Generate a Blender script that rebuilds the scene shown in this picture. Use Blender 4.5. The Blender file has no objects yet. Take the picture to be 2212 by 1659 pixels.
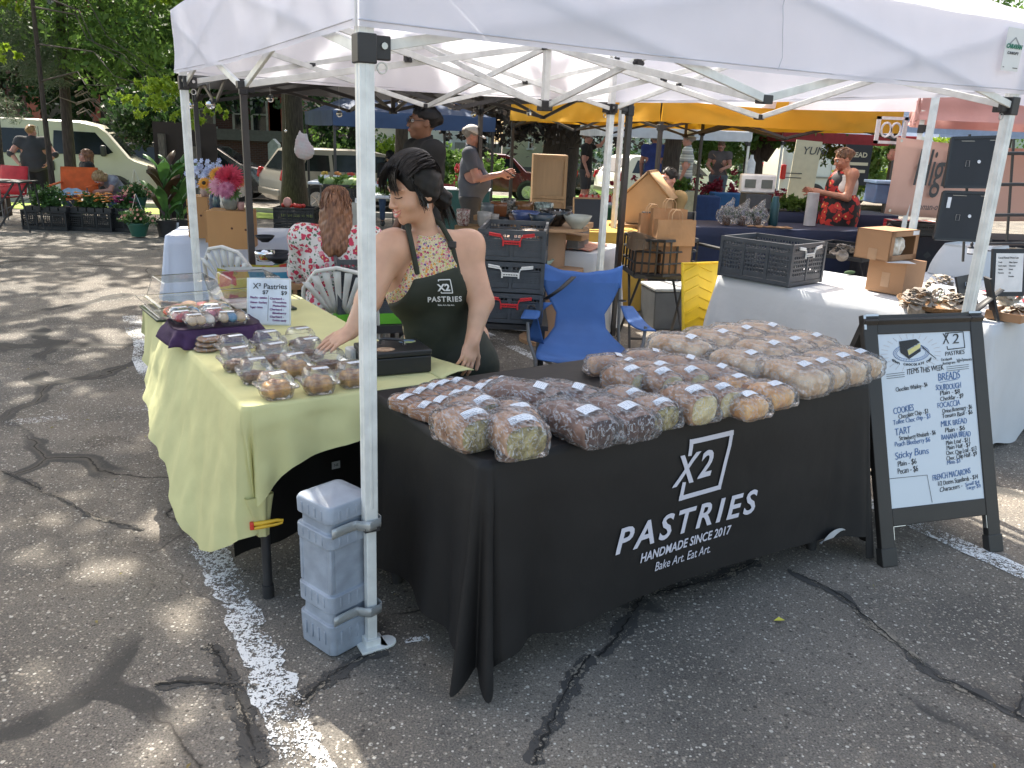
import bpy, bmesh, math, random
import numpy as np
from mathutils import Vector, Matrix, Euler, noise
random.seed(7)
PI=math.pi
sc=bpy.context.scene
COL=sc.collection
# ---------------------------------------------------------------- camera
F_,PITCH,ROLL,CH=1786.0,.2935,.041,1.629
W2,H2=1106.,829.5
_cp,_sp,_cr,_sr=math.cos(PITCH),math.sin(PITCH),math.cos(ROLL),math.sin(ROLL)
FW=Vector((0,_cp,-_sp)); RI=Vector((1,0,0))*_cr+Vector((0,_sp,_cp))*_sr; UP=-Vector((1,0,0))*_sr+Vector((0,_sp,_cp))*_cr
cd=bpy.data.cameras.new('camera'); cam=bpy.data.objects.new('camera',cd); COL.objects.link(cam)
cam.matrix_world=Matrix(((RI.x,UP.x,-FW.x,0),(RI.y,UP.y,-FW.y,0),(RI.z,UP.z,-FW.z,CH),(0,0,0,1)))
cd.sensor_width=36; cd.lens=36*F_/2212; cd.clip_end=600; cd.clip_start=.05
sc.camera=cam
# ---------------------------------------------------------------- light
SUN_EL,SUN_AZ=math.radians(50),math.radians(-25)      # azimuth from +Y towards +X
wd=bpy.data.worlds.new('World'); sc.world=wd; wd.use_nodes=True
wt=wd.node_tree; bg=wt.nodes['Background']; sky=wt.nodes.new('ShaderNodeTexSky')
sky.sky_type='NISHITA'; sky.sun_disc=False; sky.sun_elevation=SUN_EL; sky.sun_rotation=SUN_AZ; sky.air_density=1.; sky.dust_density=3.; sky.ozone_density=1
tint=wt.nodes.new('ShaderNodeMix'); tint.data_type='RGBA'; tint.blend_type='MULTIPLY'; tint.inputs[0].default_value=1; tint.inputs[7].default_value=(1.08,.98,.83,1)
wt.links.new(sky.outputs[0],tint.inputs[6]); wt.links.new(tint.outputs[2],bg.inputs[0]); bg.inputs[1].default_value=.15
sl=bpy.data.lights.new('sun','SUN'); sun=bpy.data.objects.new('sun',sl); COL.objects.link(sun)
sl.energy=3.5; sl.angle=math.radians(.53); sl.color=(1,.94,.84)
sd=Vector((math.sin(SUN_AZ)*math.cos(SUN_EL),math.cos(SUN_AZ)*math.cos(SUN_EL),math.sin(SUN_EL)))
sun.rotation_euler=sd.to_track_quat('Z','Y').to_euler(); sun.location=sd*50
sc.view_settings.view_transform='Standard'; sc.view_settings.look='None'; sc.view_settings.gamma=1
sc.view_settings.use_curve_mapping=False; sc.view_settings.exposure=1.68
# ---------------------------------------------------------------- pixel -> world helpers
_GY=(-999,10,18.4,22,26,37,60,999); _GZ=(0,0,-.25,-.62,-.75,-1.1,-1.3,-1.3)
def gz(x,y): return float(np.interp(y,_GY,_GZ))*float(np.interp(x,(0,7),(1,.42)))
def ray(px,py): return FW+RI*((px-W2)/F_)-UP*((py-H2)/F_)
def at_z(px,py,z=0.):
    d=ray(px,py); t=(z-CH)/d.z; return Vector((d.x*t,d.y*t,z))
def at_y(px,py,y):
    d=ray(px,py); t=y/d.y; return Vector((d.x*t,y,CH+d.z*t))
def on_g(px,y):
    """ground point seen in picture column px at distance y"""
    z=0.
    for i in range(4):
        d0=at_y(px,300,y); d1=at_y(px,900,y); k=(z-d0.z)/(d1.z-d0.z); p=d0.lerp(d1,k); z=gz(p.x,y)
    return Vector((p.x,y,z))
def at_g(px,py):
    d=ray(px,py); y=.6
    while y<120:
        t=y/d.y; z=CH+d.z*t
        if z<=gz(d.x*t,y): break
        y+=.02
    return Vector((d.x*t,y,gz(d.x*t,y)))
# ---------------------------------------------------------------- mesh builder
class MB:
    def __init__(s): s.v=[];s.f=[];s.mi=[];s.cur=0;s.T=None
    def add(s,vs,fs):
        o=len(s.v)
        if s.T is not None: vs=[s.T@Vector(v) for v in vs]
        s.v+= [tuple(v) for v in vs]; s.f+=[tuple(i+o for i in f) for f in fs]; s.mi+=[s.cur]*len(fs); return s
    def box(s,c,d,rz=0,rx=0,ry=0,tap=1.):
        hx,hy,hz=d[0]/2,d[1]/2,d[2]/2; R=Euler((rx,ry,rz)).to_matrix(); c=Vector(c)
        vs=[]
        for z in (-hz,hz):
            t=tap if z>0 else 1.
            for x,y in ((-hx,-hy),(hx,-hy),(hx,hy),(-hx,hy)): vs.append(c+R@Vector((x*t,y*t,z)))
        return s.add(vs,[(3,2,1,0),(4,5,6,7),(0,1,5,4),(1,2,6,5),(2,3,7,6),(3,0,4,7)])
    def b2(s,x0,y0,z0,x1,y1,z1): return s.box(((x0+x1)/2,(y0+y1)/2,(z0+z1)/2),(abs(x1-x0),abs(y1-y0),abs(z1-z0)))
    def bar(s,a,b,w,h=None,up=(0,0,1)):
        a=Vector(a);b=Vector(b);d=(b-a);L=d.length
        if L<1e-6: return s
        d/=L; u=Vector(up)
        if abs(d.dot(u))>.98: u=Vector((0,1,0))
        x=d.cross(u).normalized(); z=x.cross(d); h=h or w
        vs=[]
        for p in (a,b):
            for i,j in ((-1,-1),(1,-1),(1,1),(-1,1)): vs.append(p+x*(i*w/2)+z*(j*h/2))
        return s.add(vs,[(3,2,1,0),(4,5,6,7),(0,1,5,4),(1,2,6,5),(2,3,7,6),(3,0,4,7)])
    def cyl(s,a,b,r0,r1=None,n=10,cap=True):
        a=Vector(a);b=Vector(b);r1=r0 if r1 is None else r1; d=(b-a).normalized()
        u=Vector((0,0,1)) if abs(d.z)<.9 else Vector((1,0,0)); x=d.cross(u).normalized(); y=d.cross(x)
        vs=[]
        for p,r in ((a,r0),(b,r1)):
            for i in range(n): t=2*PI*i/n; vs.append(p+x*(r*math.cos(t))+y*(r*math.sin(t)))
        fs=[(i,(i+1)%n,n+(i+1)%n,n+i) for i in range(n)]
        if cap: fs+=[tuple(range(n-1,-1,-1)),tuple(range(n,2*n))]
        return s.add(vs,fs)
    def tube(s,pts,r,n=6,closed=False,cap=True):
        pts=[Vector(p) for p in pts]; m=len(pts); vs=[]; px=None
        for i,p in enumerate(pts):
            q0=pts[(i-1)%m] if (closed or i>0) else p; q1=pts[(i+1)%m] if (closed or i<m-1) else p
            d=(q1-q0)
            d=d.normalized() if d.length>1e-9 else Vector((0,0,1))
            if px is None:
                u=Vector((0,0,1)) if abs(d.z)<.9 else Vector((1,0,0)); px=d.cross(u).normalized()
            else:
                px=(px-d*px.dot(d)); px=px.normalized() if px.length>1e-6 else Vector((1,0,0))
            y=d.cross(px); rr=r[i] if isinstance(r,(list,tuple)) else r
            for k in range(n): t=2*PI*k/n; vs.append(p+px*(rr*math.cos(t))+y*(rr*math.sin(t)))
        fs=[]
        for i in range(m if closed else m-1):
            j=(i+1)%m
            for k in range(n): fs.append((i*n+k,i*n+(k+1)%n,j*n+(k+1)%n,j*n+k))
        if cap and not closed: fs+=[tuple(range(n-1,-1,-1)),tuple(range((m-1)*n,m*n))]
        return s.add(vs,fs)
    def lathe(s,prof,c=(0,0,0),n=16,sx=1,sy=1,cap=True):
        vs=[];m=len(prof)
        for r,z in prof:
            for k in range(n): t=2*PI*k/n; vs.append((c[0]+r*sx*math.cos(t),c[1]+r*sy*math.sin(t),c[2]+z))
        fs=[(i*n+k,i*n+(k+1)%n,(i+1)*n+(k+1)%n,(i+1)*n+k) for i in range(m-1) for k in range(n)]
        if cap: fs+=[tuple(range(n-1,-1,-1)),tuple(range((m-1)*n,m*n))]
        return s.add(vs,fs)
    def ball(s,c,r,n=10,m=7,R=None):
        if not isinstance(r,(tuple,list)): r=(r,r,r)
        vs=[];c=Vector(c)
        for i in range(m+1):
            ph=PI*i/m-PI/2
            for k in range(n):
                t=2*PI*k/n; p=Vector((r[0]*math.cos(ph)*math.cos(t),r[1]*math.cos(ph)*math.sin(t),r[2]*math.sin(ph)))
                if R is not None: p=R@p
                vs.append(c+p)
        return s.add(vs,[(i*n+k,i*n+(k+1)%n,(i+1)*n+(k+1)%n,(i+1)*n+k) for i in range(m) for k in range(n)])
    def prism(s,poly,z0,z1,T=None):
        n=len(poly); vs=[(x,y,z0) for x,y in poly]+[(x,y,z1) for x,y in poly]
        if T is not None: vs=[T@Vector(v) for v in vs]
        return s.add(vs,[tuple(range(n-1,-1,-1)),tuple(range(n,2*n))]+[(i,(i+1)%n,n+(i+1)%n,n+i) for i in range(n)])
    def grid(s,fn,nu,nv,cu=False):
        vs=[fn(i/nu,j/nv) for j in range(nv+1) for i in range(nu+(0 if cu else 1))]
        w=nu if cu else nu+1
        return s.add(vs,[(j*w+i,j*w+(i+1)%w,(j+1)*w+(i+1)%w,(j+1)*w+i) for j in range(nv) for i in range(nu)])
    def mesh(s,name,mats,smooth=True,ang=.6):
        me=bpy.data.meshes.new(name); me.from_pydata(s.v,[],s.f)
        if not isinstance(mats,(list,tuple)): mats=[mats]
        for m in mats: me.materials.append(m)
        if len(mats)>1: me.polygons.foreach_set('material_index',s.mi)
        if smooth:
            me.polygons.foreach_set('use_smooth',[True]*len(me.polygons))
            if ang: me.set_sharp_from_angle(angle=ang)
        me.update(); return me
    def build(s,name,mats,parent=None,smooth=True,ang=.6,bevel=0,M=None,solid=0,sub=0):
        return link(name,s.mesh(name,mats,smooth,ang),parent,bevel,M,solid,sub)
def link(name,me,parent=None,bevel=0,M=None,solid=0,sub=0):
    o=bpy.data.objects.new(name,me); COL.objects.link(o)
    if parent is not None: o.parent=parent
    if M is not None: o.matrix_local=M
    if solid: m=o.modifiers.new('solid','SOLIDIFY'); m.thickness=solid; m.offset=0
    if bevel: m=o.modifiers.new('bevel','BEVEL'); m.width=bevel; m.segments=2; m.limit_method='ANGLE'; m.angle_limit=.7
    if sub: m=o.modifiers.new('sub','SUBSURF'); m.levels=sub; m.render_levels=sub
    return o
def tag(o,label=None,cat=None,group=None,kind=None):
    if label: o['label']=label
    if cat: o['category']=cat
    if group: o['group']=group
    if kind: o['kind']=kind
    return o
def thing(name,label,cat,loc=(0,0,0),rz=0,group=None,s=1.):
    o=bpy.data.objects.new(name,None); COL.objects.link(o); o.empty_display_size=.1
    o.location=loc; o.rotation_euler=(0,0,rz); o.scale=(s,s,s); return tag(o,label,cat,group)
def kids(o): return [c for c in COL.objects if c.parent==o]
def dup(root,loc,rz,label=None,cat=None,group=None,s=None,ch=None):
    r=root.copy(); COL.objects.link(r); r.location=loc; r.rotation_euler=(0,0,rz)
    if s: r.scale=(s,s,s) if not isinstance(s,tuple) else s
    if label: r['label']=label
    if group: r['group']=group
    for c0 in (ch if ch is not None else kids(root)):
        c=c0.copy(); COL.objects.link(c); c.parent=r
        for g in (kids(c0) if ch is None else []):
            d=g.copy(); COL.objects.link(d); d.parent=c
    return r
def TR(x=0,y=0,z=0,rx=0,ry=0,rz=0,s=1.):
    return Matrix.Translation((x,y,z))@Euler((rx,ry,rz)).to_matrix().to_4x4()@Matrix.Scale(s,4)
# ---------------------------------------------------------------- materials
_M={}
def NT(m):
    m.use_nodes=True; nt=m.node_tree; b=nt.nodes['Principled BSDF']; return nt,b
def nd(nt,t,**k):
    n=nt.nodes.new(t)
    for a,v in k.items():
        if a.startswith('i_'): n.inputs[a[2:].replace('_',' ')].default_value=v
        else: setattr(n,a,v)
    return n
def c4(c): return (c[0],c[1],c[2],1)
def ramp(nt,stops,interp='LINEAR'):
    r=nt.nodes.new('ShaderNodeValToRGB'); e=r.color_ramp; e.interpolation=interp
    while len(e.elements)<len(stops): e.elements.new(.5)
    for el,(p,c) in zip(e.elements,stops): el.position=p; el.color=c4(c) if len(c)==3 else c
    return r
def mat(name,col,rough=.6,var=.12,vs=8,col2=None,bump=.0,bs=40,metal=0,spec=.5,trans=0,coat=0,sheen=0,ior=1.5,detail=4,emit=0,sss=0,thin=0,stretch=None,dist=0):
    if name in _M: return _M[name]
    m=bpy.data.materials.new(name); _M[name]=m; nt,b=NT(m)
    tc=nd(nt,'ShaderNodeTexCoord'); src=tc.outputs['Object']
    if stretch:
        mp=nd(nt,'ShaderNodeMapping'); mp.inputs['Scale'].default_value=stretch; nt.links.new(src,mp.inputs[0]); src=mp.outputs[0]
    n=nd(nt,'ShaderNodeTexNoise'); n.inputs['Scale'].default_value=vs; n.inputs['Detail'].default_value=detail; n.inputs['Distortion'].default_value=dist; nt.links.new(src,n.inputs['Vector'])
    a=col if col2 else tuple(max(0,c*(1-var)) for c in col); z=col2 or tuple(min(1,c*(1+var)) for c in col)
    r=ramp(nt,[(.35,a),(.65,z)]); nt.links.new(n.outputs[0],r.inputs[0]); nt.links.new(r.outputs[0],b.inputs['Base Color'])
    b.inputs['Roughness'].default_value=rough; b.inputs['Metallic'].default_value=metal; b.inputs['Specular IOR Level'].default_value=spec; b.inputs['IOR'].default_value=ior
    b.inputs['Transmission Weight'].default_value=trans; b.inputs['Coat Weight'].default_value=coat; b.inputs['Sheen Weight'].default_value=sheen
    if sss: b.inputs['Subsurface Weight'].default_value=sss; b.inputs['Subsurface Radius'].default_value=(.02,.008,.004); b.inputs['Subsurface Scale'].default_value=.5
    if emit: b.inputs['Emission Color'].default_value=c4(col); b.inputs['Emission Strength'].default_value=emit
    if bump:
        n2=nd(nt,'ShaderNodeTexNoise'); n2.inputs['Scale'].default_value=bs; n2.inputs['Detail'].default_value=4; nt.links.new(src,n2.inputs['Vector'])
        bp=nd(nt,'ShaderNodeBump'); bp.inputs['Strength'].default_value=bump; bp.inputs['Distance'].default_value=.01; nt.links.new(n2.outputs[0],bp.inputs['Height']); nt.links.new(bp.outputs[0],b.inputs['Normal'])
    if thin:   # cloth that lets some light through
        tl=nd(nt,'ShaderNodeBsdfTranslucent'); nt.links.new(r.outputs[0],tl.inputs[0]); mx=nd(nt,'ShaderNodeMixShader'); mx.inputs[0].default_value=thin
        out=nt.nodes['Material Output']; nt.links.new(b.outputs[0],mx.inputs[1]); nt.links.new(tl.outputs[0],mx.inputs[2]); nt.links.new(mx.outputs[0],out.inputs[0])
    return m
def film(name,tint=(1,1,1),refl=.1,rough=.12,wr=1.,ws=18,haze=.12,glint=.5):
    """thin clear plastic: mostly transparent, bumps reflect and painted white streaks stand in for highlights"""
    if name in _M: return _M[name]
    m=bpy.data.materials.new(name); _M[name]=m; nt,b=NT(m)
    tc=nd(nt,'ShaderNodeTexCoord')
    w=nd(nt,'ShaderNodeTexVoronoi'); w.feature='DISTANCE_TO_EDGE'; w.inputs['Scale'].default_value=ws
    ns=nd(nt,'ShaderNodeTexNoise'); ns.inputs['Scale'].default_value=ws*.5; ns.inputs['Detail'].default_value=3; nt.links.new(tc.outputs['Object'],ns.inputs['Vector'])
    mv=nd(nt,'ShaderNodeMix'); mv.data_type='RGBA'; mv.blend_type='ADD'; mv.inputs[0].default_value=.35; nt.links.new(tc.outputs['Object'],mv.inputs[6]); nt.links.new(ns.outputs[1],mv.inputs[7]); nt.links.new(mv.outputs[2],w.inputs['Vector'])
    bp=nd(nt,'ShaderNodeBump'); bp.inputs['Strength'].default_value=wr; bp.inputs['Distance'].default_value=.012
    r=ramp(nt,[(0,(1,1,1)),(.12,(.25,.25,.25)),(.5,(0,0,0))]); nt.links.new(w.outputs[0],r.inputs[0]); nt.links.new(r.outputs[0],bp.inputs['Height'])
    st=nd(nt,'ShaderNodeTexNoise'); st.inputs['Scale'].default_value=ws*2.2; st.inputs['Detail'].default_value=5; st.inputs['Roughness'].default_value=.6; st.inputs['Distortion'].default_value=1.6
    mp=nd(nt,'ShaderNodeMapping'); mp.inputs['Scale'].default_value=(1.6,.6,1.); nt.links.new(tc.outputs['Object'],mp.inputs[0]); nt.links.new(mp.outputs[0],st.inputs['Vector'])
    r2=ramp(nt,[(.47,(0,0,0)),(.50,(1,1,1)),(.53,(0,0,0)),(.63,(0,0,0)),(.70,(.8,.8,.8))]); nt.links.new(st.outputs[0],r2.inputs[0])
    tr=nd(nt,'ShaderNodeBsdfTransparent'); tr.inputs[0].default_value=c4(tint)
    gl=nd(nt,'ShaderNodeBsdfGlossy'); gl.inputs['Roughness'].default_value=rough; nt.links.new(bp.outputs[0],gl.inputs['Normal'])
    df=nd(nt,'ShaderNodeBsdfDiffuse'); df.inputs[0].default_value=(.85,.87,.9,1)
    fr=nd(nt,'ShaderNodeFresnel'); fr.inputs[0].default_value=1.45; nt.links.new(bp.outputs[0],fr.inputs['Normal'])
    ma=nd(nt,'ShaderNodeMath',operation='MULTIPLY_ADD'); ma.use_clamp=True; ma.inputs[1].default_value=.75; ma.inputs[2].default_value=refl; nt.links.new(fr.outputs[0],ma.inputs[0])
    # white diffuse streaks painted in as highlights, plus an even pale haze
    mh=nd(nt,'ShaderNodeMath',operation='MULTIPLY'); nt.links.new(r2.outputs[0],mh.inputs[0]); mh.inputs[1].default_value=glint
    ah=nd(nt,'ShaderNodeMath',operation='ADD'); ah.use_clamp=True; nt.links.new(mh.outputs[0],ah.inputs[0]); ah.inputs[1].default_value=haze
    m1=nd(nt,'ShaderNodeMixShader'); nt.links.new(ah.outputs[0],m1.inputs[0]); nt.links.new(tr.outputs[0],m1.inputs[1]); nt.links.new(df.outputs[0],m1.inputs[2])
    m2=nd(nt,'ShaderNodeMixShader'); nt.links.new(ma.outputs[0],m2.inputs[0]); nt.links.new(m1.outputs[0],m2.inputs[1]); nt.links.new(gl.outputs[0],m2.inputs[2])
    nt.links.new(m2.outputs[0],nt.nodes['Material Output'].inputs[0]); return m
def pattern(name,base,cols,scale=60,size=.35,rough=.7,leaf=None,thin=0):
    """printed cloth: scattered blossoms of several colours on a ground colour"""
    if name in _M: return _M[name]
    m=bpy.data.materials.new(name); _M[name]=m; nt,b=NT(m); b.inputs['Roughness'].default_value=rough
    tc=nd(nt,'ShaderNodeTexCoord'); cur=None
    ns=nd(nt,'ShaderNodeTexNoise'); ns.inputs['Scale'].default_value=scale*1.5; nt.links.new(tc.outputs['Object'],ns.inputs['Vector'])
    mv=nd(nt,'ShaderNodeMix'); mv.data_type='RGBA'; mv.blend_type='ADD'; mv.inputs[0].default_value=.9/scale; nt.links.new(tc.outputs['Object'],mv.inputs[6]); nt.links.new(ns.outputs[1],mv.inputs[7])
    last=nd(nt,'ShaderNodeRGB'); last.outputs[0].default_value=c4(base); last=last.outputs[0]
    lay=([(scale*1.7,.3,[leaf])] if leaf else [])+[(scale,size,cols)]
    for sc_,sz,cc in lay:
        v=nd(nt,'ShaderNodeTexVoronoi'); v.inputs['Scale'].default_value=sc_; v.inputs['Randomness'].default_value=.8; nt.links.new(mv.outputs[2],v.inputs['Vector'])
        st=[(i/len(cc),c) for i,c in enumerate(cc)]; sep=nd(nt,'ShaderNodeSeparateColor'); nt.links.new(v.outputs['Color'],sep.inputs[0])
        if len(cc)>1: rc=ramp(nt,st,'CONSTANT'); nt.links.new(sep.outputs[0],rc.inputs[0]); co=rc.outputs[0]
        else: rr=nd(nt,'ShaderNodeRGB'); rr.outputs[0].default_value=c4(cc[0]); co=rr.outputs[0]
        mk=ramp(nt,[(sz,(1,1,1)),(sz+.04,(0,0,0))]); nt.links.new(v.outputs['Distance'],mk.inputs[0])
        mx=nd(nt,'ShaderNodeMix'); mx.data_type='RGBA'; nt.links.new(mk.outputs[0],mx.inputs[0]); nt.links.new(last,mx.inputs[6]); nt.links.new(co,mx.inputs[7]); last=mx.outputs[2]
        if cc is cols:
            mk2=ramp(nt,[(sz*.28,(1,1,1)),(sz*.34,(0,0,0))]); nt.links.new(v.outputs['Distance'],mk2.inputs[0]); mx=nd(nt,'ShaderNodeMix'); mx.data_type='RGBA'; nt.links.new(mk2.outputs[0],mx.inputs[0]); nt.links.new(last,mx.inputs[6]); mx.inputs[7].default_value=(.75,.6,.2,1); last=mx.outputs[2]
    nt.links.new(last,b.inputs['Base Color']); return m
def bands(name,stops,axis=0,scale=1.,rough=.8,wave=0):
    """stripes along one axis, repeated every 1/scale"""
    if name in _M: return _M[name]
    m=bpy.data.materials.new(name); _M[name]=m; nt,b=NT(m); b.inputs['Roughness'].default_value=rough
    tc=nd(nt,'ShaderNodeTexCoord'); sp=nd(nt,'ShaderNodeSeparateXYZ'); nt.links.new(tc.outputs['Object'],sp.inputs[0])
    ml=nd(nt,'ShaderNodeMath',operation='MULTIPLY'); ml.inputs[1].default_value=scale; nt.links.new(sp.outputs[axis],ml.inputs[0])
    fr=nd(nt,'ShaderNodeMath',operation='FRACT'); nt.links.new(ml.outputs[0],fr.inputs[0])
    r=ramp(nt,stops,'CONSTANT'); nt.links.new(fr.outputs[0],r.inputs[0]); nt.links.new(r.outputs[0],b.inputs['Base Color']); return m
# ---------------------------------------------------------------- text
def text(s,size,m,parent,M,shear=0,bold=0,sp=1.,align='LEFT',name='lettering',jit=0,ex=.0006,sx=1.):
    cu=bpy.data.curves.new('t','FONT'); cu.body=s; cu.size=size; cu.shear=shear; cu.offset=bold; cu.space_character=sp; cu.align_x=align; cu.extrude=ex; cu.resolution_u=3
    ob=bpy.data.objects.new('t',cu); COL.objects.link(ob); bpy.context.view_layer.update()
    me=bpy.data.meshes.new_from_object(ob.evaluated_get(bpy.context.evaluated_depsgraph_get())); bpy.data.objects.remove(ob)
    if jit or sx!=1:
        sd_=random.random()*99
        for v in me.vertices:
            x,y,z=v.co; n=noise.noise_vector(Vector((x/size*.9,y/size*.5,sd_)))
            v.co=(x*sx+n.x*jit*size,y+n.y*jit*size*1.3,z)
    me.materials.clear(); me.materials.append(m); me.name=name
    return link(name,me,parent,M=M)
# ---------------------------------------------------------------- implicit surfaces (smooth bodies)
def smin(a,b,k):
    h=np.clip(.5+.5*(b-a)/k,0,1); return b*(1-h)+a*h-k*h*(1-h)
class SD:
    """list of primitives joined smoothly, polygonised by surface nets"""
    def __init__(s): s.p=[]
    def cap(s,a,b,r0,r1=None,k=.02,tag='',sub=False,fl=None): s.p.append(('c',Vector(a),Vector(b),r0,r0 if r1 is None else r1,k,tag,sub,fl)); return s
    def ell(s,c,r,R=None,k=.02,tag='',sub=False):
        if not isinstance(r,(tuple,list)): r=(r,r,r)
        s.p.append(('e',Vector(c),R,r,0,k,tag,sub,None)); return s
    def box(s,c,r,rad,R=None,k=.02,tag='',sub=False): s.p.append(('b',Vector(c),R,r,rad,k,tag,sub,None)); return s
    def bounds(s,tags=None,inf=0):
        lo=Vector((9,9,9));hi=-lo
        for q in s.p:
            if q[7]: continue
            if tags and q[6] not in tags: continue
            L=[(q[1],q[3]),(q[2],q[4])] if q[0]=='c' else [(q[1],max(q[3])+(q[4] if q[0]=='b' else 0))]
            for c,r in L:
                r+=inf
                for i in range(3): lo[i]=min(lo[i],c[i]-r); hi[i]=max(hi[i],c[i]+r)
        return lo,hi
    def field(s,xs,ys,zs,tags=None,inf=0):
        F=np.full((len(xs),len(ys),len(zs)),1.,np.float32)
        for ty,a,b,r,r2,k,tg,sub,fl in s.p:
            if tags and tg not in tags: continue
            i_=0 if sub else inf
            if ty=='c': lo=[min(a[i],b[i])-max(r,r2)-i_-k-.03 for i in range(3)]; hi=[max(a[i],b[i])+max(r,r2)+i_+k+.03 for i in range(3)]
            else:
                mr=max(r)*1.75+(r2 if ty=='b' else 0)+i_+k+.03 if ty=='b' else max(r)+i_+k+.03
                lo=[a[i]-mr for i in range(3)]; hi=[a[i]+mr for i in range(3)]
            ix=[(np.searchsorted(g,lo[j]),np.searchsorted(g,hi[j])) for j,g in enumerate((xs,ys,zs))]
            if any(u>=v for u,v in ix): continue
            sl=tuple(slice(u,v) for u,v in ix)
            X=xs[sl[0]][:,None,None]-a.x; Y=ys[sl[1]][None,:,None]-a.y; Z=zs[sl[2]][None,None,:]-a.z
            if ty=='c':
                d=b-a; L2=max(d.length_squared,1e-9); t=np.clip((X*d.x+Y*d.y+Z*d.z)/L2,0,1)
                if fl: 
                    n,f_=fl; e=(X-d.x*t)*n[0]+(Y-d.y*t)*n[1]+(Z-d.z*t)*n[2]
                    q=np.sqrt((X-d.x*t)**2+(Y-d.y*t)**2+(Z-d.z*t)**2+e*e*(f_*f_-1))
                else: q=np.sqrt((X-d.x*t)**2+(Y-d.y*t)**2+(Z-d.z*t)**2)
                D=q-(r+(r2-r)*t)-i_
            else:
                if b is not None:
                    m=b.transposed(); X,Y,Z=(m[0][0]*X+m[0][1]*Y+m[0][2]*Z),(m[1][0]*X+m[1][1]*Y+m[1][2]*Z),(m[2][0]*X+m[2][1]*Y+m[2][2]*Z)
                if ty=='e':
                    rr=[q+i_ for q in r]; k0=np.sqrt((X/rr[0])**2+(Y/rr[1])**2+(Z/rr[2])**2); k1=np.sqrt((X/rr[0]**2)**2+(Y/rr[1]**2)**2+(Z/rr[2]**2)**2)
                    D=k0*(k0-1)/np.maximum(k1,1e-6)
                else:
                    qx=np.abs(X)-r[0]; qy=np.abs(Y)-r[1]; qz=np.abs(Z)-r[2]
                    D=np.sqrt(np.maximum(qx,0)**2+np.maximum(qy,0)**2+np.maximum(qz,0)**2)+np.minimum(np.maximum(qx,np.maximum(qy,qz)),0)-r2-i_
            G=F[sl]
            F[sl]= -smin(-G,D,k) if sub else smin(G,D.astype(np.float32),k)
        return F
def nets(F,xs,ys,zs):
    nx,ny,nz=F.shape; cs=(nx-1,ny-1,nz-1); acc=np.zeros(cs+(3,),np.float32); cnt=np.zeros(cs,np.float32)
    ins=F<0
    for ax in range(3):
        o1,o2=[a for a in range(3) if a!=ax]
        for p in (0,1):
            for q in (0,1):
                s0=[0,0,0];s0[o1]=p;s0[o2]=q; s1=list(s0); s1[ax]=1
                A=tuple(slice(s0[i],s0[i]+cs[i]) for i in range(3)); B=tuple(slice(s1[i],s1[i]+cs[i]) for i in range(3))
                cr=ins[A]!=ins[B]; f0=F[A][cr]; f1=F[B][cr]; t=f0/(f0-f1)
                w=np.nonzero(cr); v=np.tile(np.array(s0,np.float32),(len(t),1)); v[:,ax]+=t
                acc[w]+=v; cnt[w]+=1
    mk=cnt>0; vid=np.full(cs,-1,np.int64); n=int(mk.sum()); vid[mk]=np.arange(n)
    idx=np.argwhere(mk); pp=acc[mk]/cnt[mk][:,None]; P=np.empty((n,3),np.float64)
    for a,g in enumerate((xs,ys,zs)): P[:,a]=g[idx[:,a]]+pp[:,a]*np.diff(g)[idx[:,a]]
    fs=[]
    for ax in range(3):
        o1,o2=(ax+1)%3,(ax+2)%3
        sA=[slice(1,-1)]*3; sA[ax]=slice(0,F.shape[ax]-1); sB=list(sA); sB[ax]=slice(1,F.shape[ax])
        a=ins[tuple(sA)]; b=ins[tuple(sB)]; w=np.argwhere(a!=b)
        if not len(w): continue
        sg=a[tuple(w.T)]; g=w.copy(); g[:,o1]+=1; g[:,o2]+=1
        def c(d1,d2): h=g.copy(); h[:,o1]-=d1; h[:,o2]-=d2; return vid[tuple(h.T)]
        q=np.stack([c(1,1),c(0,1),c(0,0),c(1,0)],1); q[~sg]=q[~sg][:,::-1]; fs.append(q)
    return P,(np.concatenate(fs) if fs else np.zeros((0,4),int))
def sd_mesh(name,parts,m,fn=None,disp=0,ds=8):
    """parts: list of (SD, tags, inflate, step, lo, hi, cut)"""
    V=[];Q=[];o=0
    for S,tags,inf,h,lo,hi,cut in parts:
        if lo is None: lo,hi=S.bounds(tags,inf)
        xs,ys,zs=[np.arange(lo[i]-2*h,hi[i]+3*h,h).astype(np.float32) for i in range(3)]
        F=S.field(xs,ys,zs,tags,inf)
        if disp:
            X,Y,Z=np.meshgrid(xs,ys,zs,indexing='ij'); F=F+disp*(np.sin(X*ds*7+Y*ds*3)*np.sin(Z*ds*5-Y*ds*2)+.5*np.sin(Z*ds*11+X*ds*9))
        if cut is not None: F=np.maximum(F,cut(xs[:,None,None],ys[None,:,None],zs[None,None,:])).astype(np.float32)
        P,q=nets(F,xs,ys,zs); V.append(P); Q.append(q+o); o+=len(P)
    V=np.concatenate(V); Q=np.concatenate(Q)
    if fn is not None: V=fn(V)
    me=bpy.data.meshes.new(name); me.vertices.add(len(V)); me.vertices.foreach_set('co',V.astype(np.float32).ravel())
    me.loops.add(len(Q)*4); me.loops.foreach_set('vertex_index',Q.astype(np.int32).ravel())
    me.polygons.add(len(Q)); me.polygons.foreach_set('loop_start',np.arange(0,len(Q)*4,4,dtype=np.int32)); me.polygons.foreach_set('loop_total',np.full(len(Q),4,np.int32))
    me.polygons.foreach_set('use_smooth',[True]*len(Q)); me.materials.append(m); me.update(calc_edges=True); me.validate(); return me
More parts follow.
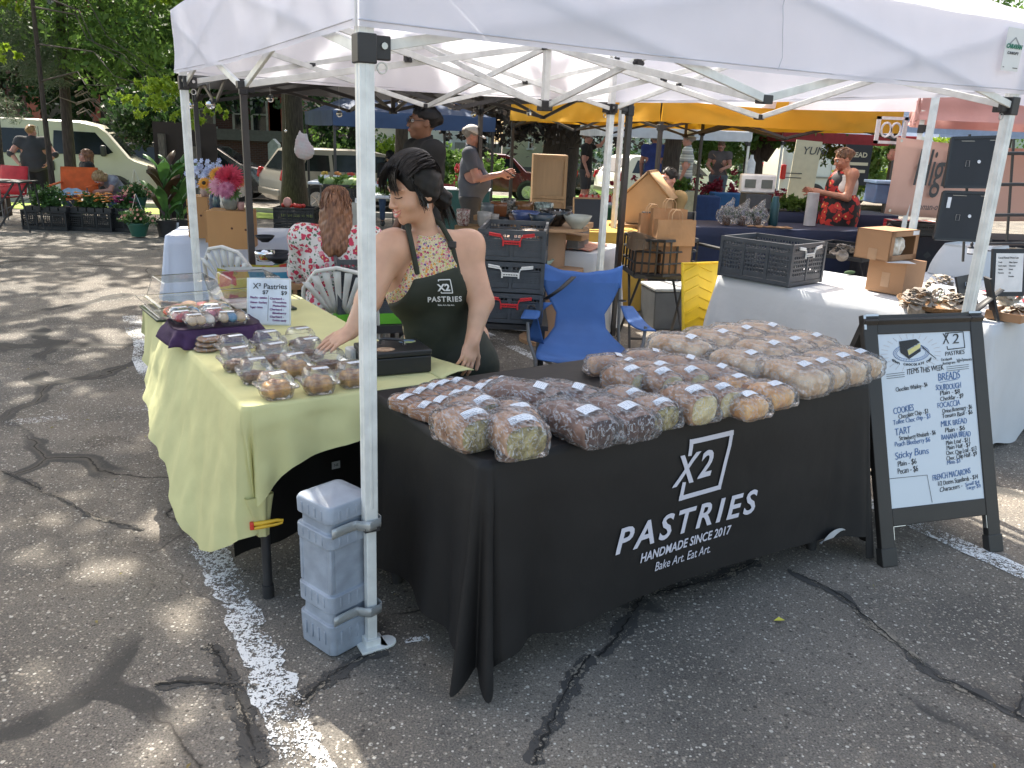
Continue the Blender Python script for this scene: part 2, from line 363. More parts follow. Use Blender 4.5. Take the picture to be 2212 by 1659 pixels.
def sd_build(name,S,m,parent=None,tags=None,inf=0,h=.01,lo=None,hi=None,cut=None,M=None,disp=0,ds=8,solid=0):
    return link(name,sd_mesh(name,[(S,tags,inf,h,lo,hi,cut)],m,disp=disp,ds=ds),parent,M=M,solid=solid)
# ================================================================ GROUND
def asphalt():
    m=bpy.data.materials.new('asphalt'); nt,b=NT(m); tc=nd(nt,'ShaderNodeTexCoord'); o=tc.outputs['Object']; L=nt.links.new
    def noi(s,d=5,rough=.55,dist=0):
        n=nd(nt,'ShaderNodeTexNoise'); n.inputs['Scale'].default_value=s; n.inputs['Detail'].default_value=d; n.inputs['Roughness'].default_value=rough; n.inputs['Distortion'].default_value=dist; L(o,n.inputs['Vector']); return n.outputs[0]
    def mixc(f,a,b_,bl='MIX'):
        x=nd(nt,'ShaderNodeMix'); x.data_type='RGBA'; x.blend_type=bl
        if isinstance(f,float): x.inputs[0].default_value=f
        else: L(f,x.inputs[0])
        for i,q in ((6,a),(7,b_)):
            if isinstance(q,tuple): x.inputs[i].default_value=c4(q)
            else: L(q,x.inputs[i])
        return x.outputs[2]
    def rp(src,st,it='LINEAR'): r=ramp(nt,st,it); L(src,r.inputs[0]); return r.outputs[0]
    base=mixc(rp(noi(1.3,6),[(.36,(0,0,0)),(.64,(1,1,1))]),(.105,.099,.089),(.178,.164,.144))
    dust=rp(noi(.75,7,.65),[(.48,(0,0,0)),(.68,(.75,.75,.75))]); base=mixc(dust,base,(.25,.22,.18))
    stn=rp(noi(2.1,3,.5,.6),[(.60,(1,1,1)),(.68,(.72,.71,.70))]); base=mixc(1.0,base,stn,'MULTIPLY'); fine=rp(noi(160,3,.7),[(.3,(.45,.45,.45)),(.7,(1.7,1.65,1.6))]); base=mixc(1.0,base,fine,'MULTIPLY')
    hs=[]
    for s,p0,size in ((58,.66,.43),(110,.50,.46)):
        v=nd(nt,'ShaderNodeTexVoronoi'); v.inputs['Scale'].default_value=s; L(o,v.inputs['Vector'])
        sp=nd(nt,'ShaderNodeSeparateColor'); L(v.outputs['Color'],sp.inputs[0])
        pick=rp(sp.outputs[0],[(p0,(0,0,0)),(p0+.02,(1,1,1))]); rnd=rp(v.outputs['Distance'],[(size-.12,(1,1,1)),(size,(0,0,0))])
        mk=nd(nt,'ShaderNodeMath',operation='MULTIPLY'); L(pick,mk.inputs[0]); L(rnd,mk.inputs[1]); 
        col=rp(sp.outputs[1],[(0,(.07,.063,.055)),(.3,(.16,.142,.12)),(.6,(.27,.235,.19)),(.85,(.40,.36,.30)),(1,(.60,.57,.50))])
        base=mixc(mk.outputs[0],base,col); hs.append(mk.outputs[0])
    # cracks: a wandering network, dusty lips and a dark line; tar filled runs beside some of them
    nz=nd(nt,'ShaderNodeTexNoise'); nz.inputs['Scale'].default_value=2.2; nz.inputs['Detail'].default_value=6; L(o,nz.inputs['Vector'])
    wv=nd(nt,'ShaderNodeMix'); wv.data_type='RGBA'; wv.blend_type='ADD'; wv.inputs[0].default_value=.42; L(o,wv.inputs[6]); L(nz.outputs[1],wv.inputs[7])
    for s,w,dk in ((.62,.010,1.),(1.7,.005,.5)):
        v=nd(nt,'ShaderNodeTexVoronoi'); v.feature='DISTANCE_TO_EDGE'; v.inputs['Scale'].default_value=s; L(wv.outputs[2],v.inputs['Vector'])
        gate=rp(noi(.5+s*.3,3),[(.46,(0,0,0)),(.56,(dk,dk,dk))])
        if s<1:
            tar=rp(v.outputs[0],[(.028,(1,1,1)),(.036,(0,0,0))]); tg=rp(noi(.55,2),[(.50,(0,0,0)),(.53,(.9,.9,.9))]); tt=nd(nt,'ShaderNodeMath',operation='MULTIPLY'); L(tar,tt.inputs[0]); L(tg,tt.inputs[1]); base=mixc(tt.outputs[0],base,(.060,.058,.054)); tarmask=tt.outputs[0]
        lip=rp(v.outputs[0],[(w*.4,(.55,.55,.55)),(w*1.5,(0,0,0))]); 
        if gate is not None:
            q=nd(nt,'ShaderNodeMath',operation='MULTIPLY'); L(lip,q.inputs[0]); L(gate,q.inputs[1]); lip=q.outputs[0]
        base=mixc(lip,base,(.15,.13,.105))
        cr=rp(v.outputs[0],[(w*.22,(1,1,1)),(w*.42,(0,0,0))])
        if gate is not None:
            q=nd(nt,'ShaderNodeMath',operation='MULTIPLY'); L(cr,q.inputs[0]); L(gate,q.inputs[1]); cr=q.outputs[0]
        base=mixc(cr,base,(.008,.008,.008)); hs.append(cr)
    L(base,b.inputs['Base Color']); b.inputs['Roughness'].default_value=.88; b.inputs['Specular IOR Level'].default_value=.25
    hn=noi(210,2,.7); a=nd(nt,'ShaderNodeMath',operation='ADD'); L(hn,a.inputs[0]); L(hs[0],a.inputs[1])
    s_=nd(nt,'ShaderNodeMath',operation='SUBTRACT'); L(a.outputs[0],s_.inputs[0]); L(hs[2],s_.inputs[1]); s2=nd(nt,'ShaderNodeMath',operation='SUBTRACT'); L(s_.outputs[0],s2.inputs[0]); s2.inputs[1].default_value=0
    bp=nd(nt,'ShaderNodeBump'); bp.inputs['Strength'].default_value=.7; bp.inputs['Distance'].default_value=.004; L(s2.outputs[0],bp.inputs['Height']); L(bp.outputs[0],b.inputs['Normal'])
    return m
ASPH=asphalt()
g=MB(); gx=[-200,-80,-40,-20,-10,-5,0,1,2,3,4,5,6,7,12,20,40,80,200]; gy=[-60,-10,0,4,8,10,11,12,13,14,15,16,17,18,18.4,19,20,21,22,24,26,30,37,45,60,100,300]
g.add([(x,y,gz(x,y)) for y in gy for x in gx],[(j*len(gx)+i,j*len(gx)+i+1,(j+1)*len(gx)+i+1,(j+1)*len(gx)+i) for j in range(len(gy)-1) for i in range(len(gx)-1)])
tag(g.build('ground',ASPH,smooth=False),kind='structure')
def worn(name,col,cov=.5,sc1=3.,sc2=55):
    m=bpy.data.materials.new(name); nt,b=NT(m); tc=nd(nt,'ShaderNodeTexCoord'); L=nt.links.new
    n1=nd(nt,'ShaderNodeTexNoise'); n1.inputs['Scale'].default_value=sc1; n1.inputs['Detail'].default_value=3; L(tc.outputs['Object'],n1.inputs['Vector'])
    n2=nd(nt,'ShaderNodeTexNoise'); n2.inputs['Scale'].default_value=sc2; n2.inputs['Detail'].default_value=6; n2.inputs['Roughness'].default_value=.75; L(tc.outputs['Object'],n2.inputs['Vector'])
    n3=nd(nt,'ShaderNodeTexVoronoi'); n3.inputs['Scale'].default_value=150; L(tc.outputs['Object'],n3.inputs['Vector'])
    a=nd(nt,'ShaderNodeMath',operation='MULTIPLY_ADD'); a.inputs[1].default_value=.8; L(n1.outputs[0],a.inputs[0]); L(n2.outputs[0],a.inputs[2])
    a2=nd(nt,'ShaderNodeMath',operation='MULTIPLY_ADD'); a2.inputs[1].default_value=-.28; L(n3.outputs['Distance'],a2.inputs[0]); L(a.outputs[0],a2.inputs[2])
    r=ramp(nt,[(cov,(0,0,0)),(cov+.03,(1,1,1))]); L(a2.outputs[0],r.inputs[0])
    b.inputs['Base Color'].default_value=c4(col); b.inputs['Roughness'].default_value=.8
    tr=nd(nt,'ShaderNodeBsdfTransparent'); mx=nd(nt,'ShaderNodeMixShader'); L(r.outputs[0],mx.inputs[0]); L(tr.outputs[0],mx.inputs[1]); L(b.outputs[0],mx.inputs[2]); L(mx.outputs[0],nt.nodes['Material Output'].inputs[0]); return m
PAINT=worn('worn_paint',(.74,.75,.74),.76); PAINT2=worn('faded_paint',(.62,.62,.6),.82)
def ribbon(name,pts,w,m,z=.004,jag=.0,seed=0):
    b=MB(); n=len(pts); vs=[]
    for i,p in enumerate(pts):
        p=Vector((p[0],p[1],0)); q=Vector((*pts[min(i+1,n-1)][:2],0))-Vector((*pts[max(i-1,0)][:2],0)); q.normalize(); s=Vector((-q.y,q.x,0))
        ww=w[i] if isinstance(w,list) else w
        for k in (-1,1):
            v=p+s*k*(ww/2+jag*(noise.noise(Vector((p.x*7,p.y*7,seed+k)))+.6*noise.noise(Vector((p.x*31,p.y*31,seed+k))))); vs.append((v.x,v.y,gz(v.x,v.y)+z))
    b.add(vs,[(2*i+2,2*i+3,2*i+1,2*i) for i in range(n-1)]); return tag(b.build(name,m,smooth=False),kind='structure')
def lerpn(a,b,n): return [(a[0]+(b[0]-a[0])*i/n,a[1]+(b[1]-a[1])*i/n) for i in range(n+1)]
ribbon('parking_line',lerpn((-3.3,6.95),(-1.37,3.3),14)+lerpn((-1.34,3.25),(-.52,1.84),60)+lerpn((-.5,1.8),(.2,.55),8),.125,PAINT,jag=.045)
ribbon('parking_line',lerpn((-6.5,2.05),(-2.79,4.24),10)+lerpn((-2.75,4.26),(-2.1,4.62),4),.1,PAINT2,jag=.02,seed=3)
ribbon('parking_line',lerpn((1.2,4.62),(2.0,3.2),10)+lerpn((2.05,3.12),(3.4,.75),10),.11,PAINT,jag=.02,seed=5)
ribbon('parking_line',lerpn((-.35,7.0),(1.0,4.7),12),.1,PAINT,jag=.01,seed=7)
ribbon('parking_line',lerpn((-.6,5.15),(.75,5.95),8),.1,PAINT,jag=.01,z=.006,seed=8)
ribbon('paint_blot',lerpn((-.32,2.37),(-.24,2.4),3),.03,PAINT,jag=.02,z=.005,seed=9)
TAR=worn('tar_worn',(.058,.055,.051),.62,2.2,38); CRK=worn('crack_dark',(.012,.011,.010),.60,6,60); DST=worn('crack_dust',(.24,.21,.165),.80,5,70)
def wig(a,b,n,amp,seed):
    n=60; P=lerpn(a,b,n); LL=math.hypot(b[0]-a[0],b[1]-a[1]); d=Vector((b[0]-a[0],b[1]-a[1],0)).normalized(); s=Vector((-d.y,d.x,0))
    return [(p[0]+s.x*amp*noise.noise(Vector((i/n*LL*2.2,seed,0))),p[1]+s.y*amp*noise.noise(Vector((i/n*LL*2.2,seed,0)))) for i,p in enumerate(P)]
for i,(pa,pb,w) in enumerate([((1700,1230),(2212,1560),.09),((1395,1290),(1290,1420),.13),((1290,1420),(1170,1659),.16),((1410,1290),(1640,1215),.13),((650,1530),(830,1400),.13),((430,1400),(480,1480),.13),((500,1480),(560,1659),.16),((330,1490),(560,1475),.10),((2212,1330),(2230,1560),.1),((0,1020),(300,1150),.07)]):
    a=at_z(*pa);b=at_z(*pb); n=60
    ribbon('tar_seal',wig((a.x,a.y),(b.x,b.y),n,.08,i*3.1),[w*.55*(.6+.5*abs(noise.noise(Vector((k*.6,i,4)))))*min(1,(k+1)/3,(n+1-k)/3) for k in range(n+1)],TAR,z=.0022+.0001*i,jag=.03,seed=i); W_=wig((a.x,a.y),(b.x,b.y),n,.08,i*3.1); ribbon('crack',W_,.022,DST,z=.0040+.0001*i,jag=.03,seed=i+20); ribbon('crack',[(x+.012*noise.noise(Vector((k*.3,i,1))),y+.012*noise.noise(Vector((k*.3,i,8)))) for k,(x,y) in enumerate(W_)],.005,CRK,z=.0055+.0001*i,jag=.006,seed=i+40)
lf=MB(); p=at_z(1683,1342,.004); lf.add([(p.x-.02,p.y,.006),(p.x,p.y-.009,.012),(p.x+.022,p.y+.002,.008),(p.x,p.y+.01,.016)],[(0,1,2),(0,2,3)])
tag(lf.build('fallen_leaf',mat('yellow_leaf',(.55,.5,.06),.6)),'small yellow leaf lying alone on the asphalt','leaf')
# ================================================================ POP-UP TENTS
WHITE_M=mat('white_enamel',(.72,.74,.72),.38,var=.11,vs=16,detail=8); BLACKP=mat('black_plastic',(.028,.028,.03),.5,var=.15); STEEL=mat('steel',(.5,.5,.5),.3,metal=1)
DARK_M=mat('dark_frame',(.045,.042,.042),.45,var=.1); GREYW=mat('canopy_white',(.80,.80,.87),.75,var=.03,vs=2.5,bump=.7,bs=4,thin=.5)
class Fr:
    def __init__(s,o,rot): s.o=Vector(o); s.r=rot; s.e=Vector((math.cos(rot),math.sin(rot),0)); s.n=Vector((-s.e.y,s.e.x,0))
    def __call__(s,u,v,z=0): return s.o+s.e*u+s.n*v+Vector((0,0,z))
def cloth_ripple(b,a,c,zt,zb,nrm,seed,amp=.012,nu=40,nv=6,sag=.015):
    """a hanging band of cloth from a to c between heights zt and zb"""
    a=Vector(a);c=Vector(c)
    def f(u,v):
        p=a.lerp(c,u); z=zt+(zb-zt)*v+ (-sag*math.sin(PI*u)*v)
        w=amp*(noise.noise(Vector((u*7,v*1.2,seed)))*1.3+.5*noise.noise(Vector((u*18,v*2,seed+5))))*(.25+v)
        q=p+Vector(nrm)*(w+.008); return (q.x,q.y,z)
    b.grid(f,nu,nv)
def tent(name,label,o,rot,S,ct,legm,zt=2.2,zb=1.88,slide=1.83,peak=2.95,group=None,truss=True,detail=True,band=1.,legs=(1,1,1,1),zl=None,truss_sides=(1,1,1,1),S2=None,seed=1,foot=True,amp=.012):
    z0=gz(o[0],o[1]); S2=S2 or S; t=thing(name,label,'tent',(o[0],o[1],z0),rot,group)
    cs=[(0,0),(S,0),(S,S2),(0,S2)]; w=.042
    for i,(x,y) in enumerate(cs):
        if not legs[i]: continue
        b=MB(); b.box((x,y,(zt-.06+.43)/2),(w,w,zt-.06-.43))
        if detail:
            for d in (-.3,0,.3):
                b.box((x,y,1.3),(w+.004,w*.25,1.6)); b.box((x,y,1.3),(w*.25,w+.004,1.6)); break
        lo=b.build('leg',legm,t,bevel=.003 if detail else 0)
        b=MB(); b.box((x,y,.23),(w*.76,w*.76,.44)); b.build('lower_leg',legm,t,bevel=.002 if detail else 0)
        if foot:
            b=MB(); b.box((x,y,.006),(.09,.09,.01)); b.box((x,y,.02),(.05,.05,.03)); b.cyl((x+.05,y-.01,.001),(x+.05,y-.01,.011),.032,n=12); b.build('foot_plate',legm,t,bevel=.002)
            b=MB(); b.box((x,y,.43),(w+.006,w+.006,.014)); b.build('collar',BLACKP,t)
        b=MB(); sx=1 if x==0 else -1; sy=1 if y==0 else -1
        b.box((x,y,slide),(w+.012,w+.012,.075)); b.box((x+sx*.045,y,slide+.005),(.055,.02,.062)); b.box((x,y+sy*.045,slide+.005),(.02,.055,.062)); b.build('slider_bracket',BLACKP,t,bevel=.004)
        if detail:
            b=MB(); b.cyl((x+sx*.052,y-.016,slide+.01),(x+sx*.052,y+.016,slide+.01),.009,n=8); b.cyl((x-.016,y+sy*.052,slide+.01),(x+.016,y+sy*.052,slide+.01),.009,n=8); b.build('bolt',STEEL,t)
            b=MB(); b.tube([(x+sx*.05+.014*math.cos(a),y,slide-.045+.014*math.sin(a)) for a in np.linspace(0,2*PI,12,endpoint=False)],.0025,n=5,closed=True); b.build('pull_ring',STEEL,t)
        b=MB(); b.box((x,y,zt-.05),(w+.012,w+.012,.07)); b.build('corner_bracket',BLACKP,t,bevel=.003)
    if truss:
        low=slide-.05; hi=zt-.06; bw,bh=.014,.028
        def X(a,c,la,ha,lb,hb,off):   # one scissor between a and c
            a=Vector(a);c=Vector(c); d=(c-a).normalized(); s=Vector((-d.y,d.x))*off
            for (za,zc,k) in ((la,hb,1),(ha,lb,-1)):
                q=MB(); q.bar((a.x+s.x*k,a.y+s.y*k,za),(c.x+s.x*k,c.y+s.y*k,zc),bw,bh); q.build('truss_bar',legm,t,bevel=.002 if detail else 0)
            if detail:
                q=MB(); m=(a+c)/2; zz=(la+hb+ha+lb)/4; q.box((m.x,m.y,zz),(.03,.03,.03)); q.cyl((m.x-s.x*2.2,m.y-s.y*2.2,zz),(m.x+s.x*2.2,m.y+s.y*2.2,zz),.007,n=8); q.build('truss_joint',BLACKP,t)
        for i in range(4):
            if not truss_sides[i]: continue
            a=Vector(cs[i]);c=Vector(cs[(i+1)%4]); m=(a+c)/2
            X(a,m,slide,hi,low,hi,.012); X(c,m,slide,hi,low,hi,.012)
            q=MB(); q.box((m.x,m.y,low),(.045,.045,.03)); q.build('truss_node',BLACKP,t,bevel=.003)
            ce=Vector((S/2,S2/2)); X(m,ce,low,hi,slide-.06,slide+.22,.012)
        ce=(S/2,S2/2); q=MB(); q.bar((*ce,slide-.08),(*ce,peak-.05),.03); q.build('center_post',legm,t); q=MB(); q.box((*ce,slide-.06),(.06,.06,.05)); q.box((*ce,slide+.22),(.06,.06,.04)); q.build('center_hub',BLACKP,t,bevel=.004)
        for x,y in cs:
            q=MB(); q.bar((x,y,hi),(ce[0],ce[1],peak-.06),.018,.03); q.build('roof_bar',legm,t)
    # roof: four slightly sagging panels
    c=(S/2,S2/2)
    for i in range(4):
        a=Vector((*cs[i],zt));d=Vector((*cs[(i+1)%4],zt)); pk=Vector((*c,peak)); b=MB(); N=8
        def f(u,v,a=a,d=d):
            p=a.lerp(d,u).lerp(pk,v); p.z-=.10*math.sin(PI*v)*(.5+.5*math.sin(PI*u))*(.4) + .012*noise.noise(Vector((u*5,v*5,i+seed))); return p
        b.grid(f,12,N); b.build('roof_panel',ct,t)
    for i in range(4):
        a=Vector((*cs[i],0));d=Vector((*cs[(i+1)%4],0)); e=(d-a).normalized(); nr=Vector((e.y,-e.x,0)); a2=a+nr*.03-e*.03; d2=d+nr*.03+e*.03
        b=MB(); cloth_ripple(b,a2,d2,zt+.005,zb,nr,seed*3+i,amp=amp); b.build('valance',ct,t)
        if detail:
            b=MB(); b.tube([a2.lerp(d2,k/20)+nr*.0115+Vector((0,0,zb+.016-.015*math.sin(PI*k/20))) for k in range(21)],.0022,n=4); b.build('hem_stitch',mat('stitch',(.55,.55,.6),.8),t)
    return t
TF=Fr((-.428,2.352,0),.526); TS=2.95
T1=tent('canopy_tent','white pop-up canopy tent with white legs standing over the pastry tables','' or (-.428,2.352),.526,TS,GREYW,WHITE_M)
b=MB(); b.tube([(TS/2+.012*math.sin(k),-.047-.004*math.sin(k*2),1.875+.325*k/8) for k in range(9)],.002,n=4); b.build('seam_stitch',mat('stitch',(.55,.55,.6),.8),T1)
# maker's patch on the front valance
b=MB(); b.box((0,0,0),(.12,.002,.165)); pat=b.build('logo_patch',mat('patch',(.70,.71,.70),.6,var=.03),T1,M=TR(2.80,-.055,2.045))
GREEN_INK=mat('green_ink',(.03,.2,.13),.6); DKINK=mat('dark_ink',(.05,.055,.06),.6); GREYINK=mat('grey_ink',(.3,.32,.33),.6)
def tm(x,y,z,rz=0,tilt=PI/2): return TR(x,y,z,tilt,0,rz)
text('CARAVAN',.0235,GREEN_INK,pat,tm(0,-.003,.004),bold=.0011,align='CENTER',shear=.2)
text('CANOPY',.0155,DKINK,pat,tm(0,-.003,-.019),bold=.0003,sp=1.35,align='CENTER')
b=MB(); b.bar((-.034,0,.020),(0,0,.046),.001,.005); b.bar((0,0,.046),(.034,0,.020),.001,.005); b.build('roof_mark',GREYINK,pat,M=TR(0,-.0022,0))
b=MB(); 
for x0,x1 in ((-.052,-.042),(.018,.052)): b.box(((x0+x1)/2,-.002,-.070),(x1-x0,.0008,.003))
b.build('fine_print',DKINK,pat)
# ================================================================ TABLES + CLOTHS
TOPM=mat('table_top',(.6,.6,.58),.5)
def folding_table(label,fr,L,W,h=.735,group='folding tables under the cloths',legz=0,topm=None,lm=None):
    t=thing('folding_table',label,'table',fr.o,fr.r,group)
    b=MB(); b.b2(.01,.01,h-.035,L-.01,W-.01,h-.003); b.build('tabletop',topm or TOPM,t,bevel=.006)
    for x in (.07,L-.13):
        for y in (.07,W-.07):
            b=MB(); b.cyl((x,y,0),(x,y,h-.04),.017,n=12); b.cyl((x,y,0),(x,y,.05),.021,n=12); b.build('leg',lm or BLACKP,t)
        b=MB(); b.cyl((x,.07,.25),(x,W-.07,.25),.011,n=8); b.build('leg_brace',lm or BLACKP,t)
    return t
def drape(fr,L,W,h,hem,flare,wave,rc=.035,n_side=(60,26,60,26),n_c=10,nt=16,top=True,seed=0,crump=.004,amp=.02):
    """tablecloth as one sheet; hem(side,u) gives hem height, flare(side,u) outward reach at the hem. side 0 front,1 right,2 back,3 left, corners 4..7"""
    P=[]
    sides=[((rc,0),(L-rc,0),(0,-1)),((L,rc),(L,W-rc),(1,0)),((L-rc,W),(rc,W),(0,1)),((0,W-rc),(0,rc),(-1,0))]
    cc=[(L-rc,rc),(L-rc,W-rc),(rc,W-rc),(rc,rc)]
    for s in range(4):
        a,c,n=sides[s]
        for i in range(n_side[s]): u=i/n_side[s]; P.append((a[0]+(c[0]-a[0])*u,a[1]+(c[1]-a[1])*u,n[0],n[1],s,u))
        x,y=cc[s]; a0=-PI/2+s*PI/2
        for i in range(n_c): t=i/n_c; A=a0+t*PI/2; P.append((x+rc*math.cos(A),y+rc*math.sin(A),math.cos(A),math.sin(A),4+s,t))
    vs=[];m=len(P)
    for j in range(nt+1):
        t=j/nt
        for k,(x,y,nx,ny,s,u) in enumerate(P):
            hz=hem(s,u); fl=flare(s,u); z=h-(h-hz)*t; dep=(h-hz)*t
            per=k/m*2*(L+W)
            off=.012*min(1,t*6)+fl*t**1.2+wave(s,u)*t**1.3+amp*t*noise.noise(Vector((per*3.1,t*.7,seed)))+crump*min(1,t*4)*(noise.noise(Vector((per*9,z*7,seed+2)))+.6*noise.noise(Vector((per*23+z*6,z*15,seed+3))))
            if j==0: off=0
            z-= .008*(1-math.cos(min(1,t*6)*PI/2)) if j else 0
            vs.append(fr(x+nx*off,y+ny*off,z))
    b=MB(); b.add(vs,[(j*m+k,j*m+(k+1)%m,(j+1)*m+(k+1)%m,(j+1)*m+k) for j in range(nt) for k in range(m)])
    # flip winding so normals point out, then the flat top
    b.f=[tuple(reversed(f)) for f in b.f]
    if top: 
        o=len(b.v)
        for (x,y,nx,ny,s_,u_) in P: b.v.append(tuple(fr(x-nx*.012,y-ny*.012,h+.0005)))
        b.f+=[(k,(k+1)%m,o+(k+1)%m,o+k) for k in range(m)]; b.f.append(tuple(range(o,o+m))); b.mi+=[0]*(m+1)
    return b
BF=Fr((-.072,2.151,0),.598); YF=Fr((-.866,2.524,0),.575); MF=Fr((2.5,4.28,0),.631)
BL,BW,YL,YW=1.83,.76,.76,1.79
folding_table('folding table under the black printed cloth',BF,BL,BW,group=None)
folding_table('folding table under the pale yellow cloth with one bare black leg',YF,YL,YW,group=None)
BLK=mat('black_cloth',(.0125,.0115,.0115),.62,var=.15,vs=2.5,bump=.45,bs=6,sheen=.0,spec=.35)
def bh(s,u):
    if s==0: return .13+.03*math.sin(PI*u)-.05*max(0,u-.75)*4*(1-u)*2+(.0 if u>.04 else 0)
    if s==7: return .03+.06*(.5+.5*math.cos(4*PI*u))
    if s==3: return .12+.05*math.sin(PI*min(1,(u)*1.2))
    if s==4: return .03
    return .12
def bfl(s,u):
    if s==7: return .055
    if s==3: return .03+.02*max(0,(u-.82)/.18)**1.5
    if s==0: return .03+.02*max(0,(.09-u)/.09)**1.3+.08*max(0,(u-.95)/.05)
    if s==4: return .11
    return .03
def bwv(s,u):
    if s==7: return -.045*math.cos(4*PI*u)
    if s==0: return .012*math.sin(u*9+.6)+(.05*math.exp(-((u-.09)/.035)**2)*-1)+.03*math.sin((u-.9)*30)*(u>.9)
    if s==3: return .02*math.sin(u*11)-.045*math.exp(-((u-.8)/.08)**2)
    return .015*math.sin(u*14)
bc=drape(BF,BL,BW,.745,bh,bfl,bwv,seed=4,n_side=(90,40,40,40),n_c=28,nt=22,rc=.04,crump=.0025,amp=.012)
CL=bc.build('tablecloth',BLK,None,ang=None); tag(CL,'black tablecloth printed with white X2 PASTRIES lettering','tablecloth')
b=MB(); p0=BF(1.60,-.05,.155); 
b.grid(lambda u,v:BF(1.55+u*.17,-.062-.012*v,.125+.045*v*math.sin(PI*u)**.6),10,3); b.build('turned_hem',mat('hem_white',(.55,.57,.6),.7),CL)
PRINT=mat('white_print',(.62,.61,.68),.7,var=.03)
def on_cloth(me_obj,du,dz):
    """lay a flat print on the front of the black cloth"""
    me=me_obj.data; bm=bmesh.new(); bm.from_mesh(me); bmesh.ops.triangulate(bm,faces=bm.faces[:]); 
    for k in range(2):
        ed=[e for e in bm.edges if e.calc_length()>.02]; 
        if ed: bmesh.ops.subdivide_edges(bm,edges=ed,cuts=1)
        bmesh.ops.triangulate(bm,faces=bm.faces[:])
    bm.to_mesh(me); bm.free()
    for v in me.vertices:
        u_=v.co.x+du; z=v.co.y+dz; uu=(u_-.04)/(BL-.08); hz=bh(0,uu); t=max(0,min(1,(.745-z)/(.745-hz))); per=(uu*90)/(90+40+40+40+28*4)*2*(BL+BW)
        off=.012*min(1,t*6)+bfl(0,uu)*t**1.2+bwv(0,uu)*t**1.3+.012*t*noise.noise(Vector((per*3.1,t*.7,4)))+.0025*(noise.noise(Vector((per*9,z*7,6)))+.6*noise.noise(Vector((per*23+z*6,z*15,7))))
        v.co=BF(u_,-off-.0045-(.001 if v.co.z>0 else 0),z)
    me.update()
for s_,sz,u_,z_,sp_,bo,sx_ in (('PASTRIES',.122,.488,.343,1.27,.0024,.98),('HANDMADE SINCE 2017',.046,.604,.283,1.03,.0007,.92),('Bake Art. Eat Art.',.047,.676,.231,1.0,-.0002,.86)):
    o=text(s_,sz,PRINT,CL,None,shear=.22 if s_[0]=='P' else .2,bold=bo,sp=sp_,sx=sx_)
    W_=max(v.co.x for v in o.data.vertices); tgt={'P':1.165-.488,'H':1.043-.604,'B':.947-.676}[s_[0]]
    for v in o.data.vertices: v.co.x*=tgt/W_
    on_cloth(o,u_,z_)
def logo_frame(parent,m,sc_=1.,skew=.16):
    """the square bracket frame of the X2 mark, drawn from (0,0) to (.25,.2)"""
    b=MB(); w=.017
    P=[(.062,.150),(.068,.198),(.262,.198),(.222,.004),(.034,.004),(.044,.060)]
    S_=[]
    for i in range(len(P)-1):
        a=Vector((*P[i],0));c=Vector((*P[i+1],0)); d=(c-a).normalized(); n=Vector((-d.y,d.x,0))*w/2; e=d*w/2*(1 if 0<i else 0); e2=d*w/2*(1 if i<len(P)-2 else 0)
        b.add([a-n-e,c-n+e2,c+n+e2,a+n-e],[(0,1,2,3)])
        for k in range(4): pass
    return b
lb=logo_frame(CL,PRINT); lo=lb.build('logo_frame',PRINT,CL,smooth=False); on_cloth(lo,.745,.470)
o=text('X',.150,PRINT,CL,None,shear=.28,bold=.002,name='logo_letter',sx=.9); on_cloth(o,.735,.528-.004)
o=text('2',.132,PRINT,CL,None,shear=.2,bold=.003,name='logo_letter'); on_cloth(o,.850,.532)
YEL=mat('yellow_cloth',(.68,.66,.33),.85,var=.06,vs=4,bump=.35,bs=12,thin=.15)
def yh(s,u):
    if s==0: return .40+.10*min(1,u*6)+.02*math.sin(u*5)+.22*u**1.3
    if s==7: return .28+.12*u
    if s==3:
        v=1-u # v=0 at the near corner
        return .28-.17*math.sin(PI*min(1,v/.42))*(v<.42) + (.30*((v-.3)/.7)**1.2 if v>.3 else 0)
    if s==6: return .62
    if s==4: return .735
    return .6
def yfl(s,u):
    if s==7: return -.03
    if s==3: v=1-u; return -.03+.16*math.sin(PI*min(1,.04+v*.96))**.7
    if s==0: return -.03+.07*min(1,u*4)*(1-u)+.02
    if s==4: return .05
    return .02
def ywv(s,u):
    if s==0: return .03*math.sin(u*16)*(1-u)-.04*math.exp(-((u-.10)/.05)**2)
    if s==7: return -.035+.02*math.cos(u*12)
    if s==3: return .010*math.sin(u*30)+.005*math.sin(u*71)
    return .01*math.sin(u*20)
yc=drape(YF,YL,YW,.748,yh,yfl,ywv,seed=9,n_side=(50,60,30,110),n_c=16,nt=22,rc=.03,crump=.009,amp=.016)
YC=yc.build('tablecloth',YEL,None,ang=None); tag(YC,'pale yellow tablecloth gathered to the table leg at its near corner','tablecloth')
# flap lying over the black table end
b=MB(); b.grid(lambda u,v: YF(YL-.03+.17*u*(1-.45*v),.02+.30*v+.05*u,.7495+.012*math.sin(u*3)*(1-v)+.006*noise.noise(Vector((u*4,v*4,1)))),10,10)
b.build('cloth_flap',YEL,YC,solid=.003)
